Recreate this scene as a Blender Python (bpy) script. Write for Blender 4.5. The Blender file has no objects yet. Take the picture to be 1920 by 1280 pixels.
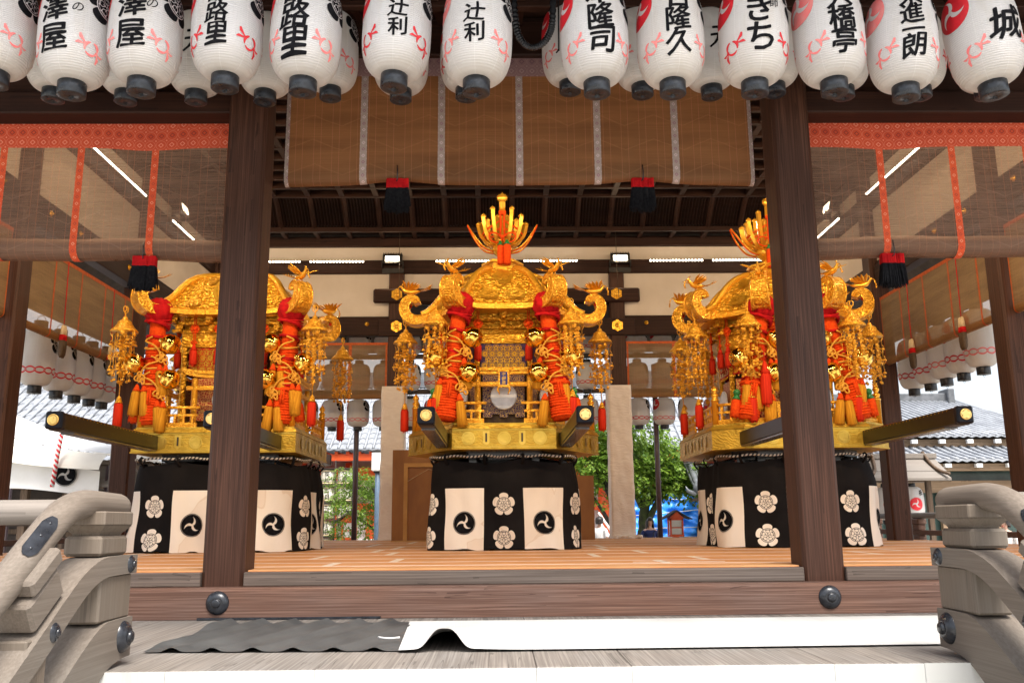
import bpy, bmesh, math, random
from math import pi, sin, cos, tan, radians, atan2, hypot, sqrt
from mathutils import Vector, Matrix
from mathutils.geometry import tessellate_polygon
random.seed(7)
SC = bpy.context.scene
COL = SC.collection

# ------------------------------------------------------------------ camera
# the hall floor is Z = 0, the ground about it is Z = -1.2; X right, Y into the hall
GZ = -1.2
cam = bpy.data.cameras.new('Camera')
cam_o = bpy.data.objects.new('Camera', cam)
COL.objects.link(cam_o)
PIT, YAW, ROL = radians(11.4745), radians(0.9413), radians(-0.4819)
fw = Vector((sin(YAW) * cos(PIT), cos(YAW) * cos(PIT), sin(PIT)))
rt = Vector((cos(YAW), -sin(YAW), 0))
up = rt.cross(fw)
r2 = rt * cos(ROL) + up * sin(ROL)
u2 = up * cos(ROL) - rt * sin(ROL)
mx = Matrix((r2, u2, -fw)).transposed().to_4x4()
mx.translation = Vector((-0.1914, -6.8136, 0.3353))
cam_o.matrix_world = mx
cam.sensor_width = 36
cam.lens = 1666.1 / 1920 * 36
cam.clip_start = 0.05
cam.clip_end = 800
SC.camera = cam_o

# ------------------------------------------------------------------ sky, sun, exposure
SUN_EL, SUN_AZ = radians(60), radians(154)      # high, over the photographer's right shoulder, veiled by thin cloud
w = bpy.data.worlds.new('World'); SC.world = w
w.use_nodes = True
wn = w.node_tree
for n in list(wn.nodes): wn.nodes.remove(n)
sky = wn.nodes.new('ShaderNodeTexSky'); sky.sky_type = 'NISHITA'; sky.sun_disc = False
sky.sun_elevation = SUN_EL; sky.sun_rotation = SUN_AZ
sky.air_density = 1.0; sky.dust_density = 4.0; sky.ozone_density = 1.0
hsv = wn.nodes.new('ShaderNodeHueSaturation'); hsv.inputs['Saturation'].default_value = 0.45
bg = wn.nodes.new('ShaderNodeBackground'); bg.inputs['Strength'].default_value = 0.15
wo = wn.nodes.new('ShaderNodeOutputWorld')
wn.links.new(sky.outputs[0], hsv.inputs['Color']); wn.links.new(hsv.outputs[0], bg.inputs[0]); wn.links.new(bg.outputs[0], wo.inputs[0])
sl = bpy.data.lights.new('Sun', 'SUN'); sl.energy = 2.6; sl.angle = radians(30); sl.color = (1, .965, .9)
so = bpy.data.objects.new('Sun', sl); COL.objects.link(so)
sd = Vector((sin(SUN_AZ) * cos(SUN_EL), cos(SUN_AZ) * cos(SUN_EL), sin(SUN_EL)))
so.rotation_euler = sd.to_track_quat('Z', 'Y').to_euler(); so.location = (0, -20, 30)
SC.view_settings.view_transform = 'Standard'; SC.view_settings.look = 'None'
SC.view_settings.exposure = 1.3; SC.view_settings.gamma = 1
SC.render.engine = 'CYCLES'
SC.cycles.max_bounces = 7; SC.cycles.diffuse_bounces = 3; SC.cycles.glossy_bounces = 3
SC.cycles.transparent_max_bounces = 12; SC.cycles.transmission_bounces = 2
SC.cycles.sample_clamp_indirect = 4; SC.cycles.use_denoising = True
SC.cycles.caustics_reflective = False; SC.cycles.caustics_refractive = False

# ------------------------------------------------------------------ mesh helper
class MB:
    def __init__(s): s.v = []; s.f = []; s.m = []; s.s = []; s.uv = {}
    def add(s, vs, fs, m=0, sm=False, M=None, uvs=None):
        o = len(s.v)
        s.v += [tuple(M @ Vector(p)) for p in vs] if M is not None else [tuple(p) for p in vs]
        for i, f in enumerate(fs):
            if uvs: s.uv[len(s.f)] = uvs[i]
            s.f.append([a + o for a in f]); s.m.append(m if isinstance(m, int) else m[i]); s.s.append(sm)
        return s
    def box(s, x0, x1, y0, y1, z0, z1, m=0, c=0.0, M=None):
        if c <= 0:
            vs = [(x, y, z) for x in (x0, x1) for y in (y0, y1) for z in (z0, z1)]
            return s.add(vs, [(0, 1, 3, 2), (4, 6, 7, 5), (0, 4, 5, 1), (2, 3, 7, 6), (0, 2, 6, 4), (1, 5, 7, 3)], m, False, M)
        X, Y, Z = (x0, x1), (y0, y1), (z0, z1); vs = []; ix = {}
        for a in (0, 1):
            for b in (0, 1):
                for d in (0, 1):
                    sx, sy, sz = (1 - 2 * a) * c, (1 - 2 * b) * c, (1 - 2 * d) * c
                    for k in range(3):
                        p = [X[a] + sx, Y[b] + sy, Z[d] + sz]; p[k] = (X[a], Y[b], Z[d])[k]
                        ix[(a, b, d, k)] = len(vs); vs.append(p)
        fs = []
        for k in range(3):
            i, j = [(1, 2), (0, 2), (0, 1)][k]
            for e in (0, 1):
                q = []
                for (u, v) in ((0, 0), (1, 0), (1, 1), (0, 1)):
                    t = [0, 0, 0]; t[k] = e; t[i] = u; t[j] = v; q.append(ix[(*t, k)])
                fs.append(q)
        for k in range(3):
            i, j = [(1, 2), (0, 2), (0, 1)][k]
            for u in (0, 1):
                for v in (0, 1):
                    t0 = [0, 0, 0]; t0[i] = u; t0[j] = v; t1 = list(t0); t1[k] = 1
                    fs.append([ix[(*t0, i)], ix[(*t0, j)], ix[(*t1, j)], ix[(*t1, i)]])
        for a in (0, 1):
            for b in (0, 1):
                for d in (0, 1): fs.append([ix[(a, b, d, 0)], ix[(a, b, d, 1)], ix[(a, b, d, 2)]])
        return s.add(vs, fs, m, False, M)
    def prism(s, poly, z0, z1, m=0, M=None, top=None, sm=False):
        n = len(poly); top = top or poly
        vs = [(p[0], p[1], z0) for p in poly] + [(p[0], p[1], z1) for p in top]
        fs = [[i, (i + 1) % n, n + (i + 1) % n, n + i] for i in range(n)]
        s.add(vs, fs, m, sm, M)
        tri = tessellate_polygon([[Vector((p[0], p[1], 0)) for p in poly]])
        s.add([(p[0], p[1], z0) for p in poly], [t[::-1] for t in tri], m, False, M)
        return s.add([(p[0], p[1], z1) for p in top], tri, m, False, M)
    def slab(s, outline, y0, y1, m=0, M=None):           # outline in (x, z), thickness along y
        R = Matrix(((1, 0, 0, 0), (0, 0, 1, 0), (0, 1, 0, 0), (0, 0, 0, 1)))
        return s.prism(outline, y0, y1, m, (M @ R) if M is not None else R)
    def side(s, outline, x0, x1, m=0, M=None):           # outline in (y, z), thickness along x
        R = Matrix(((0, 0, 1, 0), (1, 0, 0, 0), (0, 1, 0, 0), (0, 0, 0, 1)))
        return s.prism(outline, x0, x1, m, (M @ R) if M is not None else R)
    def lathe(s, prof, n=24, m=0, M=None, sm=True, star=0.0, a0=0.0):
        vs = []; fs = []; k = len(prof)
        for i in range(n):
            a = a0 + 2 * pi * i / n; g = 1 + (star if i % 2 else -star)
            for r, z in prof: vs.append((r * g * cos(a), r * g * sin(a), z))
        for i in range(n):
            j = (i + 1) % n
            for q in range(k - 1): fs.append([i * k + q, j * k + q, j * k + q + 1, i * k + q + 1])
        if prof[0][0] > 1e-5: fs.append([i * k for i in range(n)][::-1])
        if prof[-1][0] > 1e-5: fs.append([i * k + k - 1 for i in range(n)])
        return s.add(vs, fs, m, sm, M)
    def tube(s, pts, r, n=8, m=0, closed=False, sm=True, M=None, flat=1.0):
        pts = [Vector(p) for p in pts]; L = len(pts); vs = []; fs = []
        rr = (lambda i: r[i]) if isinstance(r, (list, tuple)) else (lambda i: r)
        pn = None
        for i in range(L):
            a = pts[(i - 1) % L if closed else max(i - 1, 0)]; b = pts[(i + 1) % L if closed else min(i + 1, L - 1)]
            t = (b - a)
            t = t.normalized() if t.length > 1e-9 else Vector((0, 0, 1))
            if pn is None:
                pn = t.orthogonal().normalized()
                if abs(t.z) < .95: pn = t.cross(Vector((0, 0, 1))).normalized()
            else:
                pn = (pn - t * pn.dot(t)); pn = pn.normalized() if pn.length > 1e-6 else t.orthogonal().normalized()
            bn = t.cross(pn)
            for k in range(n):
                g = 2 * pi * k / n; vs.append(pts[i] + (pn * cos(g) + bn * sin(g) * flat) * rr(i))
        for i in range(L if closed else L - 1):
            i2 = (i + 1) % L
            for k in range(n):
                k2 = (k + 1) % n; fs.append([i * n + k, i * n + k2, i2 * n + k2, i2 * n + k])
        if not closed:
            fs.append(list(range(n))[::-1]); fs.append([(L - 1) * n + k for k in range(n)])
        return s.add(vs, fs, m, sm, M)
    def ball(s, c, r, n=12, k=8, m=0, M=None, sq=(1, 1, 1)):
        pr = [(r * sin(pi * i / k), -r * cos(pi * i / k)) for i in range(k + 1)]
        pr[0] = (0, -r); pr[-1] = (0, r)
        T = Matrix.Translation(c) @ Matrix.Diagonal((*sq, 1))
        return s.lathe(pr, n, m, (M @ T) if M is not None else T)
    def grid(s, fn, nu, nv, m=0, sm=True, uv=False, M=None):
        vs = [fn(i / nu, j / nv) for j in range(nv + 1) for i in range(nu + 1)]; fs = []; us = []
        for j in range(nv):
            for i in range(nu):
                a = j * (nu + 1) + i; fs.append([a, a + 1, a + nu + 2, a + nu + 1])
                us.append([(i / nu, j / nv), ((i + 1) / nu, j / nv), ((i + 1) / nu, (j + 1) / nv), (i / nu, (j + 1) / nv)])
        return s.add(vs, fs, m, sm, M, us if uv else None)
    def mesh(s, name, mats):
        me = bpy.data.meshes.new(name); me.from_pydata(s.v, [], s.f)
        for mt in (mats if isinstance(mats, (list, tuple)) else [mats]): me.materials.append(mt)
        me.polygons.foreach_set('material_index', s.m); me.polygons.foreach_set('use_smooth', s.s)
        if s.uv:
            ul = me.uv_layers.new(name='UVMap')
            for fi, u in s.uv.items():
                for k, li in enumerate(me.polygons[fi].loop_indices): ul.data[li].uv = u[k]
        me.update(); return me
    def build(s, name, mats, parent=None, loc=None):
        o = bpy.data.objects.new(name, s.mesh(name, mats)); COL.objects.link(o)
        if parent: o.parent = parent
        if loc: o.location = loc
        return o

def tag(o, label=None, cat=None, group=None, kind=None):
    if label: o['label'] = label
    if cat: o['category'] = cat
    if group: o['group'] = group
    if kind: o['kind'] = kind
    return o
def thing(name, label, cat, loc=(0, 0, 0), rz=0.0, group=None):
    o = bpy.data.objects.new(name, None); o.empty_display_size = .1; COL.objects.link(o)
    o.location = loc; o.rotation_euler = (0, 0, rz)
    return tag(o, label, cat, group)
def kids(o): return [c for c in COL.objects if c.parent == o]
def place(me, name, parent, loc=(0, 0, 0), rz=0.0, rot=None):
    o = bpy.data.objects.new(name, me); COL.objects.link(o); o.parent = parent
    o.location = loc; o.rotation_euler = rot or (0, 0, rz); return o
def Tr(x, y, z, rz=0, s=1): return Matrix.Translation((x, y, z)) @ Matrix.Rotation(rz, 4, 'Z') @ Matrix.Scale(s, 4)

# ------------------------------------------------------------------ materials
class NT:
    def __init__(s, name):
        s.mat = bpy.data.materials.new(name); s.mat.use_nodes = True
        s.t = s.mat.node_tree; s.p = s.t.nodes['Principled BSDF']; s.out = s.t.nodes['Material Output']
    def n(s, typ, **kw):
        nd = s.t.nodes.new(typ)
        for k, v in kw.items():
            if k in nd.inputs: nd.inputs[k].default_value = v
            else: setattr(nd, k, v)
        return nd
    def l(s, a, b): s.t.links.new(a, b); return s
    def math(s, op, a, b=None):
        nd = s.t.nodes.new('ShaderNodeMath'); nd.operation = op
        for i, x in enumerate((a, b)):
            if x is None: continue
            if isinstance(x, (int, float)): nd.inputs[i].default_value = x
            else: s.l(x, nd.inputs[i])
        return nd.outputs[0]
    def coord(s, kind='Object', scale=(1, 1, 1), loc=(0, 0, 0)):
        tc = s.n('ShaderNodeTexCoord'); mp = s.n('ShaderNodeMapping')
        mp.inputs['Scale'].default_value = scale; mp.inputs['Location'].default_value = loc
        s.l(tc.outputs[kind], mp.inputs[0]); return mp.outputs[0]
    def noise(s, vec, scale=1, detail=5, rough=.55, dist=0):
        nd = s.n('ShaderNodeTexNoise'); nd.inputs['Scale'].default_value = scale; nd.inputs['Detail'].default_value = detail
        nd.inputs['Roughness'].default_value = rough; nd.inputs['Distortion'].default_value = dist
        s.l(vec, nd.inputs['Vector']); return nd.outputs[0]
    def ramp(s, fac, stops):
        nd = s.n('ShaderNodeValToRGB'); e = nd.color_ramp.elements
        while len(e) < len(stops): e.new(.5)
        for i, (p, c) in enumerate(stops): e[i].position = p; e[i].color = (*c, 1)
        s.l(fac, nd.inputs[0]); return nd.outputs[0]
    def mix(s, fac, a, b, mode='MIX'):
        nd = s.t.nodes.new('ShaderNodeMix'); nd.data_type = 'RGBA'; nd.blend_type = mode
        for i, x in ((0, fac), (6, a), (7, b)):
            if isinstance(x, (int, float)): nd.inputs[i].default_value = x
            elif isinstance(x, tuple): nd.inputs[i].default_value = (*x, 1)
            else: s.l(x, nd.inputs[i])
        return nd.outputs[2]
    def bump(s, h, strength=.3, dist=.01):
        b = s.n('ShaderNodeBump'); b.inputs['Strength'].default_value = strength; b.inputs['Distance'].default_value = dist
        s.l(h, b.inputs['Height']); s.l(b.outputs[0], s.p.inputs['Normal']); return s
    def base(s, c):
        if isinstance(c, tuple): s.p.inputs['Base Color'].default_value = (*c, 1)
        else: s.l(c, s.p.inputs['Base Color'])
        return s
    def set(s, rough=None, metal=None, **kw):
        if rough is not None: s.p.inputs['Roughness'].default_value = rough
        if metal is not None: s.p.inputs['Metallic'].default_value = metal
        for k, v in kw.items(): s.p.inputs[k].default_value = v
        return s

def plain(name, c1, c2=None, scale=6, rough=.6, metal=0, bump=0, bscale=None, bdist=.005, stretch=(1, 1, 1), stops=(.35, .65), **kw):
    t = NT(name); c2 = c2 or tuple(x * .8 for x in c1)
    v = t.coord('Object', stretch); nz = t.noise(v, scale, 6)
    t.base(t.ramp(nz, [(stops[0], c1), (stops[1], c2)])).set(rough, metal, **kw)
    if bump:
        t.bump(t.noise(v, bscale or scale * 4, 4), bump, bdist)
    return t.mat
def wood(name, c1, c2, axis='z', grain=26, rough=.6, patch=None, bump=.25, spec=.3, fine=.8, crack=.6):
    t = NT(name); a = 'xyz'.index(axis)
    sc = [grain] * 3; sc[a] = grain * .035
    v = t.coord('Object', tuple(sc)); g = t.noise(v, 1, 8, .65, 1.2)
    col = t.ramp(g, [(.3, c1), (.7, c2)])
    v2 = t.coord('Object', tuple(.9 if i != a else .35 for i in range(3))); b = t.noise(v2, 2.2, 4)
    col = t.mix(t.ramp(b, [(.4, (0, 0, 0)), (.65, (1, 1, 1))]), col, patch or tuple(x * .72 for x in c1))
    sc3 = [grain * 4.5] * 3; sc3[a] = grain * .05
    g3 = t.noise(t.coord('Object', tuple(sc3)), 1, 4, .6)
    col = t.mix(t.ramp(g3, [(.42, (fine,) * 3), (.62, (0, 0, 0))]), col, tuple(x * .62 for x in c1))
    sc4 = [grain * .8] * 3; sc4[a] = grain * .022                       # drying checks along the grain
    g4 = t.noise(t.coord('Object', tuple(sc4), (3, 7, 1)), 1, 2, .5, .4); g5 = t.noise(t.coord('Object', (2.2, 2.2, 2.2), (5, 1, 2)), 1, 2)
    ck = t.math('MULTIPLY', t.math('LESS_THAN', t.math('ABSOLUTE', t.math('SUBTRACT', g4, .5)), .010), t.math('GREATER_THAN', g5, .52))
    col = t.mix(t.math('MULTIPLY', ck, crack), col, tuple(x * .3 for x in c1))
    t.base(col).set(rough, 0); t.p.inputs['Specular IOR Level'].default_value = spec
    t.bump(t.math('SUBTRACT', g3, t.math('MULTIPLY', ck, crack)), bump, .004)
    return t.mat
def emit(name, c, st):
    t = NT(name); t.base((0, 0, 0)).set(.5); t.p.inputs['Emission Color'].default_value = (*c, 1); t.p.inputs['Emission Strength'].default_value = st
    return t.mat

def gold_mat(name, relief=0.0, base=(1.0, .55, .06), dark=(.84, .37, .02), rough=.36, rscale=26, dist=.012, metal=.62):
    t = NT(name); v = t.coord('Object')
    n1 = t.noise(v, 5, 5); t.base(t.ramp(n1, [(.3, base), (.72, dark)])).set(rough, metal)
    if relief:
        w1 = t.n('ShaderNodeTexVoronoi', feature='SMOOTH_F1'); w1.inputs['Scale'].default_value = rscale * .55; w1.inputs['Smoothness'].default_value = .35
        wv = t.n('ShaderNodeTexWave', wave_type='RINGS', wave_profile='SIN'); wv.inputs['Scale'].default_value = rscale * .28; wv.inputs['Distortion'].default_value = 9; wv.inputs['Detail'].default_value = 2.5; wv.inputs['Detail Scale'].default_value = 1.6
        t.l(v, w1.inputs['Vector']); t.l(v, wv.inputs['Vector'])
        h = t.math('ADD', t.math('MULTIPLY', w1.outputs[0], 1.3), t.math('MULTIPLY', wv.outputs['Fac'], .7))
        t.bump(h, min(1, relief), dist * 1.5)
    else: t.bump(t.noise(v, 55, 3), .12, .003)
    return t.mat

MAT = {}
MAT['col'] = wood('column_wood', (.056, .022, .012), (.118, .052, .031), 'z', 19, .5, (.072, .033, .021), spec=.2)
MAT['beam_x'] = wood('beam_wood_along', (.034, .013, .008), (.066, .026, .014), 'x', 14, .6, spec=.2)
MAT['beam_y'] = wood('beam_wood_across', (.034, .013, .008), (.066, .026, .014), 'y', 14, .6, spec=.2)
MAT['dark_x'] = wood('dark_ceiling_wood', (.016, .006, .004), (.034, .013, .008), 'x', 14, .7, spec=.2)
MAT['sill'] = wood('sill_wood', (.14, .068, .046), (.23, .130, .092), 'x', 20, .6, (.17, .115, .095), spec=.2)
MAT['plank'] = wood('grey_plank', (.135, .098, .076), (.20, .152, .122), 'x', 20, .6, (.16, .128, .108))
MAT['deck'] = wood('deck_wood', (.19, .165, .145), (.27, .24, .21), 'y', 18, .65, (.22, .205, .19), spec=.2)
MAT['rail'] = wood('rail_wood', (.155, .125, .10), (.20, .165, .135), 'y', 22, .65, (.17, .148, .125), .3, .2, .4, 0)
MAT['rail_x'] = wood('rail_wood_along', (.20, .172, .148), (.245, .213, .185), 'x', 22, .65, (.22, .197, .175), .12, .2, .3, .3)
MAT['rail_z'] = wood('rail_wood_upright', (.145, .112, .084), (.19, .15, .115), 'z', 22, .65, (.16, .135, .11), .12, .2, .3, .3)
MAT['white_end'] = plain('white_gofun_paint', (.48, .48, .46), (.30, .29, .265), 7, .7, bump=.3, bscale=30, stops=(.55, .85), stretch=(1.5, 1, .35))
MAT['iron'] = plain('black_lacquered_iron', (.012, .013, .016), (.03, .033, .04), 14, .22, 0, .15, 60, .002)
MAT['black'] = plain('black_lacquer', (.006, .005, .005), (.012, .010, .009), 6, .16)
MAT['plaster'] = plain('cream_plaster', (.74, .64, .53), (.68, .58, .47), 2, .85, bump=.1, bscale=90, bdist=.002)
MAT['mat_white'] = plain('white_rubber_mat', (.53, .525, .51), (.42, .41, .395), 2.2, .75, stops=(.4, .75))
MAT['purple'] = plain('purple_silk', (.040, .010, .085), (.025, .006, .05), 20, .6)
MAT['gold'] = gold_mat('polished_gold', 0, rough=.22)
MAT['gold_relief'] = gold_mat('chased_gold', .85)
MAT['gold_fine'] = gold_mat('fine_chased_gold', .7, rscale=60, dist=.006)
MAT['gold_dull'] = gold_mat('aged_gold', .35, (.68, .44, .05), (.44, .27, .025), .42, 34, .006, .6)
MAT['gold_bell'] = gold_mat('mirror_gold', 0, (1.0, .66, .14), (.95, .55, .08), .09, metal=1.0)
MAT['orange_rope'] = plain('vermilion_cord', (.88, .095, .010), (.66, .050, .006), 38, .9, 0, .7, 150, .006, **{'Specular IOR Level': .1})
MAT['crimson'] = plain('crimson_silk', (.58, .010, .012), (.36, .005, .008), 14, .8, 0, .5, 40, .01, **{'Specular IOR Level': .15})
MAT['yellow_cord'] = plain('yellow_cord', (.80, .40, .035), (.66, .29, .02), 40, .6, 0, .4, 150, .002)
MAT['red_tassel'] = plain('red_silk_tassel', (.78, .045, .012), (.52, .022, .008), 1, .6, 0, .5, 3, .003, (90, 90, 2), **{'Specular IOR Level': .1})
MAT['yellow_tassel'] = plain('gold_silk_tassel', (.80, .38, .03), (.55, .22, .012), 1, .8, 0, .7, 3, .005, (90, 90, 2), **{'Specular IOR Level': .15})
MAT['green'] = plain('green_bead', (.02, .22, .05), (.01, .14, .03), 12, .3)
# ------------------------------------------------------------------ ground and hall
XS, DP = 6.05, 10.9          # half width of the hall, its depth
XC = 2.25                    # middle columns of the back row
XF = 2.19                    # middle columns of the front row
YS = (0, 3.65, 7.25, 10.9)
CW = .305                    # column width
t = NT('gravel_ground'); v = t.coord('Object')
t.base(t.ramp(t.noise(v, 14, 8), [(.3, (.34, .32, .29)), (.7, (.50, .48, .44))])).set(.9); t.bump(t.noise(v, 60, 4), .5, .01)
gr = MB(); gr.grid(lambda u, v: (-300 + 600 * u, -150 + 500 * v, GZ), 12, 12, 0, False)
tag(gr.build('ground', t.mat), kind='structure')

t = NT('floor_boards'); v = t.coord('Object')
fl = t.ramp(t.noise(t.coord('Object', (1.2, 2.2, 1)), 1.5, 5), [(.3, (.60, .29, .12)), (.7, (.67, .35, .16))])
fl = t.mix(t.ramp(t.noise(v, 1.3, 3), [(.45, (0, 0, 0)), (.7, (.5, .5, .5))]), fl, (.50, .22, .08))
t.base(fl).set(.6); t.p.inputs['Specular IOR Level'].default_value = .12
MAT['floor'] = t.mat
MAT['tape'] = plain('white_seam_tape', (.80, .70, .60), (.72, .60, .50), 8, .6)

f = MB(); f.box(-XS - .5, XS + .5, CW * .5 + .02, DP + .55, -.35, -.006, 0)
f.box(-XF + CW / 2, XF - CW / 2, -.10, CW * .5 + .02, -.09, -.006, 0); f.box(-XS, -XF - CW / 2, -.10, CW * .5 + .02, -.09, -.006, 0); f.box(XF + CW / 2, XS, -.10, CW * .5 + .02, -.09, -.006, 0)
tag(f.build('floor_base', MAT['floor']), kind='structure')
# board covering laid over the floor: 0.9 m deep boards with taped seams
fb = MB()
fb.box(-XS - .4, -XF - CW / 2 - .01, -.085, .17, -.006, .008, 0, .004); fb.box(-XF + CW / 2 + .01, XF - CW / 2 - .01, -.085, .17, -.006, .008, 0, .004); fb.box(XF + CW / 2 + .01, XS + .4, -.085, .17, -.006, .008, 0, .004)
fb.box(-XS - .4, XS + .4, .1705, DP + .5, -.006, .008, 0, .002)
tag(fb.build('board_floor', MAT['floor']), kind='structure')
tp = MB(); random.seed(11)
rows = [.36, .98, 1.75, 2.65, 3.6, 4.7, 6.1, 7.7, 9.3]
for i, y in enumerate(rows):
    tp.box(-XS - .3, XS + .3, y - .020, y + .020, .0082, .0108, 0)
    y1 = rows[i + 1] if i + 1 < len(rows) else DP
    x0 = {0: -1.55, 1: -1.10, 2: -1.95, 3: -1.35}.get(i, random.uniform(-2.3, -1))
    for k in range(-3, 5):
        x = x0 + k * 2.75 * (1 if k <= 0 else .98)
        if -XS < x < XS: tp.box(x - .035, x + .035, y + .0205, y1 - .0205, .0082, .0105, 0)
tp.box(.9, 1.65, .60, .635, .0082, .0105, 0)
tag(tp.build('floor_tape', MAT['tape']), kind='structure')

hall = thing('festival_hall', 'open dark timber shrine hall with square columns and cream plaster frieze', 'hall', (0, 0, 0))
def column(x, y, ztop, m='col'):
    mb = MB(); mb.box(x - CW / 2, x + CW / 2, y - CW / 2, y + CW / 2, -.16 if y == 0 else -.04, ztop, 0, .026)
    return mb.build('column', MAT[m], hall)
for y in YS:
    for x in ((-XS, -XF, XF, XS) if y == 0 else (-XS, -XC, XC, XS) if y == DP else (-XS, XS)): column(x, y, 4.6 if y == 0 else 5.345 if abs(x) < XS else 6.2)
# sill: grey plank on edge and the long nageshi beam in front of it
p = MB()
for a, b in ((-XS - .3, -XF - CW / 2 - .002), (-XF + CW / 2 + .002, XF - CW / 2 - .002), (XF + CW / 2 + .002, XS + .3)):
    p.box(a, b, -.165, -.10, -.104, -.004, 0, .006)
p.build('sill_plank', MAT['plank'], hall)
p = MB(); p.side([(-.30, -.318), (-.30, -.128), (-.275, -.107), (-.2, -.104), (-.153, -.104), (-.153, -.318)], -XS - .4, XS + .4)
p.build('sill_beam', MAT['sill'], hall)
kn = MB(); kn.lathe([(0, .050), (.018, .0495), (.027, .047), (.030, .0435), (.0305, .036), (.034, .0335), (.036, .0345), (.050, .030), (.064, .0225), (.074, .0135), (.080, .005), (.082, 0), (.082, -.006)][::-1], 28)
knob_me = kn.mesh('knob', MAT['iron'])
for x in (-XF + .02, XF - .03): place(knob_me, 'knob', hall, (x, -.301, -.205), rot=(pi / 2, 0, 0))
# front beams: over the side bays, higher over the middle bay
fbm = MB()
for sx in (-1, 1):
    a, b = sorted((sx * (XF + CW / 2), sx * (XS + .3)))
    fbm.box(a, b, -.10, .12, 3.60, 3.79, 0, .012); fbm.box(a, b, .0, .15, 3.80, 4.05, 0, .01)
fbm.box(-XF + CW / 2, XF - CW / 2, .10, .26, 4.22, 4.55, 0, .012)
fbm.box(-XS - .5, XS + .5, -.2, .2, 4.6, 4.9, 0, .012)
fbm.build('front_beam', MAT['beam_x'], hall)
# ---- inner walls: one function draws a wall along local x, facing local -y, z absolute
def wall(M, segs, low_mid, side):
    """segs: bays (x0, x1); low_mid: index of an open bay or None"""
    bm, pl, st = MB(), MB(), []
    L0, L1 = segs[0][0], segs[-1][1]
    bm.box(L0, L1, -.10, .12, 5.35, 5.63, 0, .01, M); bm.box(L0, L1, -.13, .14, 5.92, 6.12, 0, .012, M)
    pl.box(L0, L1, -.02, .05, 5.60, 5.97, 0, 0, M)
    for i, (a, b) in enumerate(segs):
        mid = i == low_mid
        pl.box(a, b, -.02, .05, 4.95 if mid else 4.44, 5.37, 0, 0, M)
        bm.box(a, b, -.09, .10, 4.05, 4.39, 0, .012, M)
        if mid: pass
        else:
            bm.box(a, b, -.06, .08, 4.392, 4.45, 0, 0, M)
            n = max(3, round((b - a) / .78))
            for k in range(n):
                x = a + (k + .5) * (b - a) / n
                st.append(M @ Tr(x, -.09, 4.29) @ Matrix.Rotation(pi / 2, 4, 'X'))
    return bm, pl, st
_s = MB(); _s.lathe([(.045, 0), (.043, .008), (.02, .014), (.014, .035), (0, .042)], 14); stud_me = _s.mesh('stud', MAT['gold'])
def studs(L):
    for m_ in L: o = place(stud_me, 'stud', hall); o.matrix_local = m_
MB_ = Matrix.Translation((0, DP, 0))
h = CW / 2
bm, pl, st = wall(MB_, [(-XS + h, -XC - h), (-XC + h, XC - h), (XC + h, XS - h)], 1, 0)
bm.box(-XC - .46, XC + .46, DP - CW / 2 - .06, DP - CW / 2 + .02, 4.70, 5.0, 0, .03)   # tie beam with rounded ends
bm.box(-XC - .34, XC + .34, DP - CW / 2 - .05, DP - CW / 2 + .02, 4.02, 4.36, 0, .012)
bm.box(-XC + h, XC - h, DP - .05, DP + .1, 4.70, 4.97, 0, 0)
bm.build('wall_beam', MAT['beam_x'], hall); pl.build('plaster_panel', MAT['plaster'], hall); studs(st)
hexm = MB()
hexm.prism([(.125 * (1 if k % 2 else .84) * cos(pi * k / 6), .125 * (1 if k % 2 else .84) * sin(pi * k / 6)) for k in range(12)], 0, .012)
hexm.lathe([(.05, .012), (.045, .018), (.016, .020), (0, .026)], 12)
for k in range(6): hexm.ball((.078 * cos(pi * k / 3), .078 * sin(pi * k / 3), .011), .018, 6, 4, sq=(1, 1, .3))
hex_me = hexm.mesh('hexagon_stud', MAT['gold'])
for x in (-XC, XC):
    for z, yy in ((4.87, -.062), (4.21, -.052)): place(hex_me, 'hexagon_stud', hall, (x + (.02 if x < 0 else -.02), DP - CW / 2 + yy, z), rot=(pi / 2, 0, 0))
for sx in (-1, 1):
    M = Matrix.Translation((sx * XS, 0, 0)) @ Matrix.Rotation(-sx * pi / 2, 4, 'Z')
    segs = [(-(b - h), -(a + h)) if sx < 0 else ((a + h), (b - h)) for a, b in zip(YS[:-1], YS[1:])]
    segs = [tuple(sorted(q)) for q in segs]; segs.sort()
    # local x runs along the wall so that local -y looks into the hall
    M = Matrix.Translation((sx * XS, 0, 0)) @ Matrix.Rotation(pi / 2 if sx < 0 else -pi / 2, 4, 'Z')
    segs = sorted([(a + h, b - h) if sx < 0 else (-b + h, -a - h) for a, b in zip(YS[:-1], YS[1:])])
    bm, pl, st = wall(M, segs, None, sx)
    bm.build('wall_beam', MAT['beam_y'], hall); pl.build('plaster_panel', MAT['plaster'], hall); studs(st)
fw_ = MB(); fw_.box(-XS, XS, .16, .22, 4.56, 6.2); fw_.build('front_board_wall', MAT['beam_x'], hall)
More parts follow.
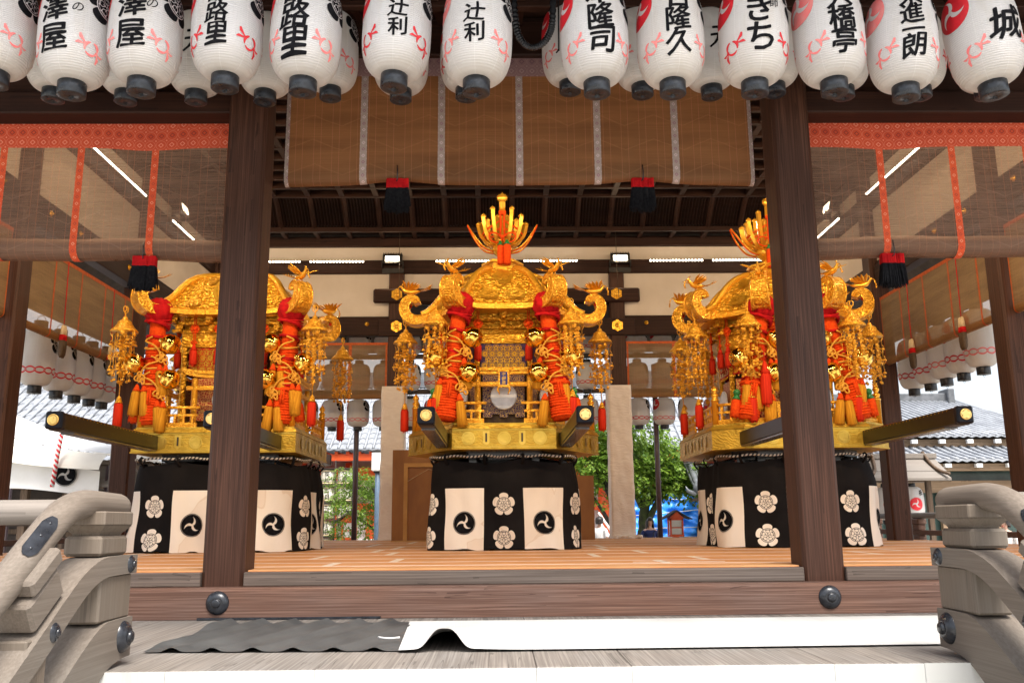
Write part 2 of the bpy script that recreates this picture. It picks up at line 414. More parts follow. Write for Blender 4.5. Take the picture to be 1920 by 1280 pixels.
# ---- ceiling: flat lattice strip, coved ribs, flat coffers
ce = MB(); cb = MB()
Z0, Z1 = 6.10, 6.62
yb, yc = DP - .13, DP - .62
cb.box(-XS, XS, yc, yb, Z0 + .10, Z0 + .12)
for i in range(14): ce.box(-XS, XS, yc + .02 + i * .033, yc + .032 + i * .033, Z0 + .06, Z0 + .075)
ce.box(-XS, XS, yc - .045, yc + .045, Z0 - .04, Z0 + .05, 1, .008)
DC = .66
def cove(u, off=0.0):
    a = u * pi / 2
    return (yc - DC * u + off * cos(a), Z0 + .06 + (Z1 - Z0 - .06) * (sin(a) * .55 + u * .45) + off * .8)
ce.box(-XS, XS, yc - DC - .05, yc - DC + .04, Z1 - .08, Z1 + .05, 1, .008)
cb.grid(lambda u, v_: (-XS + 2 * XS * u, *cove(v_, .05)), 1, 8, 0, False)
for i in range(int(2 * XS / .062)):
    x = -XS + i * .062
    ce.tube([(x, *cove(k / 6)) for k in range(7)], .0165, 4, 0, sm=False)
for i in range(-9, 10):
    x = i * .66 + .1
    if abs(x) < XS:
        ce.tube([(x, *cove(k / 8, -.02)) for k in range(9)], .05, 4, 1, sm=False)
        ce.box(x - .04, x + .04, yc + .04, yb, Z0 - .03, Z0 + .055, 1); ce.box(x - .05, x + .05, .25, yc - DC - .05, Z1 - .07, Z1 + .03, 1)
cb.box(-XS, XS, .2, yc - DC + .05, Z1 + .09, Z1 + .12)
y = yc - DC - .45
while y > .3:
    ce.box(-XS, XS, y - .04, y + .04, Z1 - .075, Z1 + .025, 1); y -= .46
for i in range(int((yc - DC - .2) / .05)): ce.box(-XS, XS, .25 + i * .05, .265 + i * .05, Z1 + .035, Z1 + .05, 0)
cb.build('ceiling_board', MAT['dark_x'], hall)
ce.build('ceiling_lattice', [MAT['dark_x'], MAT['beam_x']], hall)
for sx in (-1, 1):
    cv = MB(); cv.box(min(sx * XS, sx * (XS - .06)), max(sx * XS, sx * (XS - .06)), .2, DP, 6.2, 7.1); cv.build('upper_side_board', MAT['beam_y'], hall)
# ---- roof: hip roof with deep eaves
rf = MB(); yr = DP / 2
def ringv(o, z): return [(-XS - o, -o, z), (XS + o, -o, z), (XS + o, DP + o, z), (-XS - o, DP + o, z)]
vs = ringv(2.65, 4.42) + ringv(.9, 6.05) + ringv(.1, 7.05) + [(-2.4, yr, 10.6), (2.4, yr, 10.6)]
fs = []
for r_ in (0, 4):
    for k in range(4): fs.append((r_ + k, r_ + (k + 1) % 4, r_ + 4 + (k + 1) % 4, r_ + 4 + k))
fs += [(8, 9, 13, 12), (9, 10, 13), (10, 11, 12, 13), (11, 8, 12)]
rf.add(vs, fs); rf.add([(x, y, z - .22) for x, y, z in vs], [q[::-1] for q in fs])
for a, b in ((0, 1), (1, 2), (2, 3), (3, 0)): rf.add([vs[a], vs[b], (*vs[b][:2], vs[b][2] - .22), (*vs[a][:2], vs[a][2] - .22)], [(0, 1, 2, 3)])
MAT['bark'] = plain('cypress_bark_roof', (.10, .075, .055), (.06, .045, .035), 5, .9, bump=.4)
rf.build('roof', MAT['bark'], hall)
ew = MB(); ew.box(-XS - 2.4, XS + 2.4, -1.80, -1.70, 3.86, 3.96, 0, .006); ew.box(-XS - 2.4, XS + 2.4, -.66, -.58, 4.20, 4.27, 0, .006)
for i in range(-12, 13): ew.side([(-1.8, 3.965), (-1.7, 3.965), (.1, 4.58), (.1, 4.50), (-.5, 4.28)], i * .66 - .03, i * .66 + .03)
ew.build('eave_rail', MAT['beam_x'], hall)

# ------------------------------------------------------------------ veranda deck and mats
dk = MB(); random.seed(3)
x = -XS - 1
edges = [-7.2, -6.3, -5.2, -4.3, -3.4, -2.62, -1.72, -1.04, -.62, -.02, .42, 1.36, 1.78, 2.6, 3.5, 4.4, 5.3, 6.2, 7.1]
for a, b in zip(edges[:-1], edges[1:]):
    dk.box(a + .0008, b - .0008, -2.50, -.30, -.42, -.3185 - random.uniform(0, .002), 0, .004)
    dk.box(a + .0010, b - .0010, -2.508, -2.5002, -.417, -.322 - random.uniform(0, .002), 1)
tag(dk.build('veranda_deck', [MAT['deck'], MAT['white_end']]), kind='structure')
ub = MB(); ub.box(-7, 7, -2.2, -2.0, -.72, -.422, 0); ub.box(-7, 7, -.5, -.35, GZ, -.422, 0)
for i in range(-3, 4): ub.box(i * 2.2 - .1, i * 2.2 + .1, -2.2, -2.0, GZ, -.72)
ub.build('veranda_framing', MAT['beam_x'], hall)
# white ribbed mat with one hump, grey mat with waves
def hump(x, y):
    c = -.475; s = .052
    w_ = max(0, min(1, (-.75 - y) / 1.2)) ** 1.6
    return .098 * math.exp(-(abs(x - c) / (s * 1.75)) ** 3.2) * (w_ ** 1.7) + .012 * math.exp(-((x - c) / .25) ** 2) * w_
def wm(u, v_):
    x = -.79 + u * 3.72 + v_ * .08 * (1 - u); y = -.60 - v_ * 1.42 + u * .03 + v_ * u * .04
    return (x, y, -.309 + hump(x, y) + (.0009 if int(u * 1200) % 2 else 0))
m = MB(); m.grid(wm, 1200, 10, 0, False)
o = m.build('white_mat', MAT['mat_white']); tag(o, 'white ribbed rubber mat with a hump along its front edge on the deck', 'mat')
t = NT('grey_rubber_mat'); v = t.coord('Object')
t.base(t.ramp(t.noise(v, 4, 6), [(.3, (.034, .036, .037)), (.7, (.066, .068, .068))])).set(.55)
MAT['mat_grey'] = t.mat
def gm(u, v_):
    x = -2.05 + u * 1.31 + v_ * (.06 * u) ; y = -.60 - v_ * 1.32 - .05 * (u) * v_
    ph = (x - .26 * (y + 1)) * 6.3 / .215
    a = .5 + .5 * sin(ph); a = a ** 2.6
    z = -.314 + .036 * a * (.45 + .55 * (1 - v_)) * (1 - .3 * u) * min(1, (1 - u) * 9) + (.006 * a * min(1, (1 - u) * 9) if v_ > .95 else 0)
    return (x, y, z + (.0007 if int(u * 420) % 2 else 0))
m = MB(); m.grid(gm, 420, 24, 0, True)
o = m.build('grey_mat', MAT['mat_grey']); tag(o, 'dark grey wavy rubber mat lying beside the white mat on the deck', 'mat')
tw = MB(); tw.tube([(-.86 + .02 * k, -1.66 - .012 * sin(k * .6) * 1.5 - .004 * k, -.285 + .0012 * (k - 3) ** 2 * .3) for k in range(7)], .006, 6)
tag(tw.build('cable_tie', MAT['mat_white']), 'short white strip of plastic lying on the dark grey mat', 'strip')
rod = MB(); rod.box(-2.3, -1.02, -.33, -.303, -.318, -.302, 0, .002)
tag(rod.build('edge_strip', MAT['iron']), 'thin black strip along the foot of the sill behind the grey mat', 'strip')

# ------------------------------------------------------------------ stair railings left and right
def arcpts(pts, n=6):
    """smooth a polyline with Catmull-Rom"""
    P = [Vector(p) for p in pts]; out = []
    for i in range(len(P) - 1):
        a, b, c, d = P[max(i - 1, 0)], P[i], P[i + 1], P[min(i + 2, len(P) - 1)]
        for k in range(n):
            q = k / n
            out.append(.5 * ((2 * b) + (c - a) * q + (2 * a - 5 * b + 4 * c - d) * q * q + (3 * b - 3 * c + d - a) * q ** 3))
    return out + [P[-1]]
def rail_set(sx):
    lab = ('weathered wooden stair railing with curved handrail below left front column' if sx < 0 else
           'weathered wooden stair railing with curved handrail below right front column')
    root = thing('stair_railing', lab, 'railing', (sx * 2.0, -2.3, -.32), 0, 'curved stair railings')
    O = Vector((sx * 2.0, -2.3, -.32))
    def B(mb, name, mt, par=root): return mb.build(name, MAT[mt], par)
    def L(x0, x1): a, b = sorted((sx * x0, sx * x1)); return a, b          # x measured outward from the inner face
    SL = .66
    # handrail
    pts = arcpts([(-2.2, .425), (-2.34, .428), (-2.50, .432), (-2.66, .428), (-2.82, .385), (-2.98, .288), (-3.2, .133), (-3.6, -.132), (-4.3, -.60), (-5.0, -1.06)], 6)
    r = [.052, .062, .066] + [.066] * 200
    hb = MB(); hb.tube([(sx * .105, p.x - O.y, p.y - O.z) for p in pts], [.040, .056, .062] + [.0655] * (len(pts) - 3), 20)
    hr = B(hb, 'handrail', 'rail')
    ip = MB()                                                             # black iron plate with nail heads on the slope
    d = Vector((0, -1, -.70)).normalized(); nrm = Vector((0, -.70, 1)).normalized()
    c0 = Vector((sx * .105, -3.03 - O.y, .25 - O.z))
    Mx = Matrix((Vector((sx * 1.0, 0, 0)), d, nrm)).transposed().to_4x4()
    if Mx.determinant() < 0: Mx = Matrix((Vector((-sx * 1.0, 0, 0)), d, nrm)).transposed().to_4x4()
    RR = .0705
    def plate(u, v_):
        a = radians(-28 + 56 * v_); l = .26 * (u - .5); e = min(1, (min(u, 1 - u) * 5 + .12)) ** .5; a = a * e
        return (RR * sin(a), l, RR * cos(a))
    ip.grid(plate, 24, 8, 0, True, False, Matrix.Translation(c0) @ Matrix.Rotation(sx * radians(34), 4, d) @ Mx)
    for k in (-.085, 0, .085): ip.ball((0, k, RR + .001), .007, 8, 5, 0, Matrix.Translation(c0) @ Matrix.Rotation(sx * radians(34), 4, d) @ Mx, (1, 1, .6))
    B(ip, 'iron_plate', 'iron', hr)
    # horizontal log of the veranda railing, meeting the handrail
    lg = MB(); lg.tube([(sx * (.10 + k * .5), -2.44 - O.y, .40 - O.z + .0) for k in range(10)], .060, 18); B(lg, 'top_log', 'rail_x')
    # newel: masu block, neck, upper block, post
    a, b = L(.0, .20)
    nb = MB()
    y0, y1 = -2.62 - O.y, -2.30 - O.y
    def fr(za, zb, g0, g1):
        nb.prism([(a + g0, y0 + g0), (b - g0, y0 + g0), (b - g0, y1 - g0), (a + g0, y1 - g0)], za - O.z, zb - O.z, 0, None, [(a + g1, y0 + g1), (b - g1, y0 + g1), (b - g1, y1 - g1), (a + g1, y1 - g1)])
    nb.box(a, b, y0, y1, .335 - O.z, .40 - O.z, 0, .006); fr(.30, .3348, .035, .002); fr(.285, .2998, .042, .035); 
    B(nb, 'bearing_block', 'rail_z')
    nb = MB(); nb.box(a + .012, b - .012, y0 + .012, y1 - .012, .196 - O.z, .288 - O.z, 0, .014); B(nb, 'neck_block', 'rail_z')
    # middle rail (curved plank) and lower string
    def plank(top, bot, x0, x1, name, mt='rail'):
        A = arcpts(top, 5); Bq = arcpts(bot, 5)
        poly = [(p.x - O.y, p.y - O.z) for p in A] + [(p.x - O.y, p.y - O.z) for p in Bq[::-1]]
        mb = MB(); q = L(x0, x1); mb.side(poly, q[0], q[1]); ob = B(mb, name, mt)
        bv = ob.modifiers.new('edge', 'BEVEL'); bv.width = .008; bv.segments = 2; bv.limit_method = 'ANGLE'; bv.angle_limit = radians(50)
        return ob
    mid = plank([(-2.23, .193), (-2.45, .194), (-2.62, .186), (-2.78, .135), (-2.95, .035), (-3.3, -.20), (-5, -1.33)],
                [(-2.23, .105), (-2.45, .105), (-2.60, .095), (-2.74, .045), (-2.90, -.055), (-3.25, -.29), (-5, -1.42)], -.008, .165, 'middle_rail')
    low = plank([(-2.23, -.100), (-2.42, -.101), (-2.56, -.112), (-2.72, -.185), (-2.93, -.315), (-3.3, -.555), (-5, -1.66)],
                [(-2.23, -.285), (-2.35, -.290), (-2.50, -.325), (-2.70, -.45), (-3.0, -.645), (-3.4, -.905), (-5, -1.95)], -.004, .19, 'string_beam')
    pb = MB(); a2, b2 = L(.006, .175); pb.box(a2, b2, -2.60 - O.y, -2.25 - O.y, -.102 - O.z, .108 - O.z, 0, .01); B(pb, 'post', 'rail_z')
    # sloping struts between the handrail and the middle rail
    al = atan2(.66, 1)
    def sblock(yc_, zc_, ly, lz, x0, x1, name='strut_block'):
        q = L(x0, x1); mb = MB(); mb.box(q[0], q[1], -ly / 2, ly / 2, -lz / 2, lz / 2, 0, .014, Matrix.Translation((0, yc_ - O.y, zc_ - O.z)) @ Matrix.Rotation(al, 4, 'X')); B(mb, name, 'rail')
    sblock(-3.10, .155, .25, .075, .0, .19); sblock(-3.075, .045, .26, .135, .008, .18)
    sblock(-4.2, -.60, .25, .075, .0, .19); sblock(-4.17, -.71, .26, .135, .008, .18)
    pb = MB(); a2, b2 = L(.012, .17); pb.box(a2, b2, -3.2 - O.y, -3.03 - O.y, -.62 - O.z, -.10 - O.z, 0, .006); B(pb, 'baluster', 'rail_z')
    for (y, z, s, par) in ((-2.305, .150, .52, mid), (-3.025, -.088, .5, mid), (-2.325, -.188, .92, low)):
        o_ = place(knob_me, 'knob', par, (-sx * (.005 if s < .8 else .003), y - O.y, z - O.z), rot=(0, -sx * pi / 2, 0)); o_.scale = (s, s, s * 1.05)
rail_set(-1); rail_set(1)
# a run of veranda railing along both sides of the hall (seen between the columns)
for sx in (-1, 1):
    lb = 'dark wooden veranda railing outside the %s columns of the hall' % ('left' if sx < 0 else 'right')
    root = thing('veranda_railing', lb, 'railing', (sx * 7.6, 7.5, -.32), 0, 'veranda railings beside the hall')
    g = MB(); g.tube([(0, -3.5, .71), (0, 4.5, .71)], .055, 12); g.build('top_log', MAT['rail_x'], root)
    g = MB(); g.box(-.05, .05, -3.5, 4.5, .36, .45, 0, .008); g.box(-.06, .06, -3.5, 4.5, .0, .1, 0, .008); g.build('cross_rail', MAT['sill'], root)
    for k in range(5):
        g = MB(); y = -3.3 + k * 1.9; g.box(-.07, .07, y - .12, y + .12, .1, .36, 0, .01); g.box(-.07, .07, y - .12, y + .12, .45, .55, 0, .01); g.box(-.085, .085, y - .15, y + .15, .55, .66, 0, .02); g.build('post', MAT['sill'], root)
vd = MB()
for sx in (-1, 1): vd.box(min(sx * (XS + .55), sx * 7.7), max(sx * (XS + .55), sx * 7.7), -2.0, DP + 1.9, -.45, -.32)
vd.box(-6.6, 6.6, DP + .56, DP + 1.9, -.45, -.32)
tag(vd.build('side_veranda', MAT['deck']), kind='structure')

# ------------------------------------------------------------------ blinds
def uvpat(name, base, alt, line, line2, kind):
    t = NT(name); tc = t.n('ShaderNodeUVMap'); sx_ = t.n('ShaderNodeSeparateXYZ'); t.l(tc.outputs[0], sx_.inputs[0])
    m = t.math; u, v_ = sx_.outputs[0], sx_.outputs[1]
    fu = m('SUBTRACT', m('FRACT', u), .5); fv = m('SUBTRACT', m('FRACT', v_), .5)
    dia = m('ADD', m('ABSOLUTE', fu), m('ABSOLUTE', fv))
    ring = m('MULTIPLY', m('GREATER_THAN', dia, .16), m('LESS_THAN', dia, .27))
    dot = m('LESS_THAN', m('ADD', m('ABSOLUTE', m('SUBTRACT', m('ABSOLUTE', fu), .5)), m('ABSOLUTE', m('SUBTRACT', m('ABSOLUTE', fv), .5))), .10)
    nz = t.noise(t.coord('Object'), 5, 4)
    c = t.mix(t.ramp(nz, [(.35, (0, 0, 0)), (.7, (.8, .8, .8))]), base, alt)
    par = m('FRACT', m('MULTIPLY', m('FLOOR', v_), .5))
    rc = t.mix(m('GREATER_THAN', par, .25), line, line2)
    c = t.mix(m('MULTIPLY', ring, .8), c, rc); c = t.mix(m('MULTIPLY', dot, .7), c, line)
    if kind == 'shippo':
        d = m('SQRT', m('ADD', m('MULTIPLY', fu, fu), m('MULTIPLY', fv, fv)))
        rg = m('MULTIPLY', m('GREATER_THAN', d, .43), m('LESS_THAN', d, .49)); c = t.mix(m('MULTIPLY', rg, .35), c, line)
    t.base(c).set(.8); return t.mat
MAT['red_band'] = uvpat('red_brocade', (.62, .075, .022), (.50, .05, .016), (.80, .30, .20), (.20, .02, .015), 'shippo')
MAT['red_tape'] = uvpat('red_tape', (.66, .085, .02), (.55, .06, .016), (.82, .38, .24), (.28, .03, .02), 'tape')
MAT['grey_band'] = uvpat('mauve_brocade', (.30, .17, .165), (.25, .14, .14), (.42, .28, .27), (.16, .075, .10), 'shippo')
MAT['grey_tape'] = uvpat('grey_tape', (.36, .28, .24), (.32, .25, .22), (.72, .55, .55), (.24, .06, .13), 'tape')
MAT['orange_tape'] = plain('orange_side_tape', (.62, .12, .012), (.42, .07, .01), 20, .75)
def reed(name, c1, c2, trans, zig):
    t = NT(name); m = t.math
    v = t.coord('Object', (2.2, 2.2, 330)); n1 = t.noise(v, 1, 3, .6)
    c = t.ramp(n1, [(.25, c1), (.75, c2)])
    n2 = t.noise(t.coord('Object', (.8, .8, 7)), 1, 3); c = t.mix(t.ramp(n2, [(.4, (0, 0, 0)), (.7, (.6, .6, .6))]), c, tuple(k * .65 for k in c1))
    tc = t.n('ShaderNodeTexCoord'); s = t.n('ShaderNodeSeparateXYZ'); t.l(tc.outputs['Object'], s.inputs[0])
    x, z = s.outputs[0], s.outputs[2]
    tri = m('ABSOLUTE', m('SUBTRACT', m('FRACT', m('ADD', m('MULTIPLY', x, 2.1), m('MULTIPLY', n2, .25))), .5))
    zz = m('LESS_THAN', m('FRACT', m('ADD', m('MULTIPLY', z, 4.6), m('MULTIPLY', tri, .9))), .045)
    c = t.mix(m('MULTIPLY', zz, zig), c, tuple(min(1, k * 1.7 + .04) for k in c2))
    th = m('ADD', m('LESS_THAN', m('FRACT', m('MULTIPLY', x, 6.6)), .018), m('LESS_THAN', m('FRACT', m('ADD', m('MULTIPLY', x, 6.6), .38)), .018))
    c = t.mix(m('MULTIPLY', th, .55), c, (.62, .26, .16))
    t.base(c).set(.6); t.p.inputs['Specular IOR Level'].default_value = .3
    tr = t.n('ShaderNodeBsdfTransparent'); tr.inputs[0].default_value = (1, .93, .84, 1)
    tl = t.n('ShaderNodeBsdfTranslucent'); t.l(c, tl.inputs[0])
    m0 = t.n('ShaderNodeMixShader'); m0.inputs[0].default_value = .45; t.l(t.p.outputs[0], m0.inputs[1]); t.l(tl.outputs[0], m0.inputs[2])
    m1 = t.n('ShaderNodeMixShader'); t.l(m('MULTIPLY', t.ramp(n1, [(.3, (1, 1, 1)), (.8, (.45, .45, .45))]), trans), m1.inputs[0])
    t.l(m0.outputs[0], m1.inputs[1]); t.l(tr.outputs[0], m1.inputs[2]); t.l(m1.outputs[0], t.out.inputs[0])
    return t.mat
MAT['reed_front'] = reed('front_reed', (.22, .14, .10), (.31, .21, .155), .48, .15)
MAT['reed_mid'] = reed('middle_reed', (.25, .115, .045), (.36, .175, .072), .14, .14)
MAT['reed_in'] = reed('inner_reed', (.34, .19, .075), (.48, .29, .12), .42, .1)

def blind(label, loc, rz, W, zt, zb, band, tapes, reedm, bandm, tapem, rr=.062, sag=None, tassels=(), tkind='fringe', edge=None, group=None, sagtop=None, tw_=.058):
    root = thing('bamboo_blind', label, 'blind', loc, rz, group)
    sg = sag or (lambda x, k: 0.0); st_ = sagtop or (lambda x: 0.0)
    H = zt - zb
    arc = 1.35 * pi * rr; Ltot = (H - rr) + arc
    def prof(s, x, off=0.0):
        """s: length from the top; the screen drops, then wraps under the roll"""
        dz = sg(x, min(1, s / H)) + st_(x) * max(0, 1 - s / (H * .55))
        yb_ = .012 * sin(x * 3.1 + s * 2)
        if s < H - rr: return (x, -off + yb_ * (s / H) * .0, zt - s + dz)
        a = (s - (H - rr)) / rr
        return (x, rr - (rr + off) * cos(a), zb + rr - (rr + off) * sin(a) + dz)
    nx = max(24, int(W / .06))
    def rows_(s0, s1, n):
        return [s0 + (s1 - s0) * i / n for i in range(n + 1)]
    S = rows_(0, H - rr, 14) + rows_(H - rr, Ltot, 12)[1:]
    mb = MB(); mb.grid(lambda u, v_: prof(S[round(v_ * (len(S) - 1))], -W / 2 + W * u), nx, len(S) - 1, 0, True)
    mb.build('reed_screen', MAT[reedm], root)
    core = MB(); core.tube([(-W / 2 + W * k / 20, rr, zb + rr + sg(-W / 2 + W * k / 20, 1)) for k in range(21)], rr * .86, 16); core.build('roll', MAT['reed_roll_in' if reedm == 'reed_in' else 'reed_roll'], root)
    if band:
        q = MB(); q.grid(lambda u, v_: (lambda p: (p[0], p[1] - .004, p[2]))(prof(-.002 + band * v_, -W / 2 + W * u)), nx, 6, 0, True, True)
        nu = W / .088; nv = band / .088
        for k_ in q.uv: q.uv[k_] = [(a * nu, b * nv) for a, b in q.uv[k_]]
        q.build('top_band', MAT[bandm], root)
    for x in tapes:
        q = MB(); tw2 = tw_ if abs(x) < W / 2 - .04 else tw_ * .55
        xx = max(-W / 2 + tw2 / 2, min(W / 2 - tw2 / 2, x))
        q.grid(lambda u, v_: prof(max(0, band - .003) + (Ltot - band) * v_, xx - tw2 / 2 + tw2 * u, .0035), 1, 46, 0, True, True)
        nv = (Ltot - band) / .058
        for k_ in q.uv: q.uv[k_] = [(a * (.999 if tw2 == tw_ else .5), b * nv) for a, b in q.uv[k_]]
        q.build('tape', MAT[tapem], root)
    for x in tassels:
        zz = zb + sg(x, 1)
        if tkind == 'fringe':
            q = MB(); q.tube([(x, -.006, zz + .115), (x + .004, -.012, zz + .05), (x + .002, -.004, zz - .01), (x - .015, .05, zz - .02)], .0045, 6)
            hk = q.build('hook', MAT['iron'], root)
            q = MB(); rnd = random.Random(int(x * 100))
            for i in range(210):
                a, b = rnd.uniform(-1, 1), rnd.uniform(-1, 1)
                x0, y0_ = x + a * .088, .05 + b * .035; x1, y1_ = x + a * .105 + rnd.uniform(-.01, .01), .05 + b * .05
                L_ = .27 + rnd.uniform(-.03, .012) - .02 * a * a
                q.tube([(x0, y0_, zz + .01), (x0, y0_, zz - .072 - rnd.uniform(0, .012))], .0075, 3, 1, sm=False)
                q.tube([(x0, y0_, zz - .072), ((x0 + x1) / 2, (y0_ + y1_) / 2, zz - .16), (x1, y1_, zz - L_)], [.008, .008, .004], 3, 0, sm=False)
            q.build('fringe_tassel', [MAT['black_hair'], MAT['crimson']], root)
        else:
            q = MB(); q.tube([(x, -.02, zt - .02), (x, -.03, zz + .30), (x, -.03, zz + .22)], .006, 6); q.build('tassel_cord', MAT['crimson'], root)
            for dx in (-.025, .025):
                q = MB(); rnd = random.Random(5)
                pr = [(.006, .215), (.022, .20), (.030, .14), (.036, .07)]; q.lathe(pr[::-1], 12, 0, Tr(x + dx, -.035, zz), star=.06)
                q.lathe([(.040, .0), (.037, .075)], 12, 1, Tr(x + dx, -.035, zz), star=.06)
                q.lathe([(.018, -.23), (.036, -.19), (.043, -.1), (.040, .0)], 12, 2, Tr(x + dx, -.035, zz), star=.08)
                q.build('tassel', [MAT['pale_silk'], MAT['crimson'], MAT['brown_hair']], root)
    return root
MAT['reed_roll'] = plain('reed_roll', (.36, .21, .15), (.27, .155, .105), 1, .6, stretch=(2, 90, 90))
MAT['reed_roll_in'] = plain('inner_reed_roll', (.52, .30, .15), (.40, .22, .10), 1, .6, stretch=(2, 90, 90))
MAT['black_hair'] = plain('black_hair', (.007, .007, .009), (.016, .016, .018), 40, .9, **{'Specular IOR Level': .08})
MAT['brown_hair'] = plain('brown_hair', (.09, .05, .022), (.05, .03, .015), 60, .7)
MAT['pale_silk'] = plain('pale_silk', (.72, .56, .34), (.60, .44, .24), 40, .6)
blind('wide brown bamboo blind with grey patterned tapes hung in the middle front bay', (0.005, .16, 0), 0, 3.92, 4.32, 3.10, .27,
      [-1.95, -1.31, -.66, -.005, .65, 1.305, 1.95], 'reed_mid', 'grey_band', 'grey_tape', .062,
      lambda x, k: k * (.035 * math.exp(-((abs(x) - 1.02) / .30) ** 2) - .012 * (abs(x) / 1.96) ** 4), (-1.025, 1.02), 'fringe')
for sx in (-1, 1):
    W = 3.48
    cx = sx * (XF + CW / 2 + .008 + W / 2)
    tx = [-1.71, -.575, .055, .69, 1.32] if sx > 0 else [1.71, .575 + .0, -.055 + .0, -.69, -1.32]
    tx = [sx * (q - W / 2) for q in (.02, .66, 1.27, 1.9, 2.53, 3.16)]
    blind('sheer bamboo blind with %s' % ('orange brocade band hung in the left front bay' if sx < 0 else 'orange brocade band hung in the right front bay'),
          (cx, .12, 0), 0, W, 3.655, 2.43, .27, tx, 'reed_front', 'red_band', 'red_tape', .098,
          lambda x, k, s_=sx: .018 * k * math.exp(-((x * s_ + W / 2 - .72) / .35) ** 2) + .03 * k * min(1, (x * s_ + W / 2) / 2.0), (sx * (.70 - W / 2),), 'fringe',
          group='orange banded front blinds', sagtop=lambda x, s_=sx: -.05 * math.exp(-((x * s_ + W / 2 - .72) / .28) ** 2))
names = {(-1, 0): 'left wall blind nearest the front', (-1, 1): 'left wall blind behind the nearer left side column', (-1, 2): 'left wall blind farthest back',
         (1, 0): 'right wall blind nearest the front', (1, 1): 'right wall blind behind the nearer right side column', (1, 2): 'right wall blind farthest back'}
for sx in (-1, 1):
    for i in range(2):
        a, b = YS[i] + h + .03, YS[i + 1] - h - .03
        W2 = b - a
        blind('golden brown see-through bamboo ' + names[(sx, i)].replace('blind ', 'blind ', 1), (sx * (XS - .05), (a + b) / 2, 0), pi / 2 if sx < 0 else -pi / 2, W2, 3.84, 2.74, .05,
              [-W2 / 2 + .02, -W2 / 2 + W2 * .22, -W2 / 2 + W2 * .45, -W2 / 2 + W2 * .68, -W2 / 2 + W2 * .9, W2 / 2 - .02], 'reed_in', 'orange_tape', 'orange_tape', .055,
              None, (-W2 / 2 + W2 * .31, -W2 / 2 + W2 * .76), 'brush', group='side wall blinds', tw_=.035)
for sx in (-1, 1):
    a, b = XC + h + .0, XS - h - .05
    W2 = b - a
    blind('golden brown see-through bamboo blind in the back bay %s' % ('left of the centre' if sx < 0 else 'right of the centre'), (sx * (a + b) / 2, DP - .1, 0), 0, W2, 3.90, 2.76, .05,
          [-W2 / 2 + .03, -W2 / 2 + W2 * .28, 0.0, W2 * .28, W2 / 2 - .03], 'reed_in', 'orange_tape', 'orange_tape', .05, None, (), 'brush', group='back wall blinds', tw_=.06)

# ------------------------------------------------------------------ lamps of the hall
WARM = (1.0, .73, .45)
MAT['led'] = emit('led_diode', (1, .90, .74), 22)
MAT['lens'] = emit('lamp_lens', (1, .86, .62), 3.5)
MAT['lamp_body'] = plain('grey_lamp_housing', (.035, .032, .030), (.025, .022, .02), 10, .5, .2)
MAT['led_back'] = plain('aluminium_strip', (.42, .38, .34), (.36, .32, .28), 10, .4, .7)
led_b = MB(); led_b.box(-.56, .56, -.035, 0, -.018, .03, 0, .004)
led_d = MB()
for k in range(17): led_d.ball((-.53 + k * 1.06 / 16, -.04, .006), .015, 8, 5)
led_bm = led_b.mesh('strip_body', MAT['led_back']); led_dm = led_d.mesh('diodes', MAT['led'])
def led_bar(label, loc, rz, watt, tilt=-40, col=WARM):
    r = thing('light_strip', label, 'light strip', loc, rz, 'lit strips along the wall beams')
    place(led_bm, 'strip_body', r); place(led_dm, 'diodes', r)
    if watt in (16, 30): return r
    L = bpy.data.lights.new('light_strip_lamp', 'AREA'); L.shape = 'RECTANGLE'; L.size = 1.06; L.size_y = .03; L.energy = watt; L.color = col
    lo = bpy.data.objects.new('light_strip_lamp', L); COL.objects.link(lo); lo.parent = r; lo.location = (0, -.062, -.03); lo.rotation_euler = (-radians(90 + tilt), 0, 0)
    return r
bx = [-4.78, -3.48, -.90, .905, 3.5, 4.80]
bl = ['lit strip on back beam behind the left front column', 'long lit strip on back beam left of the left floodlight', 'lit strip on back beam just left of the centre crown', 'lit strip on back beam just right of the centre crown', 'long lit strip on back beam right of the right floodlight', 'lit strip on back beam beside the right shrine crown']
for x, q in zip(bx, bl): led_bar(q, (x, DP - .102, 5.585), 0, 16)
for sx in (-1, 1):
    sd_ = 'left' if sx < 0 else 'right'
    for y, q in ((5.35, 'nearest'), (6.45, 'second nearest'), (8.75, 'third'), (10.0, 'farthest')):
        led_bar('lit strip on %s wall beam, %s of four seen through the blind' % (sd_, q), (sx * (XS - .102), y, 5.585), pi / 2 if sx < 0 else -pi / 2, 30)
for x, q in zip((-4.6, -3.3, -1.3, 0, 1.3, 3.3, 4.6), ('leftmost', 'second', 'third', 'middle', 'fifth', 'sixth', 'rightmost')):
    led_bar('lit strip inside the front wall hidden above the blinds, %s of seven' % q, (x, .27, 5.6), pi, 24, -30)
for sx in (-1, 1):
    led_bar('lit strip on the inner face of the front beam behind the %s orange banded blind' % ('left' if sx < 0 else 'right'), (sx * 3.4, .26, 3.95), pi, 14.5, -30)
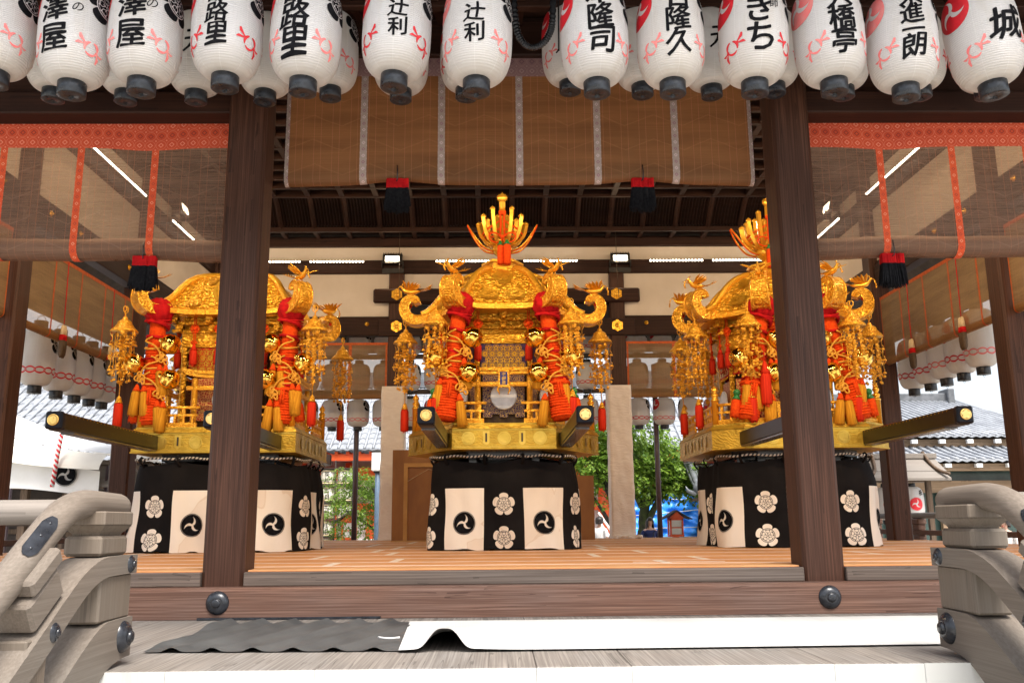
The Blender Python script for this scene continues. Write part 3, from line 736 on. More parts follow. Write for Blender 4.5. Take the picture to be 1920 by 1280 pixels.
def flood(label, loc, rz, watt):
    r = thing('floodlight', label, 'floodlight', loc, rz, 'floodlights on the wall beams')
    b = MB(); R = Matrix.Rotation(radians(-14), 4, 'X'); b.box(-.20, .20, -.16, -.09, -.09, .13, 0, .012, R)
    for k in range(12): b.box(-.19 + k * .033, -.18 + k * .033, -.16, -.05, .13, .15, 0, 0, R)
    b.build('housing', MAT['lamp_body'], r)
    b = MB()
    for i in range(4):
        for j in range(2): b.box(-.145 + i * .074, -.077 + i * .074, -.167, -.161, -.055 + j * .062, .002 + j * .062, 0, 0, R)
    b.build('lens', MAT['lens'], r)
    b = MB(); b.box(-.22, -.205, -.14, .0, -.12, -.0); b.box(.205, .22, -.14, .0, -.12, .0); b.box(-.22, .22, -.03, 0, -.22, -.12); b.build('bracket', MAT['lamp_body'], r)
    L = bpy.data.lights.new('floodlight_lamp', 'AREA'); L.shape = 'RECTANGLE'; L.size = .27; L.size_y = .05; L.energy = watt; L.color = WARM
    lo = bpy.data.objects.new('floodlight_lamp', L); COL.objects.link(lo); lo.parent = r; lo.location = (0, -.175, -.03); lo.rotation_euler = (-radians(62), 0, 0)
for sx, q in ((-1, 'left'), (1, 'right')):
    flood('lit square floodlight on the back wall above the %s back post' % q, (sx * 2.33, DP - .10, 5.57), 0, 14)
    flood('lit floodlight on the %s wall beam farther from the camera' % q, (sx * (XS - .1), 8.45, 5.85), pi / 2 if sx < 0 else -pi / 2, 26)
    flood('lit floodlight on the %s wall beam nearer to the camera' % q, (sx * (XS - .1), 4.8, 5.9), pi / 2 if sx < 0 else -pi / 2, 34)
# cloth wrapped round the two back posts, plywood boards behind the centre shrine
t = NT('pinned_white_cloth'); v = t.coord('Object', (1, 1, 3.2))
wv = t.noise(v, 3.2, 5, .55, 2.2); t.base(t.ramp(wv, [(.3, (.80, .69, .60)), (.7, (.90, .80, .71))])).set(.8); t.bump(wv, .5, .03)
MAT['wrap'] = t.mat
for sx, q in ((-1, 'left'), (1, 'right')):
    mb = MB(); rnd = random.Random(4 + sx)
    hw = .225
    def wf(u, z_):
        a = u * 2 * pi; z = z_ * 2.98
        k = 1 / max(abs(cos(a)), abs(sin(a)))
        g = hw * k * (1 + .022 * sin(9 * a + 6 * z) * cos(3.3 * z + a) + .02 * sin(13 * z + 4 * a)) + (.03 * math.exp(-z * 9))
        return (g * cos(a), g * sin(a), .012 + z)
    mb.grid(wf, 48, 70, 0, True)
    if sx > 0:
        for k in range(9):
            a0 = k * .8; mb.tube([(.27 * cos(a0 + j * .3) + .06, -.26 + .05 * sin(a0 * 3 + j), .035 + .02 * sin(j + k)) for j in range(6)], .028, 6)
    o = mb.build('post_cloth', MAT['wrap'], None, (sx * XC - .02, DP, 0)); tag(o, 'pale cloth wrapped around the foot of the %s back post%s' % (q, '' if sx < 0 else ', bunched on the floor'), 'cloth', 'cloths around the back posts')
MAT['ply'] = plain('varnished_plywood', (.40, .165, .030), (.24, .09, .014), 2.2, .4, bump=.1, stretch=(1, 1, .4))
MAT['ply2'] = plain('pale_board_edge', (.60, .32, .09), (.5, .25, .06), 4, .5)
r = thing('display_board', 'brown plywood board framed in pale wood left of the centre shrine', 'board', (-1.55, 9.4, 0))
mb = MB(); mb.box(-.55, .75, -.02, .02, 0, 1.63); mb.build('panel', MAT['ply'], r)
mb = MB(); mb.box(-.34, -.27, -.07, -.022, .03, 1.32); mb.box(-.34, .7, -.07, -.022, 1.3205, 1.39); mb.box(-.55, .75, -.10, -.022, .0, .03); mb.build('frame', MAT['ply2'], r)
mb = MB(); mb.tube([(-.3, -.06, 1.05), (.1, -.045, 1.28), (.35, -.05, 1.22), (.4, -.04, .6)], .004, 5); mb.build('string', MAT['pale_silk'], r)
mb = MB(); mb.box(-.22, .22, -.03, .03, 0, 1.17); o = mb.build('side_board', MAT['ply'], None, (1.36, 9.9, 0)); tag(o, 'narrow brown plywood board standing right of the centre shrine', 'board')
for i, (x, y0) in enumerate(((-2.18, DP - .4), (2.22, DP - .4))):
    mb = MB(); mb.tube([(x, y0, 7.0), (x + .01, y0, 5.4), (x + .03, y0, 4.75)], .006, 5)
    tag(mb.build('hanging_cord', MAT['brown_hair']), 'thin cord hanging from the ceiling beside the %s floodlight' % ('left' if x < 0 else 'right'), 'cord', 'cords hanging from the ceiling')
# ------------------------------------------------------------------ flat drawings: crests, ribbons and lettering
def tess(loops):
    L = [[Vector((p[0], p[1], 0)) for p in l] for l in loops]
    tri = tessellate_polygon(L); pts = [p for l in loops for p in l]
    return pts, [list(t_) for t_ in tri]
def circle(cx, cy, r, n=28, a0=0): return [(cx + r * cos(a0 + 2 * pi * k / n), cy + r * sin(a0 + 2 * pi * k / n)) for k in range(n)]
def comma(rot, flip=1):
    """one head-and-tail of a three-comma crest in the unit circle"""
    T = radians(138); out = []
    for k in range(15): a = T * k / 14; out.append((.93 * cos(a), .93 * sin(a)))
    for k in range(1, 12):
        a = T * (1 - k / 12); q = max(0, 1 - a / T); r = .93 - .05 - .75 * max(0, (q - .15) / .85) ** 1.25; out.append((r * cos(a), r * sin(a)))
    for k in range(11): a = pi + pi * k / 10; out.append((.52 + .41 * cos(a), .41 * sin(a)))
    out = [(x, y * flip) for x, y in out]
    if flip < 0: out = out[::-1]
    return [(x * cos(rot) - y * sin(rot), x * sin(rot) + y * cos(rot)) for x, y in out]
def ringshape(r0, r1, n=36): return ('ring', r0, r1, n)
class Flat:
    """2-D triangles with a material slot and a layer height"""
    def __init__(s): s.v = []; s.f = []; s.m = []; s.h = []
    def poly(s, loop, m=0, h=0.0):
        p, t_ = tess([loop]); o = len(s.v); s.v += p; s.h += [h] * len(p)
        s.f += [[a + o for a in q] for q in t_]; s.m += [m] * len(t_)
    def ring(s, cx, cy, r0, r1, m=0, h=0.0, n=36, a0=0, a1=2 * pi):
        o = len(s.v)
        for k in range(n + 1):
            a = a0 + (a1 - a0) * k / n; s.v += [(cx + r0 * cos(a), cy + r0 * sin(a)), (cx + r1 * cos(a), cy + r1 * sin(a))]; s.h += [h, h]
        for k in range(n): q = o + 2 * k; s.f.append([q, q + 1, q + 3, q + 2]); s.m.append(m)
    def line(s, pts, w_, m=0, h=0.0):
        o = len(s.v); n = len(pts)
        for i, p in enumerate(pts):
            a = pts[max(0, i - 1)]; b = pts[min(n - 1, i + 1)]; dx, dy = b[0] - a[0], b[1] - a[1]; l = hypot(dx, dy) or 1
            ww = w_[i] if isinstance(w_, (list, tuple)) else w_
            s.v += [(p[0] - dy / l * ww / 2, p[1] + dx / l * ww / 2), (p[0] + dy / l * ww / 2, p[1] - dx / l * ww / 2)]; s.h += [h, h]
        for i in range(n - 1): q = o + 2 * i; s.f.append([q, q + 1, q + 3, q + 2]); s.m.append(m)
    def addflat(s, F, sx=1, ox=0, oy=0, rot=0, mm=None, sy=None):
        o = len(s.v); sy = sx if sy is None else sy
        for (x, y), hh in zip(F.v, F.h):
            x, y = x * sx, y * sy
            s.v.append((ox + x * cos(rot) - y * sin(rot), oy + x * sin(rot) + y * cos(rot))); s.h.append(hh)
        s.f += [[a + o for a in q] for q in F.f]; s.m += [(mm[k] if mm else k) for k in F.m]
        return s
    def cut(s, step):
        """slice the triangles on a grid so that they can be bent round a curve"""
        bm = bmesh.new(); lay = bm.verts.layers.float.new('h')
        vs = []
        for (x, y), hh in zip(s.v, s.h): q = bm.verts.new((x, y, 0)); q[lay] = hh; vs.append(q)
        for f_, m_ in zip(s.f, s.m):
            try: q = bm.faces.new([vs[a] for a in f_]); q.material_index = m_
            except ValueError: pass
        xs = [p[0] for p in s.v]; ys = [p[1] for p in s.v]
        for ax, a, b in ((0, min(xs), max(xs)), (1, min(ys), max(ys))):
            k = math.floor(a / step) + 1
            while k * step < b:
                co = [0, 0, 0]; co[ax] = k * step; no = [0, 0, 0]; no[ax] = 1
                bmesh.ops.bisect_plane(bm, geom=bm.verts[:] + bm.edges[:] + bm.faces[:], plane_co=co, plane_no=no); k += 1
        F = Flat(); bm.verts.index_update()
        F.v = [(q.co.x, q.co.y) for q in bm.verts]; F.h = [q[lay] for q in bm.verts]
        F.f = [[q.index for q in f_.verts] for f_ in bm.faces]; F.m = [f_.material_index for f_ in bm.faces]
        bm.free(); return F
    def bend(s, mb, fn, moff=0, flip=False):
        """fn(x, y, h) -> 3-D point"""
        mb.add([fn(x, y, hh) for (x, y), hh in zip(s.v, s.h)], [q[::-1] for q in s.f] if flip else s.f, [k + moff for k in s.m])
def tomoe(m=0, flip=1, ring=True, rot=0.0):
    F = Flat()
    for k in range(3): F.poly(comma(2 * pi * k / 3 + rot, flip), m)
    if ring: F.ring(0, 0, .955, 1.0, m)
    return F
def mokko(m_fill=0, m_line=1):
    """five-lobed crest with an inner flower"""
    F = Flat()
    for k in range(5):
        a = pi / 2 + 2 * pi * k / 5; P = []
        for j in range(15):
            q = -1 + 2 * j / 14; an = a + q * radians(33.5); r = .70 + .30 * (1 - abs(q) ** 2.6) ** .5 ; P.append((r * cos(an), r * sin(an)))
        P += [(.12 * cos(a + radians(20)), .12 * sin(a + radians(20))), (.12 * cos(a - radians(20)), .12 * sin(a - radians(20)))]
        F.poly(P, m_fill, 0)
    F.ring(0, 0, 0, .60, m_fill, .0004, 40)
    F.ring(0, 0, .575, .62, m_line, .0010, 40); F.ring(0, 0, .50, .52, m_line, .0010, 40)
    for k in range(5):
        a = pi / 2 + 2 * pi * k / 5
        pet = [(.16 * cos(a) + .0, .16 * sin(a))]
        for j in range(11):
            q = -1 + 2 * j / 10; an = a + q * radians(27); r = .33 + .15 * (1 - q * q) ** .5 - .04 * (abs(q) < .15); pet.append((r * cos(an), r * sin(an)))
        pet.append(pet[0]); F.line(pet, .035, m_line, .0010)
        F.line([(.08 * cos(a), .08 * sin(a)), (.30 * cos(a), .30 * sin(a))], .03, m_line, .0010)
        F.line([(.62 * cos(a + pi / 5), .62 * sin(a + pi / 5)), (.74 * cos(a + pi / 5), .74 * sin(a + pi / 5))], .05, m_line, .0008)
        for e in (-.32, .32): F.ring(.50 * cos(a + e), .50 * sin(a + e), 0, .045, m_line, .0012, 8)
    F.ring(0, 0, .05, .09, m_line, .0012, 14)
    return F
def mokko_dark(m=0, m_line=1):
    """black five-lobed crest, pale lines"""
    F = Flat(); G = mokko(0, 1)
    F.addflat(G, 1, mm={0: m, 1: m_line}); return F
def bow(m=0):
    """open knot of red ribbon used round the foot of the lanterns"""
    F = Flat()
    def arc(cx, cy, r, a0, a1, w0):
        P = [(cx + r * cos(a0 + (a1 - a0) * k / 9), cy + r * sin(a0 + (a1 - a0) * k / 9)) for k in range(10)]
        F.line(P, [w0 * (.25 + .75 * sin(pi * min(1, max(0, (k + .6) / 10)))) for k in range(10)], m)
    arc(0, 0, .040, radians(100), radians(200), .018); arc(0, 0, .040, radians(215), radians(330), .014); arc(0, 0, .040, radians(-20), radians(75), .018)
    F.poly(circle(.036, -.022, .012, 10), m); F.poly(circle(-.036, .024, .011, 10), m)
    F.line([(-.042, .032), (-.066, .062), (-.07, .082)], [.008, .020, .012], m); F.line([(-.046, .022), (-.078, .026), (-.094, .020)], [.008, .018, .004], m)
    F.line([(.040, -.032), (.050, -.056), (.044, -.08)], [.008, .020, .010], m); F.line([(.044, -.024), (.066, -.034), (.082, -.030)], [.006, .014, .004], m)
    return F
def chain_loop(m=0):
    """interlaced red loops that run all the way round the inner lanterns"""
    F = Flat(); n = 12; W_ = 2 * pi * .215; 
    for k in range(n):
        cx = -W_ / 2 + W_ * (k + .5) / n; a = W_ / n * .62
        for sg_ in (-1, 1):
            P = [(cx - a + 2 * a * j / 12, sg_ * .030 * sin(pi * j / 12) ** .8) for j in range(13)]
            F.line(P, [.007 + .011 * sin(pi * j / 12) for j in range(13)], m)
    return F
_tc = {}
def glyph(ch, weight=.003):
    """outline of one written character, centred, about one unit high, brush-heavy and slanted upwards to the right"""
    if (ch, weight) in _tc: return _tc[(ch, weight)]
    cu = bpy.data.curves.new('lettering', 'FONT'); cu.body = ch; cu.size = 1; cu.offset = weight; cu.resolution_u = 3; cu.fill_mode = 'FRONT'
    ob = bpy.data.objects.new('lettering', cu); COL.objects.link(ob)
    dg = bpy.context.evaluated_depsgraph_get(); me = ob.evaluated_get(dg).to_mesh()
    F = Flat(); F.v = [(q.co.x, q.co.y) for q in me.vertices]; F.h = [0.0] * len(F.v); F.f = [list(p.vertices) for p in me.polygons]; F.m = [0] * len(F.f)
    ob.evaluated_get(dg).to_mesh_clear(); bpy.data.objects.remove(ob); bpy.data.curves.remove(cu)
    if F.v:
        xs = [p[0] for p in F.v]; ys = [p[1] for p in F.v]; cx, cy = (min(xs) + max(xs)) / 2, (min(ys) + max(ys)) / 2; hh = max(max(ys) - min(ys), .9 * (max(xs) - min(xs)), .45)
        rnd = random.Random(ord(ch[0]))
        def warp(x, y):
            x, y = (x - cx) / hh, (y - cy) / hh
            y += .13 * x + .035 * sin(5.1 * x + 1.3 + rnd_p); x += .03 * sin(4.3 * y + rnd_p) + .04 * y
            return (x, y)
        rnd_p = rnd.uniform(0, 6)
        F.v = [warp(*p) for p in F.v]
    _tc[(ch, weight)] = F; return F

# ------------------------------------------------------------------ paper lanterns
LH, LR, LC = .62, .213, .084
def lan_r(z):
    """radius of the paper body at height z above its foot"""
    q = max(-1, min(1, 2 * z / LH - 1)); return LC + (LR - LC) * (1 - abs(q) ** 3.4) ** (1 / 2.3)
t = NT('lantern_paper'); v = t.coord('Object')
sx_ = t.n('ShaderNodeSeparateXYZ'); t.l(v, sx_.inputs[0])
dirt = t.noise(t.coord('Object', (5, 5, 1.5)), 1, 5)
hz = t.math('MULTIPLY', t.math('LESS_THAN', sx_.outputs[2], .26), t.math('MULTIPLY', t.math('SUBTRACT', .26, sx_.outputs[2]), 2.6))
c = t.mix(t.math('MULTIPLY', t.math('ADD', .35, dirt), hz), (.82, .81, .81), (.62, .53, .40))
oi = t.n('ShaderNodeObjectInfo'); nv = t.n('ShaderNodeTexNoise', noise_dimensions='4D'); nv.inputs['Scale'].default_value = 1; nv.inputs['Detail'].default_value = 5
t.l(t.coord('Object', (9, 9, 3)), nv.inputs['Vector']); t.l(t.math('MULTIPLY', oi.outputs['Random'], 40), nv.inputs['W'])
c = t.mix(t.ramp(nv.outputs[0], [(.5, (0, 0, 0)), (.8, (.6, .6, .6))]), c, (.64, .57, .48))
c = t.mix(t.math('MULTIPLY', oi.outputs['Random'], .30), c, (.80, .73, .63))
ang = t.math('MULTIPLY', t.math('ARCTAN2', sx_.outputs[1], sx_.outputs[0]), 8 / (2 * pi))
seam = t.math('LESS_THAN', t.math('ABSOLUTE', t.math('SUBTRACT', t.math('FRACT', t.math('ADD', ang, .5)), .5)), .014)
c = t.mix(t.math('MULTIPLY', seam, .35), c, (.97, .95, .93))
t.base(c).set(.42)
tl = t.n('ShaderNodeBsdfTranslucent'); t.l(c, tl.inputs[0]); ms = t.n('ShaderNodeMixShader'); ms.inputs[0].default_value = .4
t.l(t.p.outputs[0], ms.inputs[1]); t.l(tl.outputs[0], ms.inputs[2]); t.l(ms.outputs[0], t.out.inputs[0])
MAT['paper'] = t.mat
MAT['ink'] = plain('ink', (.004, .004, .005), (.012, .012, .014), 30, .95)
MAT['ink'].node_tree.nodes['Principled BSDF'].inputs['Specular IOR Level'].default_value = .08
MAT['red_ink'] = plain('red_ink', (.66, .015, .025), (.52, .012, .02), 20, .5)
MAT['red_faded'] = plain('faded_red_ink', (.78, .15, .15), (.72, .24, .22), 18, .55)
t = NT('lantern_cap'); v = t.coord('Object')
t.base(t.ramp(t.noise(v, 34, 7, .7), [(.45, (.008, .010, .014)), (.75, (.032, .040, .052))])).set(.28)
t.l(t.ramp(t.noise(v, 20, 4), [(.3, (.2, .2, .2)), (.7, (.5, .5, .5))]), t.p.inputs['Roughness']); MAT['cap'] = t.mat
nr = 47
prof = []
for i in range(nr):
    z0, z1 = LH * i / nr, LH * (i + 1) / nr
    for q, e in ((0, -.0048), (.28, .0003), (.72, .0003)): z = z0 + (z1 - z0) * q; prof.append((max(LC * .98, lan_r(z) + e), z))
prof.append((LC, LH))
body_mb = MB(); body_mb.lathe([(r_, z + .085) for r_, z in prof], 44); lan_body = body_mb.mesh('paper_shade', MAT['paper'])
prof_lo = [(lan_r(LH * i / 22) + (-.002 if i % 2 else .0012), LH * i / 22 + .085) for i in range(23)]
lo_mb = MB(); lo_mb.lathe(prof_lo, 24); lan_body_lo = lo_mb.mesh('paper_shade', MAT['paper'])
cp = MB(); cp.lathe([(0, .006), (.014, .006), (.016, 0), (.079, 0), (.083, .003), (.0835, .082), (.080, .0855), (.078, .086)], 30)
cp.tube([(.012 * cos(a), 0, -.010 + .012 * sin(a)) for a in [2 * pi * k / 10 for k in range(10)]], .0022, 5, 0, True)
cap_lo_me = cp.mesh('bottom_cap', MAT['cap'])
cp = MB(); cp.lathe([(.078, .704), (.0835, .707), (.0835, .775), (.079, .778), (0, .778)], 24); cp.tube([(.05 * cos(a), 0, .778 + .06 * sin(a)) for a in [pi * k / 8 for k in range(9)]], .004, 5)
cap_hi_me = cp.mesh('top_cap', MAT['cap'])
def lan_fn(az0):
    def fn(x, y, hh):
        z = y; r_ = lan_r(max(.0, min(LH, z))) + .0022 + hh; a = az0 + x / LR
        return (r_ * sin(a), -r_ * cos(a), z + .085)
    return fn
# crest and ribbon meshes shared by the lanterns
def art_mesh(parts_, mats, name):
    mb = MB()
    for F, az in parts_: F.cut(.022).bend(mb, lan_fn(az))
    return mb.mesh(name, mats)
crL = Flat().addflat(mokko_dark(0, 1), .135, 0, .47)
crest_black = art_mesh([(crL, radians(78))], [MAT['ink'], MAT['paper']], 'flower_crest')
crR = Flat().addflat(tomoe(0, 1, False, .6), .135, 0, .46)
crest_red = art_mesh([(crR, radians(-80))], [MAT['red_ink']], 'comma_crest')
crest_red_pale = art_mesh([(crR, radians(-80))], [MAT['red_faded']], 'comma_crest')
rib_mesh = {}
for nm, mt in (('deep', 'red_ink'), ('faded', 'red_faded')):
    q = []
    for az in (-52, 0 + 180, 52, 128, -128):
        B_ = Flat().addflat(bow(), 1.0, 0, .155, 0 if az > 0 else 0)
        if az < 0: B_.v = [(-x, y) for x, y in B_.v]; B_.f = [f_[::-1] for f_ in B_.f]
        q.append((B_, radians(az)))
    rib_mesh[nm] = art_mesh(q, [MAT[mt]], 'ribbon_pattern')
chain_mesh = art_mesh([(Flat().addflat(chain_loop(), 1, 0, .15), 0)], [MAT['red_ink']], 'ribbon_pattern')
chain_mesh_f = art_mesh([(Flat().addflat(chain_loop(), 1, 0, .15), 0)], [MAT['red_faded']], 'ribbon_pattern')
def lantern(label, loc, text=None, size=.165, pitch=.175, zlow=.30, dx=0.0, side=None, red='faded', tilt=(0, 0), group=None, small=False, chain=None, rz=0, crest='both', s=1.0, dscale=None, sxy=None, sz=None):
    if not small: rz = rz + random.uniform(-.10, .10); tilt = (tilt[0] + random.uniform(-1.6, 1.6), tilt[1] + random.uniform(-1.6, 1.6)); s = s * random.uniform(.975, 1.02)
    r_ = thing('paper_lantern', label, 'lantern', loc, rz, group)
    r_.rotation_euler = (radians(tilt[0]), radians(tilt[1]), rz); r_.scale = (sxy or s, sxy or s, sz or s)
    place(lan_body_lo if small else lan_body, 'paper_shade', r_); place(cap_lo_me, 'bottom_cap', r_); place(cap_hi_me, 'top_cap', r_)
    if chain: place(chain_mesh if chain == 'deep' else chain_mesh_f, 'ribbon_pattern', r_)
    elif red: place(rib_mesh[red], 'ribbon_pattern', r_)
    if crest in ('both', 'black'): place(crest_black, 'flower_crest', r_)
    if crest in ('both', 'red'): place(crest_red if red == 'deep' or not text else (crest_red_pale if red == 'faded' and random.random() < .3 else crest_red), 'comma_crest', r_)
    if text:
        mb = MB()
        for i, ch in enumerate(text[::-1]):
            sz = dscale[i] if dscale else size
            z = zlow + pitch * i
            if z + sz * .5 > LH: continue
            F = Flat()
            for q_, (ox_, oy_) in enumerate(((0, 0), (.022, .004), (-.022, -.004), (.003, .017), (-.003, -.017))):
                G_ = glyph(ch); o_ = len(F.v); F.addflat(G_, sz, dx + ox_ * sz, z + oy_ * sz)
                F.h[o_:] = [q_ * .00022] * (len(F.v) - o_)
            F.cut(.025).bend(mb, lan_fn(0))
        if side:
            for i, (ch, x, z, sz) in enumerate(side): Flat().addflat(glyph(ch), sz, x, z).cut(.025).bend(mb, lan_fn(0))
        mb.build('lettering', MAT['ink'], r_)
    return r_
G1 = 'front row of white paper lanterns under the eaves'
LT = [  # x, foot z, text, options, label
 (-3.266, 2.961, '澤屋', dict(size=.16, zlow=.20, pitch=.19), 'white front lantern cut by the left edge of the view, first of its row'),
 (-2.790, 2.890, '澤屋', dict(size=.165, zlow=.195, pitch=.195, dx=-.035, side=[('の', .10, .40, .055)]), 'white front lantern with two brushed characters, second of its row from the left edge'),
 (-2.368, 2.907, '澤屋', dict(size=.165, zlow=.195, pitch=.195, dx=.0, side=[('の', .115, .40, .055)]), 'white front lantern with two brushed characters, third of its row, left of the left column'),
 (-1.859, 2.935, '都路里', dict(size=.13, zlow=.18, pitch=.130, dx=-.02, red='deep', tilt=(0, -2)), 'white front lantern with bright red ribbon marks and glossy foot just over the left column'),
 (-1.382, 2.907, '都路里', dict(size=.17, zlow=.155, pitch=.16, dx=-.01), 'white front lantern with bold black characters just right of the left column'),
 (-0.824, 2.942, '辻利', dict(size=.115, zlow=.215, pitch=.125, dx=.02, red='deep', tilt=(0, 1)), 'white front lantern with small brushed characters, bright red ribbons and a glossy black foot'),
 (-0.316, 2.906, '辻利', dict(size=.12, zlow=.205, pitch=.13, dx=-.005), 'white front lantern with small brushed characters left of the black conduit loop'),
 (0.431, 2.898, '本隆司', dict(size=.17, zlow=.18, pitch=.16, dx=.01), 'white front lantern with large characters just right of the black conduit loop'),
 (0.900, 2.898, '吉隆久', dict(size=.165, zlow=.175, pitch=.155, dx=.0), 'white front lantern with large characters, second right of the black conduit loop'),
 (1.409, 2.897, 'さきち', dict(size=.17, zlow=.20, pitch=.185, dx=-.01, red='deep', side=[('師', .085, .42, .06)]), 'white front lantern with flowing kana and a red comma crest left of the right column'),
 (1.908, 2.904, '大橋亭', dict(size=.165, zlow=.165, pitch=.15, dx=-.01), 'white front lantern with three stacked characters and a large red crest above the right column'),
 (2.350, 2.868, '木進一朗', dict(size=.16, zlow=.175, pitch=.108, dx=-.01, dscale=[.155, .12, .14, .14], tilt=(0, 1)), 'white front lantern with three bold characters hanging lowest, second right of the right column'),
 (2.906, 2.885, '宮城', dict(size=.215, zlow=.29, pitch=.225, dx=.02, tilt=(0, -6)), 'white front lantern leaning to the right with one huge character near the right edge'),
]
for x, z, tx_, kw, lb in LT: lantern(lb, (x, -1.75, z + .014), tx_, group=G1, **{'crest': 'both', **kw})
G2 = 'back row of white paper lanterns under the eaves'
backs = [(-3.567, 3.504), (-3.017, 3.486), (-2.484, 3.486), (-1.961, 3.486), (-1.463, 3.516), (-.925, 3.502), (-.426, 3.515), (.376, 3.567), (.935, 3.54), (1.47, 3.527), (1.96, 3.549), (2.492, 3.522), (3.094, 3.521), (3.60, 3.521)]
where = ['at the far left behind the first gap', 'behind the second and third front lanterns', 'left of the left column showing a brushed stroke', 'right in front of the left column', 'just right of the left column', 'behind the glossy footed front lantern', 'left of the black conduit loop', 'touching the black conduit loop on its right', 'second right of the black conduit loop', 'left of the right column in a wide gap', 'in front of the right column', 'second right of the right column', 'third right of the right column', 'at the far right edge']
for i, ((x, z), wq) in enumerate(zip(backs, where)):
    lantern('white back row lantern, %s' % wq, (x, -.50, z), '元' if i in (2, 9) else None, size=.17, zlow=.32, dx=.07, group=G2, red='faded' if i % 3 else 'deep', tilt=(0, random.uniform(-2, 2)))
G3 = 'row of white paper lanterns outside the %s wall'
for sx, q in ((-1, 'left'), (1, 'right')):
    ys = (5.49, 6.1, 6.66, 7.15, 7.6) if sx < 0 else (5.38, 5.92, 6.42, 6.93, 7.5)
    for k, y in enumerate(ys):
        z = 2.13 + .012 * k if sx < 0 else 2.30
        lantern('white lantern with red loops outside the %s wall, %s of five' % (q, ('first', 'second', 'third', 'fourth', 'last')[k]), (sx * 6.62, y, z), None, group=G3 % q,
                chain='deep' if (k in (0, 2, 3)) == (sx < 0) or k in (1, 3) else 'faded', crest='both', s=1.04, sxy=1.10, sz=1.32, rz=radians(25) if sx < 0 else radians(-15))
    g = MB(); g.tube([(sx * 6.62, 4.6, 3.40), (sx * 6.62, 8.4, 3.40)], .02, 8); tag(g.build('lantern_pole', MAT['beam_y']), 'dark pole carrying the white lanterns outside the %s wall' % q, 'pole')
# the rack of lanterns behind the back wall: three rows on black poles
G4 = 'three rows of white lanterns on the rack behind the hall'
rowz = (2.22, 2.98, 3.74)
RY = 11.75
rk = MB()
for z in rowz: rk.box(-6.2, 6.2, RY - .03 + .25, RY + .03 + .25, z + .80, z + .90)
tag(rk.build('lantern_rack', MAT['plank']), 'long rails of the rack behind the hall from which white lanterns hang', 'rack')
k = 0
ordn = ['lowest', 'middle', 'top']
for j, z in enumerate(rowz):
    for i in range(21):
        x = -5.32 + i * .535 + .06
        if -1.15 < x < .95: continue                     # wholly behind the centre shrine
        side_ = 'left' if x < 0 else 'right'
        xs_ = sorted(q for q in (abs(-5.26 + ii * .535) for ii in range(21) if not -1.15 < -5.26 + ii * .535 < .95 and (-5.26 + ii * .535 < 0) == (x < 0))); n = xs_.index(min(xs_, key=lambda q: abs(q - abs(x)))) + 1
        lantern('white rack lantern, %s row behind the hall, %s from the middle on the %s' % (ordn[j], ['', 'first', 'second', 'third', 'fourth', 'fifth', 'sixth', 'seventh', 'eighth', 'ninth', 'tenth'][n], side_),
                (x, RY, z), None, group=G4, small=True, chain='deep' if i % 2 else 'faded', red='deep', crest='both', rz=random.uniform(-.3, .3) + (pi if i % 4 == 1 else 0), s=1.0, sxy=1.1, sz=.93)
MAT['pole'] = plain('dark_painted_pole', (.075, .045, .050), (.055, .03, .035), 10, .35)
for x, q in ((-3.15, 'left'), (3.13, 'right')):
    g = MB(); g.lathe([(.055, GZ), (.055, 3.6), (.03, 3.61)], 14, 0, Tr(x, RY + .06, 0)); tag(g.build('rack_pole', MAT['pole']), 'dark round steel pole behind the hall %s of the centre shrine' % q, 'pole', 'poles of the lantern rack')
# black corrugated conduit hanging in a loop between the lanterns
g = MB(); P = arcpts([(-.06, -.9, 4.35), (-.055, -.9, 4.02), (-.03, -.9, 3.82), (.04, -.9, 3.725), (.13, -.9, 3.735), (.20, -.9, 3.83), (.225, -.9, 3.98), (.235, -.9, 4.4)], 26)
g.tube(P, [.026 if (i // 2) % 2 else .021 for i in range(len(P))], 12)
tag(g.build('conduit', MAT['iron']), 'black corrugated cable conduit hanging in a loop between the front lanterns', 'conduit')
g = MB(); g.tube(arcpts([(.27, -.9, 4.3), (.265, -.9, 3.75), (.262, -.9, 3.70), (.245, -.9, 3.675)], 4), .006, 6); tag(g.build('cable', MAT['iron']), 'thin black cable hanging beside the corrugated conduit', 'cable')
# ------------------------------------------------------------------ the three portable shrines
def ngon(n, R, a0): return [(R * cos(a0 + 2 * pi * k / n), R * sin(a0 + 2 * pi * k / n)) for k in range(n)]
t = NT('purple_brocade'); v = t.coord('Object')
vo = t.n('ShaderNodeTexVoronoi', feature='DISTANCE_TO_EDGE'); vo.inputs['Scale'].default_value = 38; t.l(v, vo.inputs['Vector'])
vp = t.n('ShaderNodeTexVoronoi'); vp.inputs['Scale'].default_value = 38; t.l(v, vp.inputs['Vector'])
gm_ = t.math('MAXIMUM', t.math('LESS_THAN', vo.outputs[0], .075), t.math('LESS_THAN', vp.outputs[0], .20))
t.base(t.mix(gm_, (.045, .012, .10), (.74, .45, .13))).set(.5); MAT['brocade'] = t.mat
t = NT('red_brocade_cloth'); v = t.coord('Object')
vo = t.n('ShaderNodeTexVoronoi', feature='DISTANCE_TO_EDGE'); vo.inputs['Scale'].default_value = 34; t.l(v, vo.inputs['Vector'])
t.base(t.mix(t.math('LESS_THAN', vo.outputs[0], .09), (.42, .03, .012), (.78, .46, .12))).set(.5); MAT['red_brocade'] = t.mat
t = NT('black_skirt_cloth'); v = t.coord('Object')
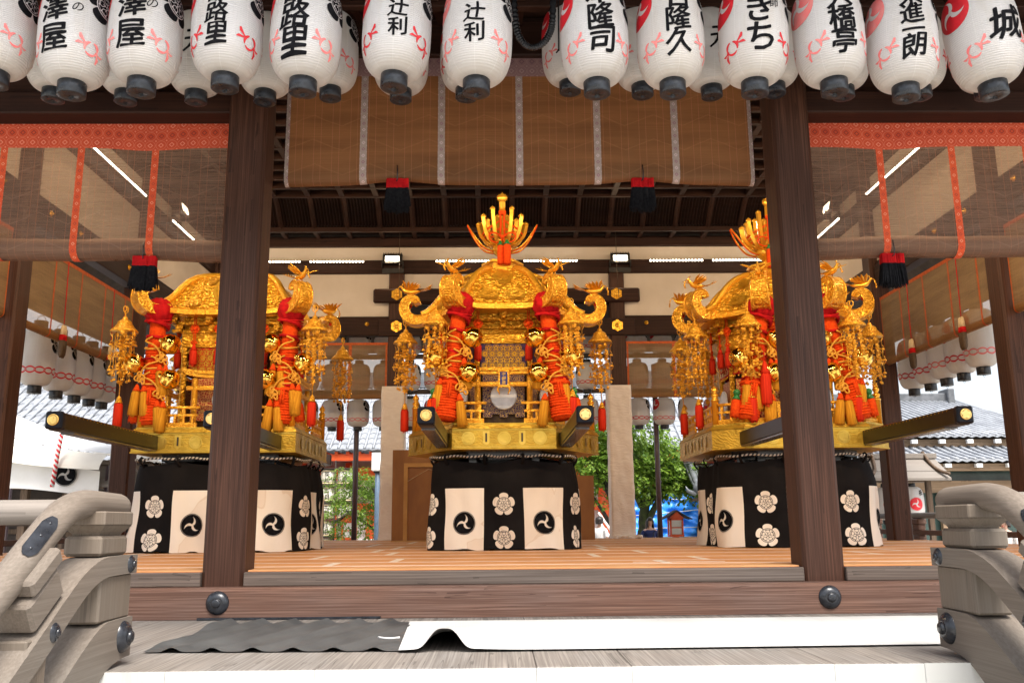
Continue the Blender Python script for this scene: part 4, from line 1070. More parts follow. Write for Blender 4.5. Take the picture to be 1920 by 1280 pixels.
t.base(t.ramp(t.noise(v, 3, 5), [(.3, (.008, .0075, .008)), (.75, (.016, .014, .014))])).set(.95); t.p.inputs['Specular IOR Level'].default_value = .1; t.bump(t.noise(t.coord('Object', (2, 2, 1.2)), 2.2, 4, .5, 1.0), .35, .03); MAT['cloth_black'] = t.mat
t = NT('white_skirt_cloth'); v = t.coord('Object')
n1 = t.noise(t.coord('Object', (1, 1, .8), (3.3, 1.7, 4.1)), 1.0, 3, .5, .9)
edge = t.math('LESS_THAN', t.math('ABSOLUTE', t.math('SUBTRACT', n1, .56)), .006)
c = t.ramp(n1, [(.44, (.86, .80, .71)), (.545, (.84, .78, .68)), (.575, (.79, .70, .59))])
c = t.mix(t.math('MULTIPLY', edge, .3), c, (.58, .42, .27)); t.base(c).set(.85); t.bump(t.noise(t.coord('Object', (2, 2, 1.2)), 2.2, 4, .5, 1.0), .3, .03); MAT['cloth_white'] = t.mat
t = NT('twisted_rope'); s_ = t.n('ShaderNodeUVMap'); sp = t.n('ShaderNodeSeparateXYZ'); t.l(s_.outputs[0], sp.inputs[0])
f_ = t.math('FRACT', t.math('ADD', sp.outputs[0], sp.outputs[1])); t.base(t.mix(t.math('GREATER_THAN', f_, .5), (.02, .02, .02), (.62, .58, .50))).set(.8); MAT['twist'] = t.mat
t = NT('silver_mirror'); t.base(t.ramp(t.noise(t.coord('Object'), 9, 6), [(.35, (.90, .89, .87)), (.7, (.72, .69, .66))])).set(.4, .2); MAT['mirror'] = t.mat
MAT['blue_plate'] = plain('blue_enamel', (.015, .03, .20), (.02, .02, .14), 10, .35)

# --- shared ornaments -------------------------------------------------------
def star6(mb, c, r, ax_rot, m=0):
    M = Matrix.Translation(c) @ ax_rot
    P = []
    for k in range(12): q = r if k % 2 == 0 else r * .52; P.append((q * cos(pi * k / 6), q * sin(pi * k / 6)))
    mb.add([(x, y, 0) for x, y in P] + [(0, 0, r * .25), (0, 0, -r * .1)], [[k, (k + 1) % 12, 12] for k in range(12)] + [[(k + 1) % 12, k, 13] for k in range(12)], m, False, M)
def tassel_mb(mb, L, r, m=0, mcap=1, M=None, star=.07, flare=1.0, fray=True):
    """silk tassel hanging from the origin: gilt cone cap, then a corded skirt"""
    mb.lathe([(.004, .0), (r * .45, -.02), (r * .62, -.05), (r * .95, -.085)][::-1], 14, mcap, M)
    pr = [(r * .80 * flare, -.085 - L), (r * 1.0 * flare, -.085 - L + .008), (r * 1.0 * (1 + flare) / 2, -.085 - L * .5), (r * .96, -.085 - L * .1), (r * .7, -.08)]
    mb.lathe(pr, 26, m, M, True, star)
    if fray:
        rnd = random.Random(9)
        for k in range(22):
            a = rnd.uniform(0, 2 * pi); q = r * flare * rnd.uniform(.3, .98); z0 = -.085 - L + .02
            mb.tube([(q * cos(a), q * sin(a), z0), (q * 1.04 * cos(a), q * 1.04 * sin(a), z0 - rnd.uniform(.025, .045))], .0032, 3, m, False, False, M)
mb = MB(); tassel_mb(mb, .27, .043); T_ORN = mb.mesh('tassel', [MAT['red_tassel'], MAT['gold_fine']])
mb = MB(); tassel_mb(mb, .30, .05, 0, 2, None, .09, 1.18); T_YEL = mb.mesh('gold_tassel', [MAT['yellow_tassel'], MAT['gold_fine'], MAT['orange_rope']])
mb = MB(); tassel_mb(mb, .20, .045, 0, 0); mb.tube([(0, 0, 0), (0, 0, .1)], .006, 5); T_RED = mb.mesh('red_tassel', [MAT['red_tassel']])
mb = MB(); tassel_mb(mb, .10, .022, 0, 0, None, .07, 1.2, False); T_SMALL = mb.mesh('small_tassel', [MAT['red_tassel']])
mb = MB(); tassel_mb(mb, .22, .056, 0, 1, None, .07, 1.05); mb.ball((0, 0, .0), .045, 12, 8, 1); T_GREEN = mb.mesh('beaded_tassel', [MAT['orange_rope'], MAT['green']])
def orn_mb():
    mb = MB(); rnd = random.Random(21)
    mb.tube([(0, 0, .30), (-.012, 0, .26), (.012, 0, .23), (0, 0, .2), (0, 0, .17)], .008, 6)
    for sx in (-1, 1): mb.tube([(0, 0, .215), (sx * .028, 0, .235), (sx * .034, 0, .275), (sx * .012, 0, .30)], .006, 5)
    mb.lathe([(.128, -.012), (.132, 0), (.112, .028), (.088, .045), (.080, .070), (.070, .085), (.066, .11), (.046, .128), (.028, .14), (.022, .165), (.008, .18)], 24, 0, None, True, .05)
    for ring, (n, r, z, sz) in enumerate(((16, .128, .0, .026), (13, .092, .05, .022), (10, .068, .095, .018))):
        for k in range(n):
            a = 2 * pi * k / n; star6(mb, (r * cos(a), r * sin(a), z), sz, Matrix.Rotation(a, 4, 'Z') @ Matrix.Rotation(pi / 2 - .5, 4, 'Y'))
    mb.lathe([(.055, .0), (.124, -.013)], 24)
    for s_ in range(12):
        a = 2 * pi * s_ / 12; r0 = .112 if s_ % 2 else .085
        nz = 6 if s_ % 2 else 7
        for q in range(nz):
            z = -.055 - q * .073 + rnd.uniform(-.015, .015); aa = a + rnd.uniform(-.2, .2); r = r0 + rnd.uniform(-.018, .02)
            sz = rnd.uniform(.022, .031) if q % 2 else rnd.uniform(.028, .040)
            star6(mb, (r * cos(aa), r * sin(aa), z), sz, Matrix.Rotation(aa + rnd.uniform(-.6, .6), 4, 'Z') @ Matrix.Rotation(pi / 2 + rnd.uniform(-.5, .5), 4, 'Y'))
            if q % 2: mb.lathe([(.0, .012), (.018, -.002), (.022, -.018)][::-1], 7, 0, Matrix.Translation((r * cos(aa), r * sin(aa), z - .03)), False)
        mb.tube([(r0 * cos(a), r0 * sin(a), -.01), (r0 * cos(a), r0 * sin(a), -.06 - nz * .073)], .0022, 3, 0, False, False)
        mb.ball((r0 * cos(a), r0 * sin(a), -.075 - nz * .073), .017, 8, 6)
    for k in range(7): star6(mb, (0, 0, -.1 - .085 * k), .045, Matrix.Rotation(pi / 2, 4, 'X') @ Matrix.Rotation(.3 * k, 4, 'Z'))
    mb.tube([(0, 0, 0), (0, 0, -.78)], .005, 5)
    return mb
ORN = orn_mb().mesh('hanging_ornament', MAT['gold_fine'])
def phoenix_mb():
    mb = MB()
    mb.tube([(.0, .13, .10), (.0, .07, .085), (.0, .0, .08), (.0, -.06, .095), (.0, -.10, .135), (.0, -.115, .165), (0, -.15, .16)], [.012, .030, .038, .034, .020, .018, .004], 10)
    mb.tube([(0, -.11, .175), (0, -.10, .205), (0, -.075, .215)], [.006, .010, .002], 5)
    for sx in (-1, 1):
        for k in range(6):                                                      # wing feathers: flat plates fanned out and raised
            a = radians(-8 + 17 * k); L = .20 - .016 * k; ca, sa = cos(a), sin(a)
            r0 = Vector((sx * .022, -.05 + .018 * k, .105)); d = Vector((sx * ca * .86, sa * .9, .42 + .04 * k)).normalized(); wv = Vector((-sx * sa, ca, .05)).normalized() * .020
            tip = r0 + d * L; md = r0 + d * L * .6 + Vector((0, 0, .012))
            up_ = Vector((0, 0, .005))
            mb.add([r0 - wv * .6, r0 + wv * .6, md + wv, tip, md - wv, r0 - wv * .6 + up_, r0 + wv * .6 + up_, md + wv + up_, tip + up_, md - wv + up_], [(4, 3, 2, 1, 0), (5, 6, 7, 8, 9), (0, 1, 6, 5), (1, 2, 7, 6), (2, 3, 8, 7), (3, 4, 9, 8), (4, 0, 5, 9)])
        mb.tube([(sx * .018, 0, .06), (sx * .02, -.005, 0.0)], .008, 6)
    for k in range(5):                                                          # tail
        x = (k - 2) * .020
        mb.tube([(x * .4, .12, .10), (x, .19, .115), (x * 1.6, .25, .145), (x * 2.0, .29, .20 - abs(k - 2) * .015)], [.012, .016, .014, .003], 6, flat=.3)
    for k in range(3): mb.tube([(0, -.15, .16), (.0, -.17, .13 - .02 * k), (.01 * (k - 1), -.175, .09 - .02 * k)], .004, 4); mb.ball((.01 * (k - 1), -.175, .08 - .02 * k), .012, 6, 4)
    return mb
PHX = phoenix_mb().mesh('phoenix', MAT['gold'])
def bell_mb():
    mb = MB()
    pr = [(0, -.098), (.03, -.105), (.075, -.092), (.105, -.055), (.112, -.018), (.119, -.014), (.119, .014), (.112, .018), (.107, .055), (.085, .092), (.05, .108), (.032, .112), (.030, .13), (.018, .14), (0, .142)]
    mb.lathe(pr, 28)
    mb.tube([(.0, -.085, -.055), (.0, -.06, -.097), (.0, .0, -.108), (.0, .06, -.097), (.0, .085, -.055)], .009, 6, 1)
    for s_ in (-1, 1): mb.ball((0, s_ * .088, -.05), .02, 8, 6, 1)
    return mb
BELL = bell_mb().mesh('bell', [MAT['gold_bell'], MAT['black']])
def scroll_mb():
    """fern-frond scroll at a roof corner: local x outward, z up"""
    pts = [(-.20, .045), (-.04, .005), (.09, -.01), (.20, .03), (.275, .115), (.298, .225), (.265, .335), (.185, .395), (.095, .375), (.070, .315)]
    wd = [.060, .074, .082, .086, .086, .082, .076, .068, .060, .050]
    C = arcpts([(x, 0, z) for x, z in pts], 5); n = len(C); W_ = []
    for i in range(n):
        q = i / (n - 1) * (len(wd) - 1); k = min(int(q), len(wd) - 2); W_.append(wd[k] + (wd[k + 1] - wd[k]) * (q - k))
    mb = MB(); hw = .165
    A, B_ = [], []
    for i in range(n):
        a = C[max(i - 1, 0)]; b = C[min(i + 1, n - 1)]; d_ = Vector((b.x - a.x, 0, b.z - a.z)).normalized(); nn = Vector((d_.z, 0, -d_.x))
        A.append(C[i] + nn * W_[i]); B_.append(C[i] - nn * W_[i])
    vs = []; fs = []
    for i in range(n):
        h_ = hw * (1 - .35 * i / n)
        e = (A[i] - B_[i]) * .12
        vs += [(A[i].x, -h_, A[i].z), (A[i].x, h_, A[i].z), (B_[i].x, h_, B_[i].z), (B_[i].x, -h_, B_[i].z)]
    for i in range(n - 1):
        o = 4 * i
        for k in range(4): fs.append([o + k, o + 4 + k, o + 4 + (k + 1) % 4, o + (k + 1) % 4])
    fs += [[0, 1, 2, 3], [4 * n - 1, 4 * n - 2, 4 * n - 3, 4 * n - 4]]
    mb.add(vs, fs, 0, False)
    for sy in (-1, 1):
        for side_ in (A, B_):
            mb.tube([(p.x, sy * hw * (1 - .35 * i / n), p.z) for i, p in enumerate(side_)], .011, 5, 1)
        mb.lathe([(.045, 0), (.045, .012), (.015, .02), (0, .03)], 14, 1, Matrix.Translation((.10, sy * hw * .66, .335)) @ Matrix.Rotation(-sy * pi / 2, 4, 'X'))
    return mb
SCROLL = scroll_mb().mesh('corner_scroll', [MAT['gold_relief'], MAT['gold']])
def knot_mb(big=True):
    """yellow cord knot: loops above a tassel"""
    mb = MB()
    def loop(cx, cz, rx, rz, rot, r=.0125):
        P = []
        for k in range(16):
            a = 2 * pi * k / 16; x, z = rx * cos(a), rz * sin(a); P.append((cx + x * cos(rot) - z * sin(rot), .012 * sin(2 * a), cz + x * sin(rot) + z * cos(rot)))
        mb.tube(P, r, 7, 0, True)
    loop(-.035, .03, .05, .036, .7); loop(.035, .03, .05, .036, -.7); loop(0, .0, .03, .04, 0); loop(.0, .07, .025, .045, .3); loop(.06, -.03, .026, .05, .5)
    return mb
KNOT = knot_mb().mesh('cord_knot', MAT['yellow_cord'])
def agemaki_mb():
    mb = MB()
    mb.tube([(-.012, 0, .34), (-.010, 0, .15)], .0065, 6); mb.tube([(.012, 0, .34), (.010, 0, .15)], .0065, 6)
    def ring(cx, cz, r, rr=.0075):
        mb.tube([(cx + r * cos(2 * pi * k / 12), .01 * sin(4 * pi * k / 12), cz + r * sin(2 * pi * k / 12)) for k in range(12)], rr, 6, 0, True)
    for k in range(6): ring(.030 * cos(pi * k / 3), .15 + .030 * sin(pi * k / 3), .026)
    mb.ball((0, 0, .15), .026, 8, 6)
    mb.tube([(-.012, 0, .11), (-.012, 0, -.02)], .0065, 6); mb.tube([(.012, 0, .11), (.012, 0, -.02)], .0065, 6)
    for k in range(4): ring(.018 * cos(pi * k / 2), -.03 + .018 * sin(pi * k / 2), .016)
    tassel_mb(mb, .19, .043, 1, 1, Tr(0, 0, -.04), .07)
    return mb
AGE = agemaki_mb().mesh('red_knot_cord', [MAT['orange_rope'], MAT['red_tassel']])
def crown_mb():
    """flower-stalk crown: bowl, leaf, many stalks, two long side leaves, cord net, bow and tassels"""
    g = MB(); c = MB(); ts = MB()
    g.lathe([(.0, -.22), (.07, -.22), (.05, -.16), (.045, -.08), (.06, -.03), (.12, .03), (.145, .09), (.135, .14), (.10, .16), (0, .16)], 24)
    for k in range(3): g.tube([(.06 * (k - 1), 0, -.40), (.06 * (k - 1), 0, -.2)], .022, 8)
    for k in range(14):
        a = 2 * pi * k / 14
        g.tube([(.10 * cos(a), .10 * sin(a), .13), (.19 * cos(a), .19 * sin(a), .16), (.25 * cos(a), .25 * sin(a), .20)], [.02, .035, .004], 6, flat=.3)
    N = 13
    stalks = []
    for k in range(N):
        a = -pi / 2 + 2 * pi * k / N; front = (1 - sin(a)) / 2; hgt = .36 + .26 * abs(sin(a)) ** 1.5 + (.12 if k == 0 else 0)
        if k == 0: hgt = .70
        R1 = .20 + .06 * abs(cos(a))
        P = [(.09 * cos(a), .09 * sin(a), .14), (R1 * .85 * cos(a), R1 * .8 * sin(a), .24), (R1 * 1.12 * cos(a), R1 * .95 * sin(a), .14 + hgt * .55), (R1 * 1.25 * cos(a), R1 * 1.0 * sin(a), .14 + hgt)]
        C = arcpts(P, 4); g.tube(C, .034 if k else .04, 4, 0, sm=False)
        e = C[-1]; stalks.append(C)
        if k: g.lathe([(.024, -.01), (.040, .004), (.036, .022), (.020, .042), (0, .062)], 10, 0, Matrix.Translation(e))
        else:
            g.lathe([(.0, 0), (.03, 0), (.058, .01), (.062, .02), (.05, .03), (0, .03)], 16, 0, Matrix.Translation((e.x, e.y, e.z + .065)) @ Matrix.Rotation(pi / 2, 4, 'X'))
            for q in range(14): star6(g, (e.x + .062 * cos(2 * pi * q / 14), e.y - .01, e.z + .065 + .062 * sin(2 * pi * q / 14)), .018, Matrix.Rotation(pi / 2, 4, 'X'))
            g.lathe([(.014, 0), (0, .045)], 6, 0, Matrix.Translation((e.x, e.y, e.z + .13)))
    for sx in (-1, 1):
        for dy in (-.05, .05):
            P = arcpts([(sx * .12, dy, .06), (sx * .24, dy * 1.5, .11), (sx * .34, dy * 1.6, .24), (sx * .42, dy * 1.2, .40), (sx * .475, dy * .4, .53)], 5)
            g.tube(P, [.03 * (1 - i / len(P)) ** .6 + .004 for i in range(len(P))], 6, 0, flat=.35); c.tube([(p.x * 1.01, p.y, p.z - .014) for p in P], .008, 5)
    for lev in (.36, .5, .64):                                       # cord net, drooping away from the front stalk
        P = []
        for k in range(-6, 7):
            C = stalks[k % N]; q = lev * (1 - .055 * abs(k)) * (len(C) - 1); i = min(int(q), len(C) - 2); p = C[i].lerp(C[i + 1], q - i); P.append(p * 1.06)
        for d in (0, .022): c.tube([(p.x, p.y, p.z + d) for p in P], .0075, 5)
    for sx in (-1, 1): c.tube([(sx * .028, -.265, .66), (sx * .022, -.25, .45), (sx * .03, -.24, .25)], .014, 6)
    c.box(-.05, .05, -.275, -.21, .60, .665, 0, .01)
    for sx in (-1, 1):
        c.tube([(sx * (.095 + .085 * cos(q)), -.25 - .02 * sin(q), .21 + .072 * sin(q) + .02 * cos(q)) for q in [2 * pi * k / 18 for k in range(18)]], .011, 7, 0, True)
    c.ball((0, -.255, .22), .035, 10, 6)
    for sx, r, L, dz in ((-1, .040, .40, -.005), (1, .052, .42, .01)): tassel_mb(ts, L - .085, r, 0, 1, Tr(sx * .045 + .015, -.25, .17 + dz), .05, 1.0)
    return g, c, ts
CROWN = [m_.mesh(n_, mt) for m_, n_, mt in zip(crown_mb(), ('crown', 'crown_cord', 'crown_tassel'), (MAT['gold'], MAT['orange_rope'], [MAT['orange_rope'], MAT['green']]))]
mb = MB(); mb.lathe([(.20, 0), (.19, .05), (.10, .08), (.07, .16), (.10, .22), (.085, .32), (.03, .40), (0, .46)], 20); FLAME = mb.mesh('jewel_finial', MAT['gold'])
# crest drawings cut once
F_TOMOE = tomoe(0, 1, True); F_MOKKO = mokko(0, 1)
def relief(mb, F, scale, fn, m, hgt):
    """raise a flat drawing off a surface: fn(x, y, h)"""
    F.bend(mb, lambda x, y, hh: fn(x * scale, y * scale, hgt + hh), m)

def mikoshi(kind, loc, label, plaque=None):
    n = {'hex': 6, 'square': 4, 'oct': 8}[kind]
    a0 = {'hex': 0.0, 'square': pi / 4, 'oct': pi / 8}[kind]
    root = thing('portable_shrine', label, 'portable shrine', loc, 0, 'three gilded portable shrines')
    RB = {'hex': 1.24, 'square': 1.40, 'oct': 1.22}[kind]      # base corner radius
    RE = {'hex': 1.10, 'square': 1.22, 'oct': 1.05}[kind]      # eave corner radius
    RW = {'hex': .66, 'square': .80, 'oct': .70}[kind]         # body corner radius
    def P_(mb, name, mats, par=root): return mb.build(name, mats, par)
    ap = cos(pi / n)
    base = ngon(n, RB, a0)
    if kind == 'oct': b_, c_ = 1.10, .34; base = [(-b_ + c_, -b_ - .05), (b_ - c_, -b_ - .05), (b_, -b_ + c_ - .1), (b_, b_ - c_ + .35), (b_ - c_, b_ + .3), (-b_ + c_, b_ + .3), (-b_, b_ - c_ + .35), (-b_, -b_ + c_ - .1)]
    sc = lambda poly, k: [(x * k, y * k) for x, y in poly]
    # -- cloth skirt -----------------------------------------------------------
    nb = len(base); SK = {'hex': .93, 'square': 1.06, 'oct': 1.02}[kind]
    def skirt(u, z):
        """u: 0..1 round the skirt starting at the back, z height"""
        th = pi / 2 + u * 2 * pi
        d = Vector((cos(th), sin(th))); e_ = 4.6
        k = SK / (abs(d.x) ** e_ + abs(d.y) ** e_) ** (1 / e_)
        s_ = z / 1.06
        k *= 1 - .02 * s_ - .16 * max(0, s_ - .72) ** 1.2 + .018 * (1 - s_)
        fold = sin(th * 9 + 1.2 * sin(3 * th)) * .026 * (1 - .6 * s_) + .010 * sin(th * 17 + 3 * sin(z * 3)) * (1 - s_) + sin(th * 23 + z * 4) * .008 + .012 * sin(th * 5 + z * 7) + .012 * max(0, s_ - .6) * sin(th * 31)
        k *= 1 + fold
        return Vector((k * d.x, k * d.y, z))
    # arc length table so that the panels have even widths
    tab = [0.0]
    for i in range(1, 721): tab.append(tab[-1] + (skirt(i / 720, .4) - skirt((i - 1) / 720, .4)).length)
    T_ = tab[-1]
    def u_of(s_):
        s_ = s_ % T_; lo = 0
        import bisect as bs
        k = min(719, max(0, bs.bisect_right(tab, s_) - 1)); return (k + (s_ - tab[k]) / max(1e-9, tab[k + 1] - tab[k])) / 720
    npan = 2 * round(T_ / .50 / 2); PW = T_ / npan
    half = T_ / 2 + {'hex': 0, 'square': .31, 'oct': PW}[kind]                # the middle of the front panel
    mb = MB(); ZM = .735
    NU = npan * 10; zs = [.012 + (ZM - .012) * k / 10 for k in range(11)] + [ZM + (1.06 - ZM) * k / 6 for k in range(1, 7)]
    vs, fs, ms = [], [], []
    for j, z in enumerate(zs):
        for i in range(NU):
            s_ = half - PW / 2 + T_ * i / NU; u = u_of(s_); zz = z
            if j == len(zs) - 1: zz = z - .055 * abs(sin(pi * (i / 20 + .5))) ** .7 + .03
            if j == 0: zz = .012 + .022 * max(0, sin(u * 2 * pi * 13 + 2 * sin(u * 40))) ** 2
            vs.append(skirt(u, zz) if j < len(zs) - 1 else skirt(u, 1.06) + Vector((0, 0, zz - 1.06)))
    for j in range(len(zs) - 1):
        for i in range(NU):
            i2 = (i + 1) % NU; fs.append([j * NU + i, j * NU + i2, (j + 1) * NU + i2, (j + 1) * NU + i])
            ms.append(1 if (j < 10 and (i // 10) % 2 == 1) else 0)
    mb.add(vs, fs, ms, True)
    FT = F_TOMOE; 
    def on_skirt(s0, z0, sc_):
        def fn(x, y, hh):
            s_ = s0 + x * sc_; z = max(.015, z0 + y * sc_); u = u_of(s_); p = skirt(u, z)
            q = skirt(u_of(s_ + .01), z) - p; nn = Vector((q.y, -q.x, 0)).normalized()
            return p + nn * (.006 + hh)
        return fn
    FTc = FT.cut(.22); FMc = F_MOKKO.cut(.22)
    for k in range(npan):
        sc0 = half + k * PW
        if k % 2 == 0:
            for z0 in (.545, .155): FMc.bend(mb, on_skirt(sc0, z0, .135), 2)
        else: FTc.bend(mb, on_skirt(sc0, .33, .135), 4)
    P_(mb, 'cloth_skirt', [MAT['cloth_black'], MAT['cloth_white'], MAT['cloth_white'], MAT['cloth_black'], MAT['ink']])
    # -- black stand and rope ----------------------------------------------------
    mb = MB()
    for k in range(nb):
        x, y = base[k]; x, y = x * .62, y * .62; mb.box(x - .05, x + .05, y - .05, y + .05, .0, 1.16, 0, .005)
    top = sc(base, .70)
    for i in range(nb):
        p, q = Vector(top[i]), Vector(top[(i + 1) % nb]); L = (q - p).length; an = atan2(q.y - p.y, q.x - p.x); mb.box(0, L, -.03, .03, 1.10, 1.19, 0, .004, Tr(p.x, p.y, 0, an))
    mb.prism(sc(base, .72), 1.165, 1.198)
    P_(mb, 'stand', MAT['black'])
    mb = MB(); rp = []
    for i in range(160): p = skirt(i / 160, 1.0); rp.append((p.x * 1.03, p.y * 1.03, 1.115 + .008 * sin(i * .7)))
    L_ = len(rp); n6 = 6; vs = []; fs = []; uvs = []
    for i in range(L_):
        a, b = Vector(rp[i - 1]), Vector(rp[(i + 1) % L_]); tt = (b - a).normalized(); pn = tt.cross(Vector((0, 0, 1))).normalized(); bn = tt.cross(pn)
        for k in range(n6): vs.append(Vector(rp[i]) + (pn * cos(2 * pi * k / n6) + bn * sin(2 * pi * k / n6)) * .015)
    for i in range(L_):
        for k in range(n6):
            i2, k2 = (i + 1) % L_, (k + 1) % n6; fs.append([i * n6 + k, i * n6 + k2, i2 * n6 + k2, i2 * n6 + k]); g = 1.0
            uvs.append([(i * g, k / n6), (i * g, (k + 1) / n6), ((i + 1) * g, (k + 1) / n6), ((i + 1) * g, k / n6)])
    mb.add(vs, fs, 0, True, None, uvs)
    for k in range(npan):
        s_ = half + (k + .5) * PW
        if k % 1 == 0:
            p = skirt(u_of(s_), 1.03); mb.tube([(p.x * 1.0, p.y * 1.0, 1.02), (p.x * 1.045, p.y * 1.045, 1.075), (p.x * 1.05, p.y * 1.05, 1.115), (p.x * 1.035, p.y * 1.035, 1.138), (p.x * 1.01, p.y * 1.01, 1.12)], .022, 6, 1, flat=.5)
    P_(mb, 'skirt_rope', [MAT['twist'], MAT['cloth_black']])
    # -- carrying poles ------------------------------------------------------------
    for sx in (-1, 1):
        x = sx * .742; mb = MB(); yf, yk = -3.42, 2.3
        mb.box(x - .076, x + .076, yf + .06, yk, 1.222, 1.388, 0, .01)
        for k in range(26): mb.box(x - sx * .0765 - .002, x - sx * .0765 + .002, yf + .2 + k * .08, yf + .21 + k * .08, 1.364, 1.374, 1)
        mb.box(x - .066, x + .066, yf + .3, -1.0, 1.206, 1.2215, 2)  # grey strip added as the sheen reflected on the pole's underside
        pl = P_(mb, 'carrying_pole', [MAT['pole_black'], MAT['gold_dull'], MAT['lacquer_sheen']])
        for yy, s_ in ((yf, 1), (yk, -1)):
            cp_ = MB(); a, b = sorted((yy, yy + s_ * .07)); cp_.box(x - .082, x + .082, a, b, 1.228, 1.397, 0, .016)
            fr_ = a - .004 if s_ > 0 else b + .004
            q = P_(cp_, 'pole_cap', MAT['cap_black'], pl)
            e = MB(); R = Matrix.Translation((x, fr_, 1.315)) @ Matrix.Rotation(s_ * pi / 2, 4, 'X')
            e.lathe([(.054, -.004), (.054, .006), (.047, .010), (.045, .006), (0, .006)], 28, 0, R)
            FT.bend(e, lambda px, py, hh: R @ Vector((px * .04, py * .04, .0095)), 0) if (sx < 0) else F_MOKKO.bend(e, lambda px, py, hh: R @ Vector((px * .042, py * .042, .0085 + hh * 1.5)), 0)
            P_(e, 'cap_emblem', MAT['gold_pale'], pl)
    # -- gilt base with relief panels -----------------------------------------------
    mb = MB(); mb.prism(base, 1.20, 1.43, 0); mb.prism(sc(base, 1.012), 1.4302, 1.478, 0, None, sc(base, .985)); mb.prism(sc(base, 1.008), 1.185, 1.1998, 0)
    mb.prism(sc(base, .97), 1.4785, 1.50, 0)
    for i in range(nb):
        p, q = Vector(base[i]), Vector(base[(i + 1) % nb]); e = q - p; L = e.length; e.normalize(); nn = Vector((e.y, -e.x))
        cpt = (p + q) / 2
        def fn(x, y, hh, c_=cpt, e=e, nn=nn): return Vector((c_.x + e.x * x + nn.x * hh, c_.y + e.y * x + nn.y * hh, 1.315 + y))
        if L > .6:
            m_ = max(2, int(L / .41)) ; 
            for k in range(m_):
                x0 = (k - (m_ - 1) / 2) * min(.43, L / (m_ - .1)); 
                R3 = Flat(); R3.ring(0, 0, .0, .062, 0, -.002); R3.ring(0, 0, .066, .080, 0, 0); R3.bend(mb, lambda x, y, hh, x0=x0: fn(x + x0, y, .006), 1)
                FT.bend(mb, lambda x, y, hh, x0=x0: fn(x * .066 + x0, y * .066, .013), 1)
                if k < m_ - 1:
                    xm = x0 + min(.43, L / (m_ - .1)) / 2; shp = [(-.04, .085), (-.04, -.055), (-.02, -.075), (0, -.085), (.02, -.075), (.04, -.055), (.04, .085)][::-1]
                    G_ = Flat(); G_.poly(shp, 0); G_.bend(mb, lambda x, y, hh: fn(x + xm, y, .005), 1)
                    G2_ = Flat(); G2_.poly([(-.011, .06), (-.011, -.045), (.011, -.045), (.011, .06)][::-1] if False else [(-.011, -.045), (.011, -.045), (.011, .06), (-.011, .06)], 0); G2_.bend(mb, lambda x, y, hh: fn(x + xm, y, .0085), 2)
            fr2 = Flat()
            for (xa, xb, ya, yb_) in ((-L / 2 + .02, L / 2 - .02, .098, .106), (-L / 2 + .02, L / 2 - .02, -.106, -.098)): fr2.poly([(xa, ya), (xb, ya), (xb, yb_), (xa, yb_)], 0)
            fr2.bend(mb, lambda x, y, hh: fn(x, y, .004), 1)
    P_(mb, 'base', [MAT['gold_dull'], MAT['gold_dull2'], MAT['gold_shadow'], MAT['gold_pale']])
    # -- railing on the base -----------------------------------------------------------
    gp = []
    for i in range(nb):
        p, q = Vector(base[i]) * .93, Vector(base[(i + 1) % nb]) * .93; e = q - p; L = e.length; an = atan2(e.y, e.x); M = Tr(p.x, p.y, 1.50, an)
        rl = MB(); front = abs(an) < .01 and p.y < 0
        spans = [(.03, L / 2 - .24), (L / 2 + .24, L - .03)] if L > .7 else [(.03, L - .03)]
        for a, b in spans:
            if a > .1: P_(rl, 'railing', MAT['gold_fine']); rl = MB()
            rl.tube([(a - .03, 0, .245), (b + .03, 0, .245)], .019, 8, 0, M=M)
            rl.box(a, b, -.015, .015, .135, .165, 0, .003, M); rl.box(a, b, -.017, .017, .03, .06, 0, .003, M); rl.box(a, b, -.012, .012, .0, .03, 0, 0, M)
            for k in range(3 if b - a < .5 else 6):
                xx = a + (k + .5) * (b - a) / (3 if b - a < .5 else 6); rl.box(xx - .013, xx + .013, -.013, .013, .06, .135, 0, 0, M)
                if k % 2 == 0: rl.box(xx - .017, xx + .017, -.017, .017, .165, .228, 0, 0, M)
        P_(rl, 'railing', MAT['gold_fine'])
        pm = MB(); pm.lathe([(.046, 0), (.046, .30), (.052, .302), (.052, .318), (.040, .325), (.036, .345), (.047, .36), (.047, .378), (.030, .39), (.026, .405), (.042, .43), (.042, .445), (.024, .475), (.008, .495), (0, .50)], 16)
        P_(pm, 'railing_post', MAT['gold']).location = (p.x, p.y, 1.50)
    # -- body ----------------------------------------------------------------------------
    body = ngon(n, RW, a0)
    mb = MB(); mb.prism(sc(body, .80), 1.50, 2.75, 1)
    for x, y in body: mb.lathe([(.040, 0), (.046, .02), (.038, .05), (.038, 1.14), (.048, 1.16), (.048, 1.20)], 12, 0, Tr(x, y, 1.50))
    for za, zb, k in ((2.56, 2.74, 1.06), (2.745, 2.78, 1.10), (2.785, 2.84, 1.02), (2.845, 2.88, 1.16), (2.884, 2.94, 1.06), (2.945, 2.985, 1.26)): mb.prism(sc(body, k), za, zb, 0)
    for i in range(n):                                                  # bracket blocks in three tiers
        p, q = Vector(body[i]), Vector(body[(i + 1) % n]); e = q - p; L = e.length; an = atan2(e.y, e.x)
        for tier, (z, k) in enumerate(((2.79, 1.10), (2.89, 1.20))):
            for f_ in ((0, .5, 1) if L < .8 else (0, .33, .67, 1)):
                c_ = (p + e * f_) * k; mb.box(-.045, .045, -.06, .045, z - .0, z + .055, 0, .01, Tr(c_.x, c_.y, 0, an)); mb.box(-.03, .03, -.10, .03, z - .04, z + .0, 0, .006, Tr(c_.x, c_.y, 0, an))
    P_(mb, 'shrine_body', [MAT['gold_relief2'], MAT['body_dark']])
